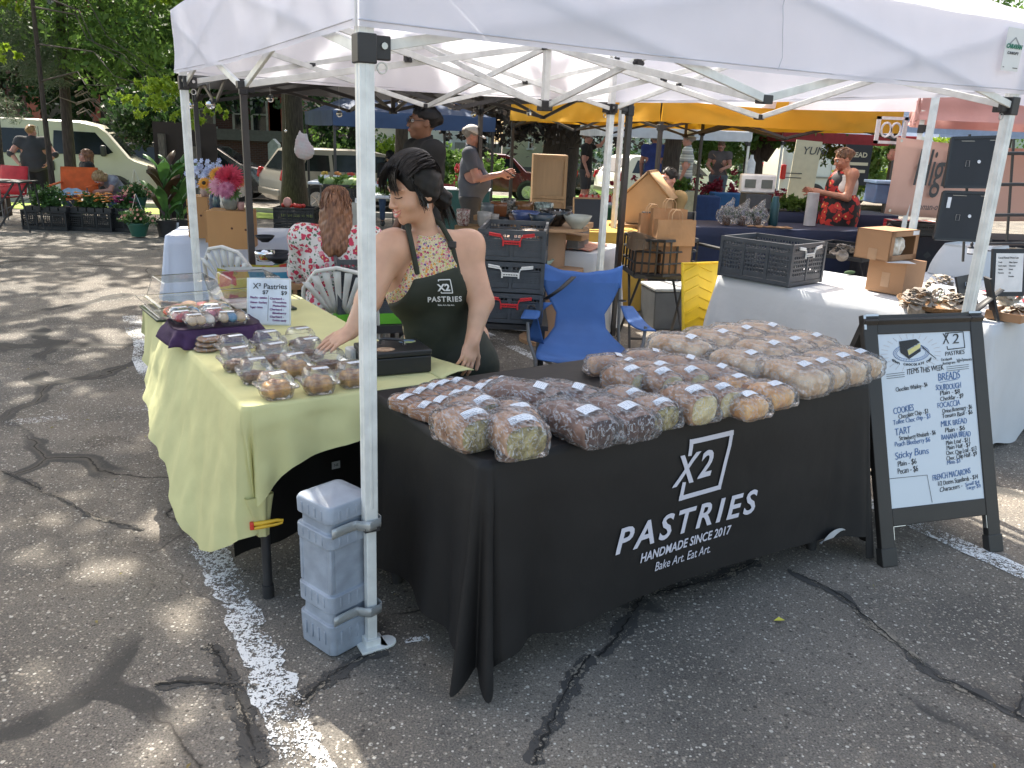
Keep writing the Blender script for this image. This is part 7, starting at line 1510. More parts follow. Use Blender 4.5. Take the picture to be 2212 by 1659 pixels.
for px,py,w,l,k in ((573,521,42,'black covered bowl at the left of the stack','bowl'),(601,545,52,'shallow black bowl at the right front','bowl'),(598,535,52,'dark blue rimmed plate behind the black bowl','bowl'),(572,541,40,'silver mirrored jar under the black bowl','mug')):
    q=at_z(px,py+6,.80); s=5.9/1786; pot(l,(q.x,q.y,.75 if 'under' in l or 'right' in l or 'plate' in l else .815),w*s/2,.045 if k=='bowl' else .065,BLKF if 'mirror' not in l else MIR,k,group='bowls on the towel table',cat='bowl' if k=='bowl' else 'jar')
# shopping bag
q=at_y(548,640,5.25); t=thing('shopping_bag','colourful reusable shopping bag with red and yellow print and blue trim','bag',(q.x,5.3,.02),.35); SB_=pattern('bag_print',(.45,.40,.04),[(.45,.04,.03),(.5,.07,.02),(.4,.03,.05)],scale=9,size=.42,leaf=(.2,.3,.05))
b=MB(); b.grid(lambda u,v:((u-.5)*.42+.02*math.sin(v*5),-.10+.02*math.sin(u*6+v*4),.74*v-.03*math.sin(u*4)),10,10); b.grid(lambda u,v:((u-.5)*.42,.10+.02*math.sin(u*5),.72*v),10,8); b.build('bag_body',SB_,t); b=MB(); 
for s in (-1,1): b.grid(lambda u,v:(s*.21+.02*math.sin(v*9),(u-.5)*.2,.73*v),4,8)
b.build('bag_side',mat('bag_green',(.09,.13,.03),.6),t); b=MB(); b.grid(lambda u,v:((u-.5)*.43,-.108+.02*math.sin(u*6),.66+.08*v),10,2); b.build('bag_trim',bands('trim',[(0,(.05,.25,.40)),(.5,(.6,.62,.62))],axis=2,scale=12),t)
# white plastic folding chairs
CW=mat('chair_white',(.62,.61,.58),.4,var=.04)
def whitechair(label,p,rz):
    t=thing('folding_chair',label,'chair',p,rz,'white plastic folding chairs')
    b=MB(); b.tube([(-.21,-.02,.42),(-.215,.03,.60),(-.20,.06,.74),(-.12,.09,.845),(0,.10,.87),(.12,.09,.845),(.20,.06,.74),(.215,.03,.60),(.21,-.02,.42)],.013,n=8); b.build('back_frame',CW,t)
    for k in range(-3,4): 
        b=MB(); a=k*.28; b.grid(lambda u,v:(math.sin(a)*(.07+.17*v)+ (u-.5)*.022*(1+v),.045+.05*v,.60+math.cos(a*.9)*(.0+.25*v)-.0),1,4); b.build('back_slat',CW,t,solid=.006)
    b=MB(); b.grid(lambda u,v:((u-.5)*.40,.04+.01*v-.01*math.sin(PI*u),.60-.05+.07*v-.04*(1-(2*u-1)**2)),10,2); b.build('back_panel',CW,t,solid=.008)
    b=MB(); b.grid(lambda u,v:((u-.5)*.41,-.38+.38*v,.445-.012*math.sin(PI*u)),8,6); b.build('seat',CW,t,solid=.02)
    for s in (-1,1): b=MB(); b.tube([(s*.21,-.02,.42),(s*.21,-.36,.0)],.013,n=8); b.build('leg',CW,t); b=MB(); b.tube([(s*.19,-.36,.42),(s*.19,.10,.0)],.013,n=8); b.build('leg',CW,t)
    return t
q=at_y(727,640,4.6); wc=whitechair('white plastic folding chair with the woman in the floral dress on it',(q.x,4.72,0),PI+.0)
q=at_y(495,600,5.35); whitechair('empty white plastic folding chair turned sideways by the vase table',(q.x+.04,5.35,.0),.75+PI/2+.4)
q=at_y(648,600,5.3); t=thing('stool','small light wooden stool beside the seated woman','stool',(q.x,5.35,0),.3); b=MB(); b.b2(-.08,-.12,.62,.14,.14,.65); b.build('seat',WOOD,t)
for x in (-.05,.11):
    for y in (-.09,.11): b=MB(); b.bar((x*1.3,y*1.3,0),(x,y,.62),.025); b.build('leg',WOOD,t)
# ================================================================ BACKGROUND: street, houses, trees, vehicles
GRASS=mat('lawn',(.06,.12,.02),.9,col2=(.14,.26,.04),vs=2,bump=.5,bs=60)
def zg(x,y): return gz(x,y)
b=MB(); xs_=np.linspace(-34,8,22)
b.add([(x,y,gz(x,y)+.07) for y in (29.5,33,38) for x in xs_],[(j*22+i,j*22+i+1,(j+1)*22+i+1,(j+1)*22+i) for j in range(2) for i in range(21)]); tag(b.build('lawn',GRASS,smooth=False),kind='structure')
b=MB(); b.add([(x,y,gz(x,y)+.12) for y in (42,46,60,80) for x in np.linspace(-10,60,15)],[(j*15+i,j*15+i+1,(j+1)*15+i+1,(j+1)*15+i) for j in range(3) for i in range(14)]); tag(b.build('lawn',GRASS,smooth=False),kind='structure')
b=MB(); b.add([(x,y,gz(x,y)+.012) for y in (16.8,18.4,19.2) for x in np.linspace(-16,-3.5,12)],[(j*12+i,j*12+i+1,(j+1)*12+i+1,(j+1)*12+i) for j in range(2) for i in range(11)]); tag(b.build('grass_verge',mat('bright_grass',(.16,.26,.03),.9,col2=(.30,.42,.05),vs=6,bump=.6,bs=60),smooth=False),kind='structure')
KERB=mat('kerb_stone',(.30,.29,.27),.85,var=.1,bump=.2)
for y in (19.3,29.3): b=MB(); b.b2(-30,y,gz(0,y)-.1,2,y+.16,gz(0,y)+.12); tag(b.build('kerb',KERB),kind='structure')
# ---- brick building
def bricks():
    m=bpy.data.materials.new('brick_wall'); nt,b=NT(m); tc=nd(nt,'ShaderNodeTexCoord'); mp=nd(nt,'ShaderNodeMapping'); mp.inputs['Rotation'].default_value=(PI/2,0,0); nt.links.new(tc.outputs['Object'],mp.inputs[0])
    t=nd(nt,'ShaderNodeTexBrick'); t.inputs['Scale'].default_value=1; t.inputs['Brick Width'].default_value=.22; t.inputs['Row Height'].default_value=.075; t.inputs['Mortar Size'].default_value=.008; t.inputs['Color1'].default_value=(.105,.042,.030,1); t.inputs['Color2'].default_value=(.075,.030,.024,1); t.inputs['Mortar'].default_value=(.11,.09,.08,1); nt.links.new(mp.outputs[0],t.inputs[0]); nt.links.new(t.outputs[0],b.inputs['Base Color']); b.inputs['Roughness'].default_value=.9; return m
BRK=bricks(); SHUT=mat('shutter_red',(.36,.085,.05),.6,var=.05); WFR=mat('window_frame',(.36,.35,.30),.6); GLS=mat('window_glass',(.015,.02,.022),.08,spec=.8); STN=mat('stone_band',(.16,.155,.14),.85,var=.1)
YB=37.; g0=gz(-20,YB); pL=at_y(-260,300,YB).x; pR_=at_y(655,300,YB).x
t=thing('brick_building','dark red brick building with tall windows and orange-red shutters behind the vans','building',(pL,YB,g0)); WB_=pR_-pL
b=MB(); b.b2(0,0,0,WB_,9,11); b.build('wall',BRK,t); b=MB(); b.b2(-.1,-.12,2.0,WB_+.1,0,2.45); b.build('stone_band',STN,t); b=MB(); b.b2(-.3,-.3,10.6,WB_+.3,9.3,11.1); b.build('cornice',STN,t)
def window(t,x0,x1,z0,z1,sh=(),yy=0,fr=WFR,gl=GLS,sash=True,shm=None):
    f=MB(); d=.09; f.b2(x0,yy-.06,z0,x0+d,yy-.001,z1); f.b2(x1-d,yy-.06,z0,x1,yy-.001,z1); f.b2(x0+d,yy-.06,z1-d,x1-d,yy-.001,z1); f.b2(x0-.08,yy-.10,z0-.1,x1+.08,yy-.001,z0)
    if sash: f.b2(x0+d,yy-.05,(z0+z1)/2-.03,x1-d,yy-.001,(z0+z1)/2+.03)
    fo=f.build('window_frame',fr,t); g=MB(); g.b2(x0+d,yy-.02,z0,x1-d,yy-.003,z1-d); g.build('window_pane',gl,fo)
    for s in sh:
        q=MB(); 
        if s<0: q.b2(x0-.58,yy-.07,z0,x0-.06,yy-.003,z1)
        else: q.b2(x1+.06,yy-.07,z0,x1+.58,yy-.003,z1)
        q.build('shutter',shm or SHUT,t)
for px0,px1,py0,py1,sh in ((94,137,186,262,(-1,)),(226,266,188,262,(-1,)),(504,530,210,282,()),(544,578,210,285,(1,)),(-60,-20,180,262,(-1,1)),(350,385,195,268,(-1,)),(430,462,200,272,(-1,)),(612,640,212,285,(-1,))):
    a=at_y(px0,py1,YB)-V(pL,YB,g0); c=at_y(px1,py0,YB)-V(pL,YB,g0); window(t,a.x,c.x,a.z,c.z,sh); window(t,a.x,c.x,a.z+3.6,c.z+3.6,sh)
t=thing('railing','black metal railing in front of the brick building','railing',(pL,YB-3.5,g0)); 
for z in (1.55,1.95,2.5): b=MB(); b.bar((2,0,z),(WB_*.55,0,z),.06); b.build('rail',BLACKP,t)
for k in range(46): b=MB(); b.bar((2+k*(WB_*.55-2)/45,0,.0),(2+k*(WB_*.55-2)/45,0,2.5),.03); b.build('baluster',BLACKP,t)
t=thing('gable_post','small pale stone gatepost with a gabled cap by the brick building','gatepost',at_y(597,345,34)); b=MB(); b.prism([(-.2,0),(.2,0),(.2,.6),(.0,.8),(-.2,.6)],0,.4,T=Matrix.Rotation(PI/2,4,'X')); b.build('post_body',mat('pale_stone',(.45,.45,.40),.8),t)
# ---- pale houses
SID=mat('siding_white',(.50,.51,.46),.8,var=.05,vs=1); SIDY=mat('siding_cream',(.55,.52,.36),.8,var=.05,vs=1); ROOF=mat('roof_shingle',(.10,.10,.105),.9,var=.2,vs=6)
def house(label,pxa,pxb,y,h,m,wins,rh=2.5,dep=9):
    a=at_y(pxa,320,y).x; c=at_y(pxb,320,y).x; z=gz((a+c)/2,y); t=thing('house',label,'house',(a,y,z)); w=c-a
    b=MB(); b.b2(0,0,0,w,dep,h); b.build('wall',m,t)
    k=int(h/.28)
    b=MB()
    for i in range(1,k): b.b2(0,-.02,i*.28,w,-.001,i*.28+.02)
    tag(b.build('clapboard',m,t),kind='stuff')
    b=MB(); b.add([(-.4,-.5,h),(w+.4,-.5,h),(w+.4,dep+.5,h),(-.4,dep+.5,h),(-.4,dep/2,h+rh),(w+.4,dep/2,h+rh)],[(0,1,5,4),(2,3,4,5),(1,2,5),(3,0,4),(3,2,1,0)]); b.build('roof',ROOF,t,smooth=False)
    b=MB(); b.b2(0,-.06,0,w,-.001,.9); b.build('foundation',STN,t)
    for px0,px1,py0,py1 in wins:
        p=at_y(px0,py1,y)-V(a,y,z); q=at_y(px1,py0,y)-V(a,y,z); window(t,p.x,q.x,p.z,q.z,(),fr=mat('trim_white',(.7,.7,.66),.6))
        if p.z+3.0+q.z-p.z<h: window(t,p.x,q.x,p.z+3.0,q.z+3.0,(),fr=mat('trim_white',(.7,.7,.66),.6))
    return t
house('white sided house behind the blue tent',742,1055,50,7.5,SID,[(800,815,290,312),(892,905,288,310),(1012,1036,272,302),(958,975,285,305)])
house('cream yellow house between the oak trunk and the maroon truck',1085,1180,54,7,SIDY,[(1095,1106,296,318),(1140,1152,296,320)])
house('pale green sided house right of the big trunk with wide white windows',1195,1560,48,7.5,mat('siding_green',(.36,.40,.34),.8,var=.05,vs=1),[(1225,1262,278,318),(1270,1290,278,318),(1320,1338,290,318),(1350,1368,292,320),(1400,1420,295,320),(1480,1500,300,325)])
house('far white house behind the right hand trees',1600,2350,56,6.5,SID,[(1660,1680,300,325),(1760,1790,300,330),(1980,2000,300,330)])
t=thing('porch_stairs','dark wooden porch stairs with balusters beside the white house','stairs',at_y(1020,345,48)); 
for k in range(9): b=MB(); b.bar((k*.18,0,.9-.08*k),(k*.18,0,1.9-.10*k),.04); b.build('baluster',BLACKP,t)
b=MB(); b.bar((0,0,1.9),(1.5,0,1.05),.06); b.build('rail',BLACKP,t); b=MB(); b.b2(-1,.1,0,1.6,1.2,.9); b.build('porch_base',mat('grey_wood',(.16,.15,.14),.8),t)
# ---- vegetation
def leafmat(n,a,c,tr=.35): 
    m=mat(n,a,.55,col2=c,vs=1.3,thin=tr); return m
LF=[leafmat('leaf_dark',(.018,.045,.012),(.045,.10,.025)),leafmat('leaf_mid',(.055,.12,.024),(.16,.27,.055),.5),leafmat('leaf_bright',(.16,.26,.02),(.34,.46,.04),.5),leafmat('leaf_purple',(.020,.018,.018),(.055,.045,.04)),leafmat('leaf_pine',(.05,.085,.045),(.12,.16,.09))]
BARK=mat('bark',(.035,.027,.022),.95,col2=(.075,.060,.048),vs=10,stretch=(5,5,.6),bump=1.,bs=14,detail=6)
def leaves(nm,blobs,n,size,m,parent,seed=0,asp=.5,kind_=True,shell=.5):
    """blobs: (cx,cy,cz,rx,ry,rz); many small two-sided leaf faces, gathered in sprays"""
    rg=np.random.RandomState(seed); V_=[];n0=0; vol=np.array([b[3]*b[4]*b[5] for b in blobs])**.8; vol/=vol.sum()
    for bi,bl in enumerate(blobs):
        k=int(n*vol[bi]); ns=max(3,k//14)
        d=rg.normal(size=(ns,3)); d/=np.linalg.norm(d,axis=1)[:,None]; r=(shell+(1-shell)*rg.rand(ns)**.6)[:,None]; spr=d*r*np.array(bl[3:])*(1+.25*rg.normal(size=(ns,1)))+np.array(bl[:3])
        idx=rg.randint(0,ns,k); c=spr[idx]+rg.normal(size=(k,3))*min(bl[3:])*.13
        a=rg.normal(size=(k,3)); a/=np.linalg.norm(a,axis=1)[:,None]; b_=rg.normal(size=(k,3)); b_-=a*(a*b_).sum(1)[:,None]; b_/=np.linalg.norm(b_,axis=1)[:,None]
        s=size*(.6+.8*rg.rand(k))[:,None]; P=np.stack([c-a*s,c+b_*s*asp,c+a*s,c-b_*s*asp],1); V_.append(P.reshape(-1,3))
    V_=np.concatenate(V_); k=len(V_)//4; me=bpy.data.meshes.new(nm); me.vertices.add(len(V_)); me.vertices.foreach_set('co',V_.astype(np.float32).ravel()); me.loops.add(4*k); me.loops.foreach_set('vertex_index',np.arange(4*k,dtype=np.int32)); me.polygons.add(k); me.polygons.foreach_set('loop_start',np.arange(0,4*k,4,dtype=np.int32)); me.polygons.foreach_set('loop_total',np.full(k,4,np.int32)); me.materials.append(m); me.update(calc_edges=True)
    return link(nm,me,parent)
def tree(name,label,loc,h,r,lean,blobs,n,size,m,seed=1,extra=(),limbs=6,cat='tree',asp=.5,shell=.5):
    t=thing(name,label,cat,loc); rg=random.Random(seed); top=V(lean[0],lean[1],h); b=MB(); pts=[];rr=[]
    for i in range(10): u=i/9; pts.append((top.x*u+.12*r*math.sin(u*7+seed),top.y*u,h*u-.3*(i==0))); rr.append(r*(1.25-.2*min(1,u*8))*(1-u*.55) if i else r*1.5)
    b.tube(pts,rr,n=14); b.build('trunk',BARK,t,ang=None)
    for k in range(limbs):
        bl=blobs[k%len(blobs)]; u=.45+.5*rg.random(); s=V(top.x*u,top.y*u,h*u); e=V(*bl[:3])+V(rg.uniform(-1,1)*bl[3]*.5,rg.uniform(-1,1)*bl[4]*.5,rg.uniform(-.3,.3)*bl[5]); q=MB(); q.tube([s,s.lerp(e,.35)+V(.1,.05,.25),s.lerp(e,.55)+V(-.06,0,.1),s.lerp(e,.8)+V(.05,0,.16),e],[r*.34,r*.2,r*.13,r*.08,r*.03],n=6); q.build('branch',BARK,t,ang=None)
    leaves('crown',blobs,n,size,m,t,seed,asp,shell=shell)
    for i,(bb_,nn,ss,mm,aa) in enumerate(extra): leaves('crown',bb_,nn,ss,mm,t,seed+7+i,aa)
    return t
def P2(px,py,y,o): return at_y(px,py,y)-o
o=on_g(160,16.9); 
def BLB(o,L): return [(*(P2(px,py,y,o)),rx,ry,rz) for px,py,y,rx,ry,rz in L]
tree('maple_tree','street tree with dark slim trunk in front of the beige van','' or o,7.5,.11,(.3,0),BLB(o,[(290,60,16.5,1.2,1.2,.9),(220,120,16.5,.8,1.,.7),(330,130,16,.6,.8,.5),(120,20,17,1.2,1.2,.8),(300,-90,17,1.6,1.5,1.),(60,-120,17,1.8,1.5,1.)]),10500,.065,LF[1],3,extra=[(BLB(o,[(60,110,16.2,.75,.7,.5),(100,160,16.2,.45,.5,.35),(25,60,16.2,.6,.6,.5),(20,235,16.4,.3,.3,.25)]),9000,.055,LF[4],.08),(BLB(o,[(20,8,15.5,.35,.3,.12),(8,112,14,.25,.2,.16),(350,-8,15,.5,.3,.12)]),700,.06,LF[2],.45)],limbs=4)
t=thing('bare_twigs','bare dead twigs sticking out from the street tree trunk','branches',at_y(165,230,16.8)); rg=random.Random(4)
for k in range(26):
    s=rg.choice((-1,1)); L=rg.uniform(.4,1.1); b=MB(); z=rg.uniform(-.2,1.1); b.tube([(0,0,z),(s*L*.4,-.1,z+.1),(s*L*.8,-.2,z-.15*L),(s*L,-.25,z-.5*L)],[.014,.009,.005,.002],n=4); b.build('twig',mat('dead_twig',(.20,.17,.14),.9),t)
o=on_g(255,12.5); o=V(at_y(380,200,12.5).x-1.2,12.8,0)
tree('maple_sapling','sunlit yellow-green branch hanging in from the upper left above the dark board','' or V(-8.2,14.8,-.1),5.0,.05,(.2,-.3),[(*(at_y(px,py,12.6)-V(-8.2,14.8,-.1)),rx,.3,rz) for px,py,rx,rz in ((330,185,.30,.13),(285,215,.26,.10),(350,222,.28,.12),(400,240,.22,.14),(430,262,.18,.12),(300,245,.12,.08),(455,228,.2,.10),(372,190,.15,.2),(478,244,.12,.06))],1500,.045,LF[2],9,limbs=5,asp=.42,shell=.2)
o=on_g(640,19.6); tree('oak_tree','thick straight trunk beside the silver minivan under the blue tent','' or o,8,.26,(-.1,0),BLB(o,[(640,-60,19,3,3,1.5),(780,-40,20,2.5,2,1.5),(520,20,20,2.0,2,1.0)]),9000,.10,LF[0],5)
o=on_g(1190,26); tree('oak_tree','massive old trunk forking to the right behind the yellow tent','' or o,7.0,.62,(.5,0),BLB(o,[(1180,215,26,3.6,2.5,1.0),(1080,262,25.5,1.5,1.2,.55),(1010,280,25,1.0,1,.30),(1260,150,26,4,3,2)]),16000,.10,LF[3],6,limbs=7)
t=o; q=thing('tree_limb','heavy limb of the old oak reaching right under the yellow canopy','branch',o+V(.3,0,3.2)); b=MB(); b.tube([(0,0,-.2),(.8,0,.35),(2.2,0,.85),(4.5,0,1.0)],[.42,.34,.26,.15],n=10); b.build('limb',BARK,q,ang=None)
o=on_g(1615,21); tree('linden_tree','tree with dark leaning trunk in front of the white van','' or o,5.0,.26,(-.2,0),BLB(o,[(1600,215,21,2.4,1.5,.8),(1680,290,20.5,.9,.8,.30),(1560,310,20.5,.7,.7,.45),(1500,325,20.5,.5,.6,.28),(1840,330,22,1.0,.8,.35),(1870,385,22,.6,.5,.5)]),15000,.075,LF[1],7,extra=[(BLB(o,[(1870,370,23,.6,.5,.6),(1745,290,23,1.0,.5,.2)]),1800,.07,LF[2],.5)])
q=thing('tree_limb','dark limb of the linden arching right over the white van','branch',o+V(.1,0,1.7)); b=MB(); b.tube([(0,0,-.1),(.45,0,.6),(1.2,0,1.1),(2.5,0,1.4)],[.22,.18,.14,.08],n=10); b.build('limb',BARK,q,ang=None)
for i,(px,y,hh,sp,m,l) in enumerate(((20,32,9,3.5,0,'dark conifer at the far left edge before the brick building'),(420,33,8,3.0,0,'dark leafy tree before the brick building, right of the first trunk'),(760,31,7,3.0,0,'dark tree behind the minivan roof'),(900,60,10,4,1,'far green tree above the white house'),(1500,58,9,4,3,'far dark tree behind the yellow canopy'),(1950,40,8,4,1,'green tree far behind the pink tent'),(2150,44,9,4,1,'green tree at the far right edge'),(-160,24,9,3.5,0,'large dark tree just outside the left of the lot'),(240,34,9,2.5,0,'tall dark tree against the brick facade'))):
    o=on_g(px,y); bl=[(random.uniform(-.6,.6)*sp,random.uniform(-.5,.5)*sp*.6,hh*.62+random.uniform(-.22,.5)*hh,sp*.5,sp*.45,hh*.16) for k in range(8)]
    tree('shade_tree' if m else 'dark_tree',l,o,hh*.8,.22,(.2,0),bl,8000,.13,LF[m],20+i,limbs=5)
for i,(px,py,y,rx,rz,m,l) in enumerate(((790,350,30,2.2,.9,1,'rounded green bush behind the minivan'),(725,330,31,1.3,.8,0,'dark bush left of the minivan roof'),(860,350,29,1.0,.7,2,'yellow-green bush beside the seated vendor'),(320,250,24,1.2,.7,0,'dark green shrub above the brown board'),(985,352,30,1.4,.5,1,'low hedge by the porch'),(1500,350,36,5,.8,0,'dark hedge below the pale green house'),(1960,330,30,2.5,1.2,2,'bright shrub behind the pink banner'))):
    c=at_y(px,py,y); t=thing('bush',l,'bush',c); leaves('foliage',[(0,0,0,rx,1.,rz),(rx*.4,0,-.2,rx*.6,.8,rz*.8)],3500,.09,LF[m],t,50+i)
# overhead trees, crowns unseen; all but the first added to shade the lot
for i,(x,y,hh,bl,l) in enumerate(((-6.5,9.6,8.5,[(0,0,7.4,2.6,2.6,1.1),(1.9,1.6,7.9,2.2,2.,1.),(-2.2,1.0,7.2,2.,2.,1.),(1.2,-2.0,7.6,2.0,2.0,.8),(3.4,-.5,7.9,1.6,1.7,.7)],'tall shade tree overhanging the left side of the market, crown above the picture'),(-9.5,15.2,9,[(0,0,7.6,3,2.6,1.2),(3.4,1.2,7.9,2.6,2.4,1.1),(-3,-1,7.5,2.5,2.4,1.1),(1,-3,7.8,2.4,2.,.9)],'tall shade tree beside the garden stall, crown above the picture'),(3.0,17.5,9,[(0,0,7.5,3.2,2.6,1.2),(-3.2,1,7.6,2.6,2.4,1.2),(3.2,0,7.5,2.8,2.4,1.2)],'tall shade tree behind the yellow stall, crown above the picture'),(8.5,12.5,9,[(0,0,7.4,3,2.6,1.2),(2.5,1,7.8,2.4,2.4,1.),(-2.2,-1,7.6,2.2,2,1.)],'tall shade tree behind the right stalls, crown above the picture'),(-3.2,22.5,10,[(0,0,8.2,3.4,3,1.3),(-3.5,0,8,2.8,2.6,1.2),(3.5,.5,8.2,2.8,2.6,1.2)],'tall shade tree by the street behind the blue tent'))):
    pass
    tree('shade_tree',l,(x,y,gz(x,y)),hh,.18,(.3,.2),bl,9000,.14,LF[1],80+i,limbs=6,shell=.3)
# ---- vehicles
RUB=mat('tyre',(.015,.015,.016),.8); RIM=mat('wheel_rim',(.45,.45,.46),.3,metal=.8); CGL=mat('car_glass',(.010,.013,.015),.10,spec=.35); CHR=mat('chrome',(.6,.6,.6),.15,metal=1); TLR=mat('tail_light',(.42,.01,.01),.2); HLT=mat('head_lamp',(.55,.56,.56),.1,spec=1.)
def car(name,label,loc,rz,W,prof,wins,m,wheels,wr=.34,cat='car',belt=.95,tumble=.16,extra=None,lights=True):
    """prof: side outline (x,z) anticlockwise; wins: side window outlines; built symmetric about y=0"""
    t=thing(name,label,cat,loc,rz); n=len(prof); st=[]
    def hw(z): return W/2-(tumble*max(0,(z-belt))/(.8)) - (.05 if z<.35 else 0)
    b=MB(); cx=sum(p[0] for p in prof)/n; cz=sum(p[1] for p in prof)/n
    for s,ins in ((-1,.0),(-1,.06),(1,.06),(1,.0)):
        k=ins/1.; sc_=1 if ins else .965
        for x,z in prof: b.v.append((cx+(x-cx)*sc_,s*(hw(z)-ins),cz+(z-cz)*sc_))
    for a in range(3): b.f+=[(a*n+i,a*n+(i+1)%n,(a+1)*n+(i+1)%n,(a+1)*n+i) for i in range(n)]
    b.f+=[tuple(range(n-1,-1,-1)),tuple(range(3*n,4*n))]; b.mi=[0]*len(b.f); b.build('body',m,t,ang=.7)
    for poly in wins:
        for s in (-1,1):
            q=MB(); q.add([(x,s*(hw(z)+.004),z) for x,z in poly],[tuple(range(len(poly))) if s>0 else tuple(range(len(poly)-1,-1,-1))]); q.build('side_window',CGL,t,smooth=False)
    for x in wheels:
        for s in (-1,1):
            q=MB(); q.cyl((x,s*(W/2-.22),wr),(x,s*(W/2+.005),wr),wr,n=26); w=q.build('wheel',RUB,t,bevel=.02,M=None); q=MB(); q.cyl((x,s*(W/2-.02),wr),(x,s*(W/2+.012),wr),wr*.64,n=18); r_=q.build('rim',RIM,w)
            q=MB()
            for k in range(5): a=k*2*PI/5; q.bar((x,s*(W/2+.016),wr),(x+wr*.6*math.cos(a),s*(W/2+.016),wr+wr*.6*math.sin(a)),.05,.02)
            q.build('spoke',CHR,w)
            q=MB(); q.cyl((x,s*(W/2-.28),wr+.02),(x,s*(W/2+.002),wr+.02),wr+.05,n=26); q.build('wheel_arch',BLACKP,t)
    if extra: extra(t,hw)
    return t
VANM=mat('van_beige',(.46,.44,.33),.35,var=.04,vs=2,coat=.3); SILV=mat('car_champagne',(.30,.285,.24),.3,var=.03,coat=.5,metal=.2); MAR=mat('car_maroon',(.10,.008,.010),.25,coat=.8); DKC=mat('car_dark',(.02,.022,.028),.2,coat=.8); WVAN=mat('van_white',(.66,.67,.58),.35,var=.03,coat=.3)
VG0=on_g(335,20.8)
def vex(t,hw):
    for s in (-1,1):
        for x in (3.05,1.65,.2): q=MB(); q.bar((x,s*(hw(1)+.002),.35),(x,s*(hw(1)+.002),1.9),.012); q.build('door_seam',BLACKP,t)
        q=MB(); q.box((3.25,s*(hw(1)+.01),1.0),(.12,.03,.22)); q.build('door_handle',BLACKP,t,bevel=.01)
        q=MB(); q.box((4.42,s*(hw(1.2)+.14),1.38),(.12,.2,.26)); q.build('mirror',BLACKP,t,bevel=.03)
    q=MB(); q.add([(4.45,-.72,1.88),(4.45,.72,1.88),(5.02,.78,1.26),(5.02,-.78,1.26)],[(0,1,2,3)]); q.build('windshield',CGL,t,M=TR(.012,0,.012)); q=MB(); q.b2(5.55,-.85,.42,5.66,.85,.62); q.build('bumper',CHR,t,bevel=.03)
    q=MB(); q.b2(-.08,-.85,.42,.02,.85,.6); q.build('bumper',CHR,t,bevel=.03)
van_prof=[(0,.45),(.05,1.2),(.12,1.95),(.35,2.08),(3.9,2.06),(4.35,1.96),(4.55,1.80),(5.0,1.22),(5.15,1.14),(5.5,1.02),(5.6,.85),(5.6,.4),(5.0,.30),(.2,.32)]
vx=at_y(338,400,22.2)
car('cargo_van','beige full-size passenger van with dark tinted windows parked at the left','' or (vx.x-5.5*math.cos(.36),22.2-5.5*math.sin(.36),gz(-12,21)-.02),.36,2.0,van_prof,[[(3.3,1.28),(4.45,1.28),(4.62,1.34),(4.25,1.80),(3.35,1.82)],[(1.85,1.28),(2.95,1.28),(2.95,1.84),(1.85,1.84)],[(.5,1.28),(1.5,1.28),(1.5,1.84),(.5,1.84)]],VANM,(1.05,4.6),.37,'van',extra=vex)
mv_prof=[(0,.45),(.02,.95),(.18,1.15),(.55,1.66),(.75,1.74),(2.8,1.72),(3.3,1.62),(4.05,1.14),(4.8,.98),(5.0,.80),(5.02,.4),(4.8,.26),(.2,.28)]
def mex(t,hw):
    for s in (-1,1):
        q=MB(); q.box((.10,s*(hw(.95)-.03),1.0),(.20,.14,.30),ry=.25); q.build('tail_light',TLR,t,bevel=.04); q=MB(); q.box((4.9,s*(hw(.8)-.1),.82),(.2,.22,.14)); q.build('headlight',HLT,t,bevel=.04); q=MB(); q.box((3.35,s*(hw(1.1)+.1),1.12),(.14,.18,.14)); q.build('mirror',BLACKP,t,bevel=.03)
        for x in (1.9,2.95): q=MB(); q.bar((x,s*(hw(1)+.002),.35),(x,s*(hw(1)+.002),1.15),.01); q.build('door_seam',BLACKP,t)
    q=MB(); q.add([(.17,-.68,1.14),(.17,.68,1.14),(.54,.60,1.62),(.54,-.60,1.62)],[(3,2,1,0)]); q.build('rear_window',CGL,t,M=TR(-.02,0,.012)); q=MB(); q.add([(3.32,-.6,1.60),(3.32,.6,1.60),(4.02,.72,1.16),(4.02,-.72,1.16)],[(0,1,2,3)]); q.build('windshield',CGL,t,M=TR(.012,0,.014)); q=MB(); q.b2(-.06,-.82,.42,.06,.82,.62); q.build('bumper',SILV,t,bevel=.04)
mv_w=[[(.62,1.14),(1.45,1.12),(1.45,1.56),(.85,1.58)],[(1.55,1.12),(2.5,1.10),(2.5,1.58),(1.55,1.58)],[(2.6,1.10),(3.75,1.10),(3.2,1.54),(2.6,1.58)]]
mo=on_g(548,23.6); car('minivan','champagne silver minivan parked behind the thick tree trunk, rear to the left',(mo.x+.35,24.0,mo.z-.05),.62,1.95,mv_prof,mv_w,SILV,(1.0,3.95),.35,'minivan',extra=mex)
mo=on_g(250,27.0); car('minivan','dark minivan half hidden behind the beige van and the brown board',(mo.x,27.5,mo.z),.1,1.9,mv_prof,mv_w,DKC,(1.0,3.95),.35,'minivan',extra=mex)
mo=on_g(440,29.0); car('parked_car','dark car behind the orange sunflower, only its headlight end visible',(mo.x,29,mo.z),3.3,1.8,mv_prof,mv_w,DKC,(1.0,3.95),.33,'car',extra=mex)
tk=[(0,.5),(0,1.05),(1.9,1.08),(2.0,1.15),(2.25,1.78),(2.5,1.86),(3.5,1.84),(3.8,1.72),(4.35,1.18),(5.3,1.08),(5.5,.95),(5.52,.5),(5.2,.38),(.2,.4)]
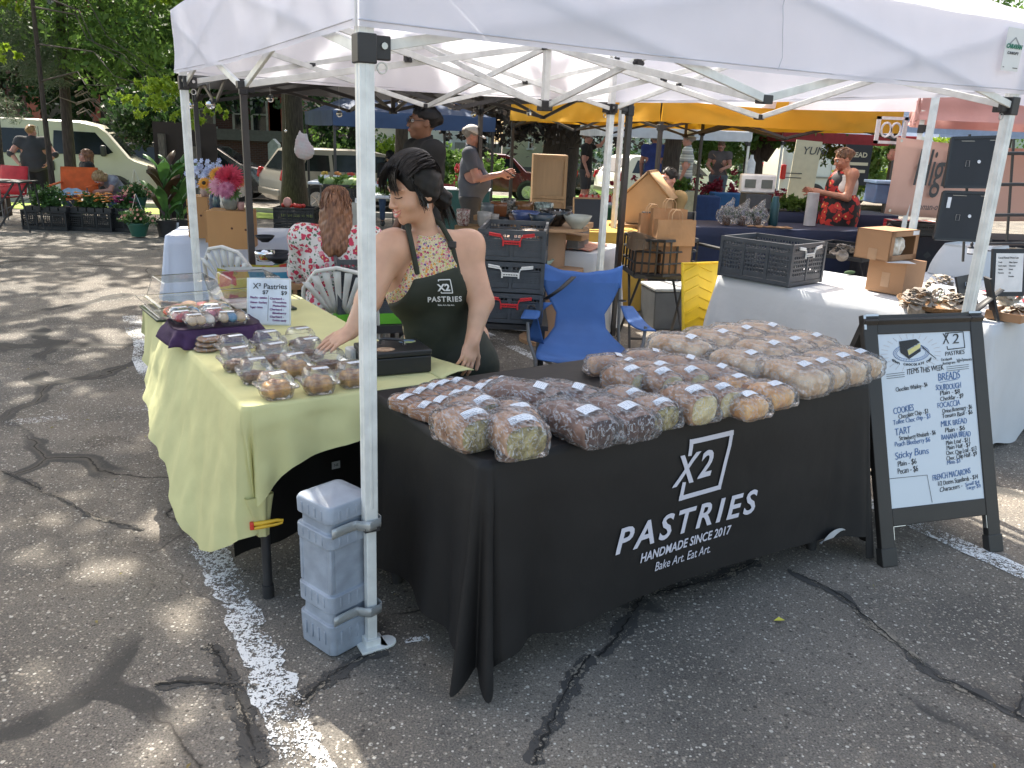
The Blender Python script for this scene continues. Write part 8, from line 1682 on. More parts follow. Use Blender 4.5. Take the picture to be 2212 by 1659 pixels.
to=on_g(1000,34.); car('pickup_truck','maroon crew cab pickup parked behind the man in the grey shirt',(to.x-1.9,34.4,to.z),.16,1.95,tk,[[(2.35,1.15),(2.9,1.15),(2.9,1.72),(2.55,1.72)],[(3.0,1.15),(4.1,1.15),(3.72,1.66),(3.0,1.74)]],MAR,(1.1,4.4),.40,'truck',extra=mex)
cp_=[(0,.45),(.1,.95),(.8,1.1),(1.5,1.42),(2.6,1.46),(3.4,1.10),(4.3,.92),(4.5,.7),(4.45,.35),(.2,.3)]
to=on_g(1235,36.); car('parked_car','dark sedan with alloy wheels left of the man with raised arm',(to.x-.2,37,to.z),.25,1.8,cp_,[[(.95,1.05),(2.0,1.05),(2.0,1.36),(1.55,1.36)],[(2.1,1.05),(3.2,1.08),(2.6,1.38),(2.1,1.38)]],DKC,(.9,3.6),.34,'car',extra=mex)
to=on_g(1290,30.); car('suv','white and dark sport utility vehicle behind the man with raised arm',(to.x+.3,31,to.z),.35,1.9,mv_prof,mv_w,WVAN,(1.0,3.95),.38,'car',extra=mex)
wv=[(0,.45),(.03,1.2),(.08,2.2),(.25,2.42),(4.6,2.44),(4.9,2.3),(5.5,1.45),(6.0,1.2),(6.1,.5),(5.7,.33),(.2,.33)]
def wex(t,hw):
    for s in (-1,1):
        for x in (1.6,2.9,4.2): q=MB(); q.bar((x,s*(hw(1)+.002),.5),(x,s*(hw(1)+.002),2.0),.014); q.build('panel_seam',mat('seam',(.25,.25,.2),.6),t)
        for x in (.9,2.25,3.5): q=MB(); q.box((x,s*(hw(1.5)+.004),1.45),(.95,.02,.75)); q.build('side_panel',WVAN,t,bevel=.03)
        q=MB(); q.box((.07,s*(hw(.95)-.04),1.15),(.16,.12,.45)); q.build('tail_light',TLR,t,bevel=.03); q=MB(); q.bar((.6,s*(hw(1)+.01),1.02),(3.9,s*(hw(1)+.01),1.02),.05); q.build('rub_strip',mat('seam',(.25,.25,.2),.6),t)
to=on_g(1668,27.5); car('cargo_van','large white cargo van behind the linden tree with red tail light',(to.x,28.2,to.z+.0),.05,2.05,wv,[[(4.3,1.35),(5.2,1.38),(4.85,2.0),(4.3,2.05)]],WVAN,(1.1,4.9),.38,'van',extra=wex)
to=on_g(2010,26.); car('cargo_van','second white van partly hidden behind the pink banner',(to.x-2,31,to.z+.0),.05,2.05,wv,[[(4.3,1.35),(5.2,1.38),(4.85,2.0),(4.3,2.05)]],WVAN,(1.1,4.9),.38,'van',extra=wex)
# ---- brown board fence panel
bo=on_g(335,15.5); p0=at_y(328,262,15.5); p1=at_y(492,272,16.2); t=thing('plywood_board','tall dark brown plywood board on posts behind the vases','board',(p0.x,15.5,bo.z)); w=p1.x-p0.x
BRB=mat('brown_board',(.030,.019,.013),.8,var=.15,vs=2,stretch=(1,1,3)); b=MB(); b.b2(0,0,.05,w,.03,p0.z-bo.z); b.build('panel',BRB,t,M=Matrix.Rotation(.05,4,'Z')); OLDW=mat('old_post',(.12,.10,.075),.9,var=.3,vs=12,stretch=(4,4,1))
for x,z in ((.18,1.55),(w-.35,1.35)): b=MB(); b.box((x,-.06,z/2),(.11,.09,z)); b.build('post',OLDW,t)
# ================================================================ LEFT GARDEN STALL
BCR=crate_meshes(1.0,.42,.30,'d',mat('nursery_black',(.014,.015,.017),.55,var=.2))
FLG=leafmat('plant_green',(.035,.09,.02),(.09,.20,.05)); 
def plantcrate(px0,px1,pyb,y,label,flow,fol,seed,hh=.22):
    a=at_y(px0,pyb,y); c=at_y(px1,pyb,y); L=c.x-a.x; x=(a.x+c.x)/2; g=gz(x,y); ms=crate_meshes(L,.42,.30,'x',_M['nursery_black']); t=crate(label,(x,y+.2,g),0,ms,'black nursery crates of bedding plants',H=.3)
    t2=thing('bedding_plants',fol,'plants',(x,y+.2,g+.30),0,'bedding plants in the crates'); leaves('foliage',[(0,0,hh*.45,L*.42,.16,hh*.55)],2600,.022,FLG,t2,seed,.5,shell=.1)
    for k in range(5): b=MB(); b.b2(-L/2+.05+k*L/5.2,-.18,-.03,-L/2+.05+(k+.85)*L/5.2,-.02,.06); b.build('cell_pot',BLACKP,t2)
    for (m,n,r,sp) in flow:
        for k in range(n): 
            b=MB(); c_=V(random.uniform(-L*.46,L*.46),random.uniform(-.2,.1),hh*random.uniform(.55,1.1)); b.lathe([(0,0),(r*.6,-.002),(r,.004),(r*.7,.008),(0,.007)],n=7,c=tuple(c_),cap=False); b.build('flower',m,t2)
FO=mat('marigold',(.65,.16,.01),.6,col2=(.72,.30,.02),vs=9); FR_=mat('impatiens',(.55,.03,.12),.6,col2=(.5,.04,.30),vs=9); FWH=mat('white_flower',(.6,.6,.6),.6); FPE=mat('peach_flower',(.60,.24,.16),.6,col2=(.66,.40,.28),vs=20)
plantcrate(50,146,497,12.9,'black nursery crate at the far left with silvery plants','' and 0 or [(FWH,10,.014,1)],'silvery green bedding plants in the leftmost crate',1,.34)
plantcrate(148,242,496,13.0,'black nursery crate in the middle full of marigolds',[(FO,90,.032,1)],'orange marigolds in the middle crate',2,.26)
plantcrate(244,292,495,13.1,'black nursery crate on the right with pink impatiens',[(FR_,34,.036,1)],'pink and red impatiens in the right crate',3,.24)
for px,y,z,l in ((298,12.4,.16,'front green hanging pot of peach petunias standing on the ground'),(300,13.4,.48,'upper green hanging pot of peach petunias behind the front one')):
    q=at_y(px,480,y); g=gz(q.x,y); t=thing('hanging_pot',l,'flower pot',(q.x,y,g+z-.14),0,'green hanging pots of petunias'); b=MB(); b.lathe([(0,0),(.10,0),(.15,.17),(.16,.175),(.16,.20),(.145,.2)],n=22); b.build('pot',mat('pot_green',(.02,.10,.07),.5),t); leaves('foliage',[(0,0,.28,.24,.22,.13)],2200,.02,FLG,t,7,.5,shell=.2)
    for k in range(46): a=random.uniform(0,6.28); r=random.uniform(.05,.28); b=MB(); b.lathe([(0,0),(.009,.0),(.021,.010),(.020,.012),(0,.004)],n=7,c=(0,0,0),cap=False); b.build('flower',FPE,t,M=Matrix.Translation((r*math.cos(a),r*math.sin(a),.36-.9*r*r*2+random.uniform(-.05,.05)))@Euler((1.1,0,random.uniform(-.8,.8))).to_matrix().to_4x4())
    b=MB(); 
    for a in (0,2.1,4.2): b.tube([(.15*math.cos(a),.15*math.sin(a),.19),(0,0,.62)],.003,n=4)
    b.build('hanger_wire',STEEL,t)
CAN=[mat('canna_green',(.05,.13,.03),.4,col2=(.10,.22,.05),vs=4,thin=.2),mat('canna_bronze',(.06,.025,.018),.4,col2=(.09,.06,.025),vs=4,thin=.15)]
for i,(px,y,l,mix,hh) in enumerate(((360,12.7,'tall canna plant with large dark bronze and green leaves in a black pot',1,1.25),(391,12.9,'second canna plant with bright green leaves and a price tag on its pot',0,1.15))):
    q=at_y(px,490,y); g=gz(q.x,y); t=thing('canna_plant',l,'potted plant',(q.x,y,g)); b=MB(); b.lathe([(0,0),(.12,0),(.15,.22),(.155,.25),(.14,.25)],n=20); b.build('pot',BLACKP,t)
    for k in range(13):
        a=k*2.4; zb=.3+.055*k; L=.42+.1*(k%3); u0=V(math.cos(a),math.sin(a)*.7,0); b=MB()
        def lf_(u,v,u0=u0,zb=zb,L=L): 
            w=.115*math.sin(PI*min(1,u*.93+.05))**.8; s=V(-u0.y,u0.x,0); p=u0*(L*.62*u)+V(0,0,zb+L*(1.15*u-.55*u*u)); return p+s*(w*(v-.5)*2)+V(0,0,-.05*(2*v-1)**2)
        b.grid(lf_,9,4); b.build('leaf',CAN[1 if (mix and k%2) else 0],t,ang=None)
    b=MB(); 
    for k in range(4): b.tube([(.03*k-.05,.02*(k%2),.2),(.02*k-.03,0,.9)],.012,n=6)
    b.build('stems',CAN[0],t)
    if i: b=MB(); b.b2(-.035,-.165,.05,.035,-.160,.22); b.build('price_tag',mat('label_white',(.72,.74,.78),.5),t); text('$12',.05,INK,t,TR(-.03,-.167,.15,PI/2,0,0))
def campchair(label,q,rz,m,s=1.):
    t=thing('camp_chair',label,'camp chair',q,rz,s=s); b=MB(); b.grid(lambda u,v:((u-.5)*.62,.18-.10*v-.04*math.sin(PI*u),.92-.46*v),8,6); b.build('back_sling',m,t,solid=.01); b=MB(); b.grid(lambda u,v:((u-.5)*.55,.08-.46*v,.45-.04*math.sin(PI*u)),8,6); b.build('seat_sling',m,t,solid=.01)
    for s_ in (-1,1):
        b=MB(); b.cyl((s_*.3,.18,0),(s_*.3,.18,.92),.011,n=6); b.build('post',TUBE,t); b=MB(); b.cyl((s_*.3,-.38,0),(s_*.3,-.38,.62),.011,n=6); b.build('post',TUBE,t); b=MB(); b.grid(lambda u,v:(s_*(.28+.07*v),.18-.6*u,.66-.04*u),4,1); b.build('armrest',m,t,solid=.012); b=MB(); b.bar((s_*.3,-.38,.03),(-s_*.3,.18,.42),.016); b.build('cross_brace',TUBE,t)
    return t
q=on_g(26,13.9); campchair('bright red folding camp chair at the left edge','' or q,-.35,mat('chair_red',(.50,.02,.03),.7,bump=.3,thin=.1),1.0)
q=on_g(175,14.6); c_=campchair('orange folding camp chair with pale blue clothes on its seat','' or q,.12,mat('chair_orange',(.70,.12,.02),.7,bump=.3,thin=.15),1.0)
t=thing('folded_clothes','pale blue and white clothes heaped on the orange chair','clothes',q+V(0,-.1,.47)); b=MB(); b.grid(lambda u,v:((u-.5)*.6,(v-.5)*.3,.10*math.sin(PI*u)*math.sin(PI*v)+.05*noise.noise(Vector((u*5,v*5,3)))),14,10); b.build('cloth',JEAN,t)
q=on_g(45,12.7); t=thing('camp_table','small black folding table with a leafy seedling tray at the left edge','table',(q.x-.1,q.y,q.z)); b=MB(); b.b2(-.75,-.25,.72,.32,.25,.745); b.build('tabletop',BLACKP,t,bevel=.005)
for x,x2 in ((.28,.36),(.20,-.35)): 
    for y in (-.2,.2): b=MB(); b.bar((x,y,.72),(x2,y,0),.022); b.build('leg',BLACKP,t)
t=thing('seedling_tray','low tray of small green and yellow seedlings on the black camp table','plants',(q.x-.55,q.y,q.z+.745)); leaves('foliage',[(0,0,.06,.18,.12,.05)],500,.02,LF[2],t,3); b=MB(); b.lathe([(0,0),(.18,0),(.2,.04),(.18,.04)],n=18); b.build('tray',BLACKP,t)
# ================================================================ PRODUCE STALL (under the blue tent)
WT=mat('white_top',(.62,.65,.70),.5); px0=at_y(585,415,13.5)
def ptable(label,pxa,pxb,py,y,dep=.7):
    a=at_y(pxa,py,y); c=at_y(pxb,py,y); g=gz(a.x,y); t=thing('folding_table',label,'table',(a.x,y,g),.06,'white plastic produce tables'); w=c.x-a.x; h=a.z-g
    b=MB(); b.b2(0,0,h-.05,w,dep,h); b.build('tabletop',WT,t,bevel=.015)
    for x in (.2,w-.2):
        for yy in (.1,dep-.1): b=MB(); b.cyl((x,yy,0),(x,yy,h-.05),.014,n=6); b.build('leg',TUBE,t)
    return a,w,h,g
a,w,h,g=ptable('white plastic folding table with fruit baskets and greens',664,872,392,14.2)
for i,(k,m) in enumerate((('yellow',(.55,.36,.06)),('orange',(.6,.22,.04)),('red',(.5,.05,.03)),('peach',(.55,.25,.10)))):
    x=a.x+.25+.22*i; t=thing('fruit_basket','small paper basket of %s fruit on the white produce table'%k,'basket',(x,14.4,a.z+.001),0,'fruit baskets on the produce table'); b=MB(); b.lathe([(.055,0),(.08,.11)],n=14); b.build('basket',mat('label_white',(.72,.74,.78),.5),t); m=mat('fruit_'+k,m,.5)
    for j in range(10): b=MB(); b.ball((random.uniform(-.05,.05),random.uniform(-.05,.05),.12+.03*random.random()),.024,7,5); b.build('fruit',m,t)
t=thing('salad_greens','row of green salad plants in red trays on the produce table','vegetables',(a.x+1.75,14.4,a.z)); leaves('foliage',[(-.2,0,.07,.35,.12,.06),(.5,0,.08,.4,.14,.08)],1500,.03,LF[1],t,4); b=MB(); b.b2(-.6,-.12,0,.9,.12,.05); b.build('tray',mat('tray_red',(.25,.03,.03),.5),t)
a2,w2,h2,g2=ptable('lower white folding table of green onions behind the baker',770,905,421,13.4)
t=thing('green_onions','heap of green onions and herbs on the lower white table','vegetables',(a2.x+.8,13.6,a2.z)); leaves('foliage',[(0,0,.10,.55,.15,.12)],1500,.05,LF[1],t,5,.2); t=thing('herb_trays','green trays of upright herbs behind the baker','vegetables',(a2.x+.75,14.4,a2.z+.22)); leaves('foliage',[(0,0,.12,.5,.12,.12)],1400,.04,LF[1],t,6,.2); b=MB(); b.b2(-.5,-.12,-.04,.5,.12,.04); b.build('tray',mat('tray_green2',(.03,.20,.10),.5),t)
vm=crate_meshes(.62,.4,.24,'v',_M['nursery_black'])
q=at_y(743,432,12.6); t=crate('black crate heaped with green cabbages','' or (q.x,12.8,q.z-.02),.05,vm,'black vegetable crates',H=.24,name='vegetable_crate'); t=thing('cabbages','heap of pale green cabbages in the black crate','vegetables',(q.x,12.8,q.z+.16)); CAB=mat('cabbage',(.16,.24,.07),.6,col2=(.34,.42,.18),vs=12)
for k in range(9): b=MB(); b.ball((random.uniform(-.25,.25),random.uniform(-.12,.12),.05+.04*random.random()),(.10,.09,.08),10,7); b.build('cabbage',CAB,t)
leaves('foliage',[(0,0,.08,.34,.18,.08)],500,.06,LF[1],t,8)
t=thing('box_stack','white corrugated boxes under the cabbage crate','boxes',(q.x,12.8,gz(q.x,12.8))); b=MB(); b.b2(-.34,-.2,0,.0,.2,q.z-gz(q.x,12.8)-.03); b.build('box',mat('box_white',(.42,.41,.37),.7),t); b=MB(); b.b2(.02,-.2,0,.34,.2,q.z-gz(q.x,12.8)-.03); b.build('box',mat('box_white',(.42,.41,.37),.7),t)
t=thing('price_ticket','small white price card clipped to the cabbage crate','card',(q.x+.22,12.57,q.z)); b=MB(); b.box((0,0,0),(.10,.004,.07),ry=.1); b.build('card',mat('label_white',(.72,.74,.78),.5),t); text('$4',.05,BINK,t,TR(-.03,-.006,-.02,PI/2,0,0))
q=on_g(635,13.0); 
for i in range(2): crate(['bottom black vegetable crate standing before the tree trunk','upper black vegetable crate before the tree trunk'][i],(q.x,13.2,q.z+.25*i),.03,vm,'black vegetable crates',H=.24,name='vegetable_crate')
t=thing('tomatoes','red tomatoes and a red and white bag in the crate before the trunk','vegetables',(q.x,13.2,q.z+.48)); 
for k in range(9): b=MB(); b.ball((-.2+.04*k,random.uniform(-.1,.1),.03),.035,8,5); b.build('tomato',mat('tomato',(.5,.03,.02),.3),t)
b=MB(); b.ball((-.12,-.05,.08),(.07,.05,.08),8,6); b.build('net_bag',mat('bag_pinkwhite',(.6,.3,.25),.6),t)
q=at_y(655,290,12.9); t=thing('plastic_bag','white plastic bag with faded red print hanging from the blue tent corner','bag',(q.x,12.9,q.z-.10)); PB=mat('plastic_white',(.62,.60,.60),.5,col2=(.66,.52,.52),vs=9,bump=.6,bs=20,thin=.3); S=SD(); S.ell((.01,0,.22),(.15,.07,.13),k=.03); S.ell((-.02,0,.33),(.10,.05,.14),k=.05); S.cap((-.04,0,.40),(-.05,0,.50),.02,.012,k=.04); S.cap((.03,0,.40),(.05,0,.47),.02,.01,k=.04); link('bag_body',sd_mesh('bag_body',[(S,None,0,.012,None,None,None)],PB,fn=crumple(.006,30,2)),t,M=TR(0,0,-.36))
q=at_y(1020,440,11.6); t=thing('teal_panel','dark teal sided table panel behind the baker','table',(q.x,11.9,gz(q.x,11.9))); b=MB(); b.b2(-.55,0,0,.22,.5,q.z-gz(q.x,11.9)+.15); b.build('panel',mat('teal',(.01,.07,.065),.6),t); b=MB(); b.b2(-.56,-.01,q.z-gz(q.x,11.9)+.152,.23,.51,q.z-gz(q.x,11.9)+.165); b.build('top_edge',WT,t)
t=thing('pepper_strings','bunches of red peppers hanging by the baker','vegetables',at_y(985,370,11.9)); 
for k in range(60): b=MB(); b.ball((random.uniform(-.02,.12),random.uniform(-.1,.1),random.uniform(-.16,.10)),(.012,.012,.02),6,4); b.build('pepper',mat('pepper',(.42,.015,.03),.4),t)
leaves('foliage',[(.05,0,-.1,.12,.1,.1)],500,.03,LF[1],t,9)
# ================================================================ NAVY TABLES + SIGNS (right background)
NAV=mat('navy_cloth',(.010,.018,.05),.85,var=.2,vs=3,bump=.4,bs=8)
nf=Fr((at_y(1500,470,8.9).x,8.9,0),.12)
tag(drape(nf,2.1,.8,.76,lambda s,u:.02,lambda s,u:.04,lambda s,u:.02*math.sin(u*24),seed=63,n_side=(40,20,20,20),n_c=6,nt=8,crump=.004,amp=.03).build('tablecloth',NAV,None,ang=None),'navy blue tablecloth on the long table behind the grey crate','tablecloth'); folding_table('folding table under the long navy cloth',nf,2.1,.8,h=.74,group=None)
nf2=Fr(nf(.9,1.0,0),.12); tag(drape(nf2,2.0,.7,.86,lambda s,u:.02,lambda s,u:.04,lambda s,u:.02*math.sin(u*24),seed=64,n_side=(40,20,20,20),n_c=6,nt=8,crump=.004,amp=.03).build('tablecloth',NAV,None,ang=None),'navy blue tablecloth on the second raised table by the poppy apron','tablecloth'); folding_table('folding table under the second navy cloth',nf2,2.0,.7,h=.85,group=None)
t=thing('flask','tall teal insulated flask on the navy table','flask',nf(.98,.25,.77)); b=MB(); b.lathe([(.045,0),(.05,.01),(.05,.24),(.035,.27),(.035,.31),(.03,.32)],n=18); b.build('flask_body',mat('teal_metal',(.02,.07,.09),.35,metal=.3),t)
for i,(u,l) in enumerate(((.45,'clear cellophane bag of leaves at the left of the navy table'),(.62,'clear cellophane bag over a small brown pot on the navy table'),(.80,'third clear cellophane bag beside the flask'))):
    t=thing('cellophane_bag',l,'bag',nf(u,.25,.77),0,'cellophane bags on the navy table'); S=SD(); S.ell((0,0,.10),(.12,.08,.10),k=.03); S.cap((0,0,.15),(.05,0,.27),.05,.02,k=.04); link('film',sd_mesh('film',[(S,None,0,.012,None,None,None)],FILM,fn=crumple(.012,25,i)),t); b=MB(); b.lathe([(.04,0),(.05,.10)],n=12); b.build('brown_pot',mat('pot_brown',(.10,.05,.03),.8),t); leaves('foliage',[(0,0,.12,.09,.06,.05)],160,.02,LF[4],t,i)
t=thing('root_vegetables','scatter of brown roots and bulbs on the navy table front','vegetables',nf(.85,.02,.765)); 
for k in range(22): b=MB(); b.ball((random.uniform(-.25,.25),random.uniform(-.02,.12),.012),(.035,.014,.010),7,4); b.build('root',mat('root_brown',(.22,.13,.07),.8),t)
t=thing('kitchen_scale','large white digital scale on the back navy table','scale',nf2(.28,.3,.87)); b=MB(); b.box((0,0,.30),(.42,.12,.22)); b.build('scale_head',mat('reader_white',(.7,.72,.72),.35),t,bevel=.02); b=MB(); b.box((-.1,-.065,.30),(.13,.01,.10)); b.box((.1,-.065,.30),(.13,.01,.10)); b.build('scale_display',mat('lcd_grey',(.12,.14,.13),.3),t); b=MB(); b.box((0,0,.10),(.3,.3,.16)); b.build('scale_base',CRG,t)
t=thing('paper_roll','tall white roll of paper bags on the navy table','roll',nf(1.5,.45,.77)); b=MB(); b.cyl((0,0,0),(0,0,.36),.065,n=16); b.build('roll',mat('paper_grey',(.42,.42,.44),.8),t)
t=thing('leafy_greens','bunches of dark leafy greens on the back navy table','vegetables',nf2(.75,.2,.87)); leaves('foliage',[(0,0,.08,.35,.15,.08)],1500,.04,LF[1],t,11,.3)
YSB=mat('yellow_sign',(.66,.60,.42),.7,var=.04)
q=at_y(1730,345,16.); t=thing('yunnan_sign','tall cream-yellow banner sign lettered YUN','sign',q,.0); b=MB(); b.b2(-.14,0,-.75,.34,.03,.35); b.build('sign_board',YSB,t,M=Matrix.Rotation(.05,4,'Y')); text('YUNI',.20,DKINK,t,TR(.0,-.01,.10,PI/2,0,0),shear=.2)
for k in range(2): b=MB(); b.box((-.1,-.012,-.25-.08*k),(.3,.002,.015)); b.build('small_print',DKINK,t)
q=at_y(1852,350,14.5); t=thing('bread_sign','small black sign with cream lettering and yellow stripe','sign',q); b=MB(); b.b2(-.22,0,-.38,.22,.03,.28); b.build('sign_board',BLKF,t); text('BREAD',.11,YSB,t,TR(-.19,-.008,.08,PI/2,0,0),bold=.003); b=MB(); b.box((0,-.006,-.03),(.36,.003,.05)); b.box((0,-.006,-.15),(.30,.003,.05)); b.build('sign_stripe',YSB,t)
q=at_y(1938,300,7.9); BAN=mat('banner_pink',(.60,.37,.30),.75,var=.04,vs=2,bump=.3,bs=5)
pA,pB=at_y(1938,296,7.9),at_y(1938,462,7.9); pC=at_y(2330,300,8.4); t=thing('banner','large dusty pink banner with black lettering starting Hig','banner',pA); Wb=(pC-pA).length; hb=pA.z-pB.z; rzb_=math.atan2(pC.y-pA.y,pC.x-pA.x)
b=MB(); b.grid(lambda u,v:(u*Wb,.02*math.sin(u*9)*v-.015*math.sin(PI*v),-.03*math.sin(PI*u)-hb*v-.04*u),24,8); bo_=b.build('banner_cloth',BAN,t,solid=.003,M=Matrix.Rotation(rzb_,4,'Z'))
BM=Matrix.Rotation(rzb_,4,'Z'); text('High',.47,DKINK,t,BM@TR(.20,-.045,-.42,PI/2,0,0),shear=.16,bold=.002,sp=.92,sx=.52,jit=.01); text('woman-owned',.085,DKINK,t,BM@TR(.27,-.045,-.64,PI/2,0,0),shear=.3,sx=.8,jit=.001)
for x,z in ((.03,-.03),(.03,-hb+.03),(.8,-hb+.02)): b=MB(); b.lathe([(.008,0),(.014,.002)],n=10); b.build('grommet',STEEL,t,M=BM@TR(x,-.03,z,PI/2,0,0))
q=at_y(1912,300,9.5); t=thing('lattice_panel','small white cut-out lattice panel beside the pink banner','panel',at_y(1925,285,9.0)); b=MB(); b.b2(-.16,0,-.12,.16,.02,-.09); b.b2(-.16,0,.12,.16,.02,.15); b.b2(-.16,0,-.12,-.12,.02,.15); b.b2(.12,0,-.12,.16,.02,.15)
for k in range(2): b.tube([(-.05+.10*k+.05*math.cos(a),.01,.02+.07*math.sin(a)) for a in np.linspace(0,2*PI,12,endpoint=False)],.012,n=5,closed=True)
b.build('lattice',mat('label_white',(.72,.74,.78),.5),t)
t=thing('leafy_mask','green leafy-haired face ornament hanging by the pole','ornament',at_y(1925,333,9.0)); b=MB(); b.ball((0,-.02,0),(.05,.03,.07),12,8); b.build('ornament_face',SK_P,t); leaves('foliage',[(0,0,.02,.09,.03,.10)],400,.03,LF[1],t,3,.4)
t=thing('storage_tote','clear blue plastic storage tote with lid behind the poles','box',at_y(1915,418,9.2)); b=MB(); b.box((0,0,0),(.36,.3,.20)); b.build('tote_body',mat('tote_blue',(.12,.20,.36),.3),t,bevel=.01); b=MB(); b.box((0,0,.12),(.40,.34,.03)); b.build('tote_lid',mat('tote_lid',(.3,.45,.65),.4),t,bevel=.006)
t=thing('stroller','dark folded stroller with grey blanket by the white poles','stroller',on_g(1960,8.6)); b=MB(); b.tube([(-.3,0,.1),(.0,0,.7),(.3,0,.95)],.018); b.tube([(.3,0,.1),(0,0,.6),(-.35,0,.9)],.018); b.build('stroller_frame',TUBE,t); b=MB(); b.ball((.0,0,.62),(.32,.2,.2),12,8); b.build('stroller_seat',CK,t)
for s in (-1,1): b=MB(); b.cyl((s*.3,-.02,.12),(s*.3,.02,.12),.12,n=16); b.build('wheel',RUB,t)
# dark table with more stock behind the frames
df=Fr((at_y(1935,470,8.3).x,8.4,0),.05); folding_table('folding table under the dark cloth beneath the pink banner',df,1.9,.7,h=.74,group=None); tag(drape(df,1.9,.7,.80,lambda s,u:.02,lambda s,u:.03,lambda s,u:.02*math.sin(u*24),seed=66,n_side=(40,20,20,20),n_c=6,nt=6,crump=.004,amp=.03).build('tablecloth',mat('dark_cloth',(.012,.013,.018),.85),None,ang=None),'black tablecloth beneath the pink banner','tablecloth')
crate('low black crate on the dark table left of the black frames',df(.35,.2,.805),.05,CRS,H=.12,name='produce_crate'); 
t=thing('striped_rug','folded red and pink patterned rug on the dark table','rug',df(.45,.45,.81)); b=MB()
for k in range(3): b.b2(-.25,-.1,.04*k,.25,.1,.04*k+.034)
b.build('rug_fold',EMB,t)
# far produce tables behind the yellow tent
for i,(pxa,pxb,py,y,l) in enumerate(((1400,1500,458,16,'white table with a gridded bin of plants behind the wooden house'),(1250,1330,437,17,'white table of red pepper bags behind the bowls'))):
    a,w,h,g=ptable(l,pxa,pxb,py,y); t=thing('plant_trays',['trays of green seedlings on the gridded bin behind the wooden house','red and orange bagged peppers on the far white table'][i],'vegetables',(a.x+w/2,y+.3,a.z)); 
    if i==0: leaves('foliage',[(0,0,.5,w*.5,.2,.12)],900,.05,LF[1],t,12); b=MB(); b.b2(-w/2,-.2,.0,w/2,.3,.40); b.build('bin',mat('bin_cream',(.42,.42,.30),.7),t)
    else:
        for k in range(12): b=MB(); b.ball((-w/2+.06+w*k/12.5,random.uniform(-.1,.1),.07),(.05,.05,.08),8,6); b.build('pepper_bag',[mat('tomato',(.5,.03,.02),.3),mat('bag_pinkwhite',(.6,.3,.25),.6)][k%2],t)
t=thing('red_flower_bed','low bank of red blossoms behind the shoppers','flowers',on_g(1540,19)); leaves('foliage',[(0,0,.7,2.2,.4,.35)],2500,.05,leafmat('blossom_red',(.20,.01,.03),(.35,.03,.06)),t,14)
for i,(px,y,c,l) in enumerate(((1510,16.5,(.02,.05,.16),'blue cloth table by the woman with the visor'),(1305,14.5,(.01,.08,.05),'dark green ice chest behind the man with raised arm'),(1570,18,(.03,.12,.30),'bright blue cloth stand right of the woman with the visor'))):
    q=on_g(px,y); t=thing('market_stand',l,'stand',q); b=MB(); b.b2(-.35,0,0,.35,.5,.75 if i!=1 else .6); b.build('stand_body',mat('stand_%d'%i,c,.8),t,bevel=.02)
t=thing('gas_cylinder','slim white cylinder strapped to the tent leg by the linden','cylinder',on_g(1605,17.5)+V(0,0,.4)); b=MB(); b.lathe([(0,0),(.09,.02),(.09,1.0),(.04,1.08),(.03,1.15)],n=14); b.build('cylinder',mat('label_white',(.72,.74,.78),.5),t)
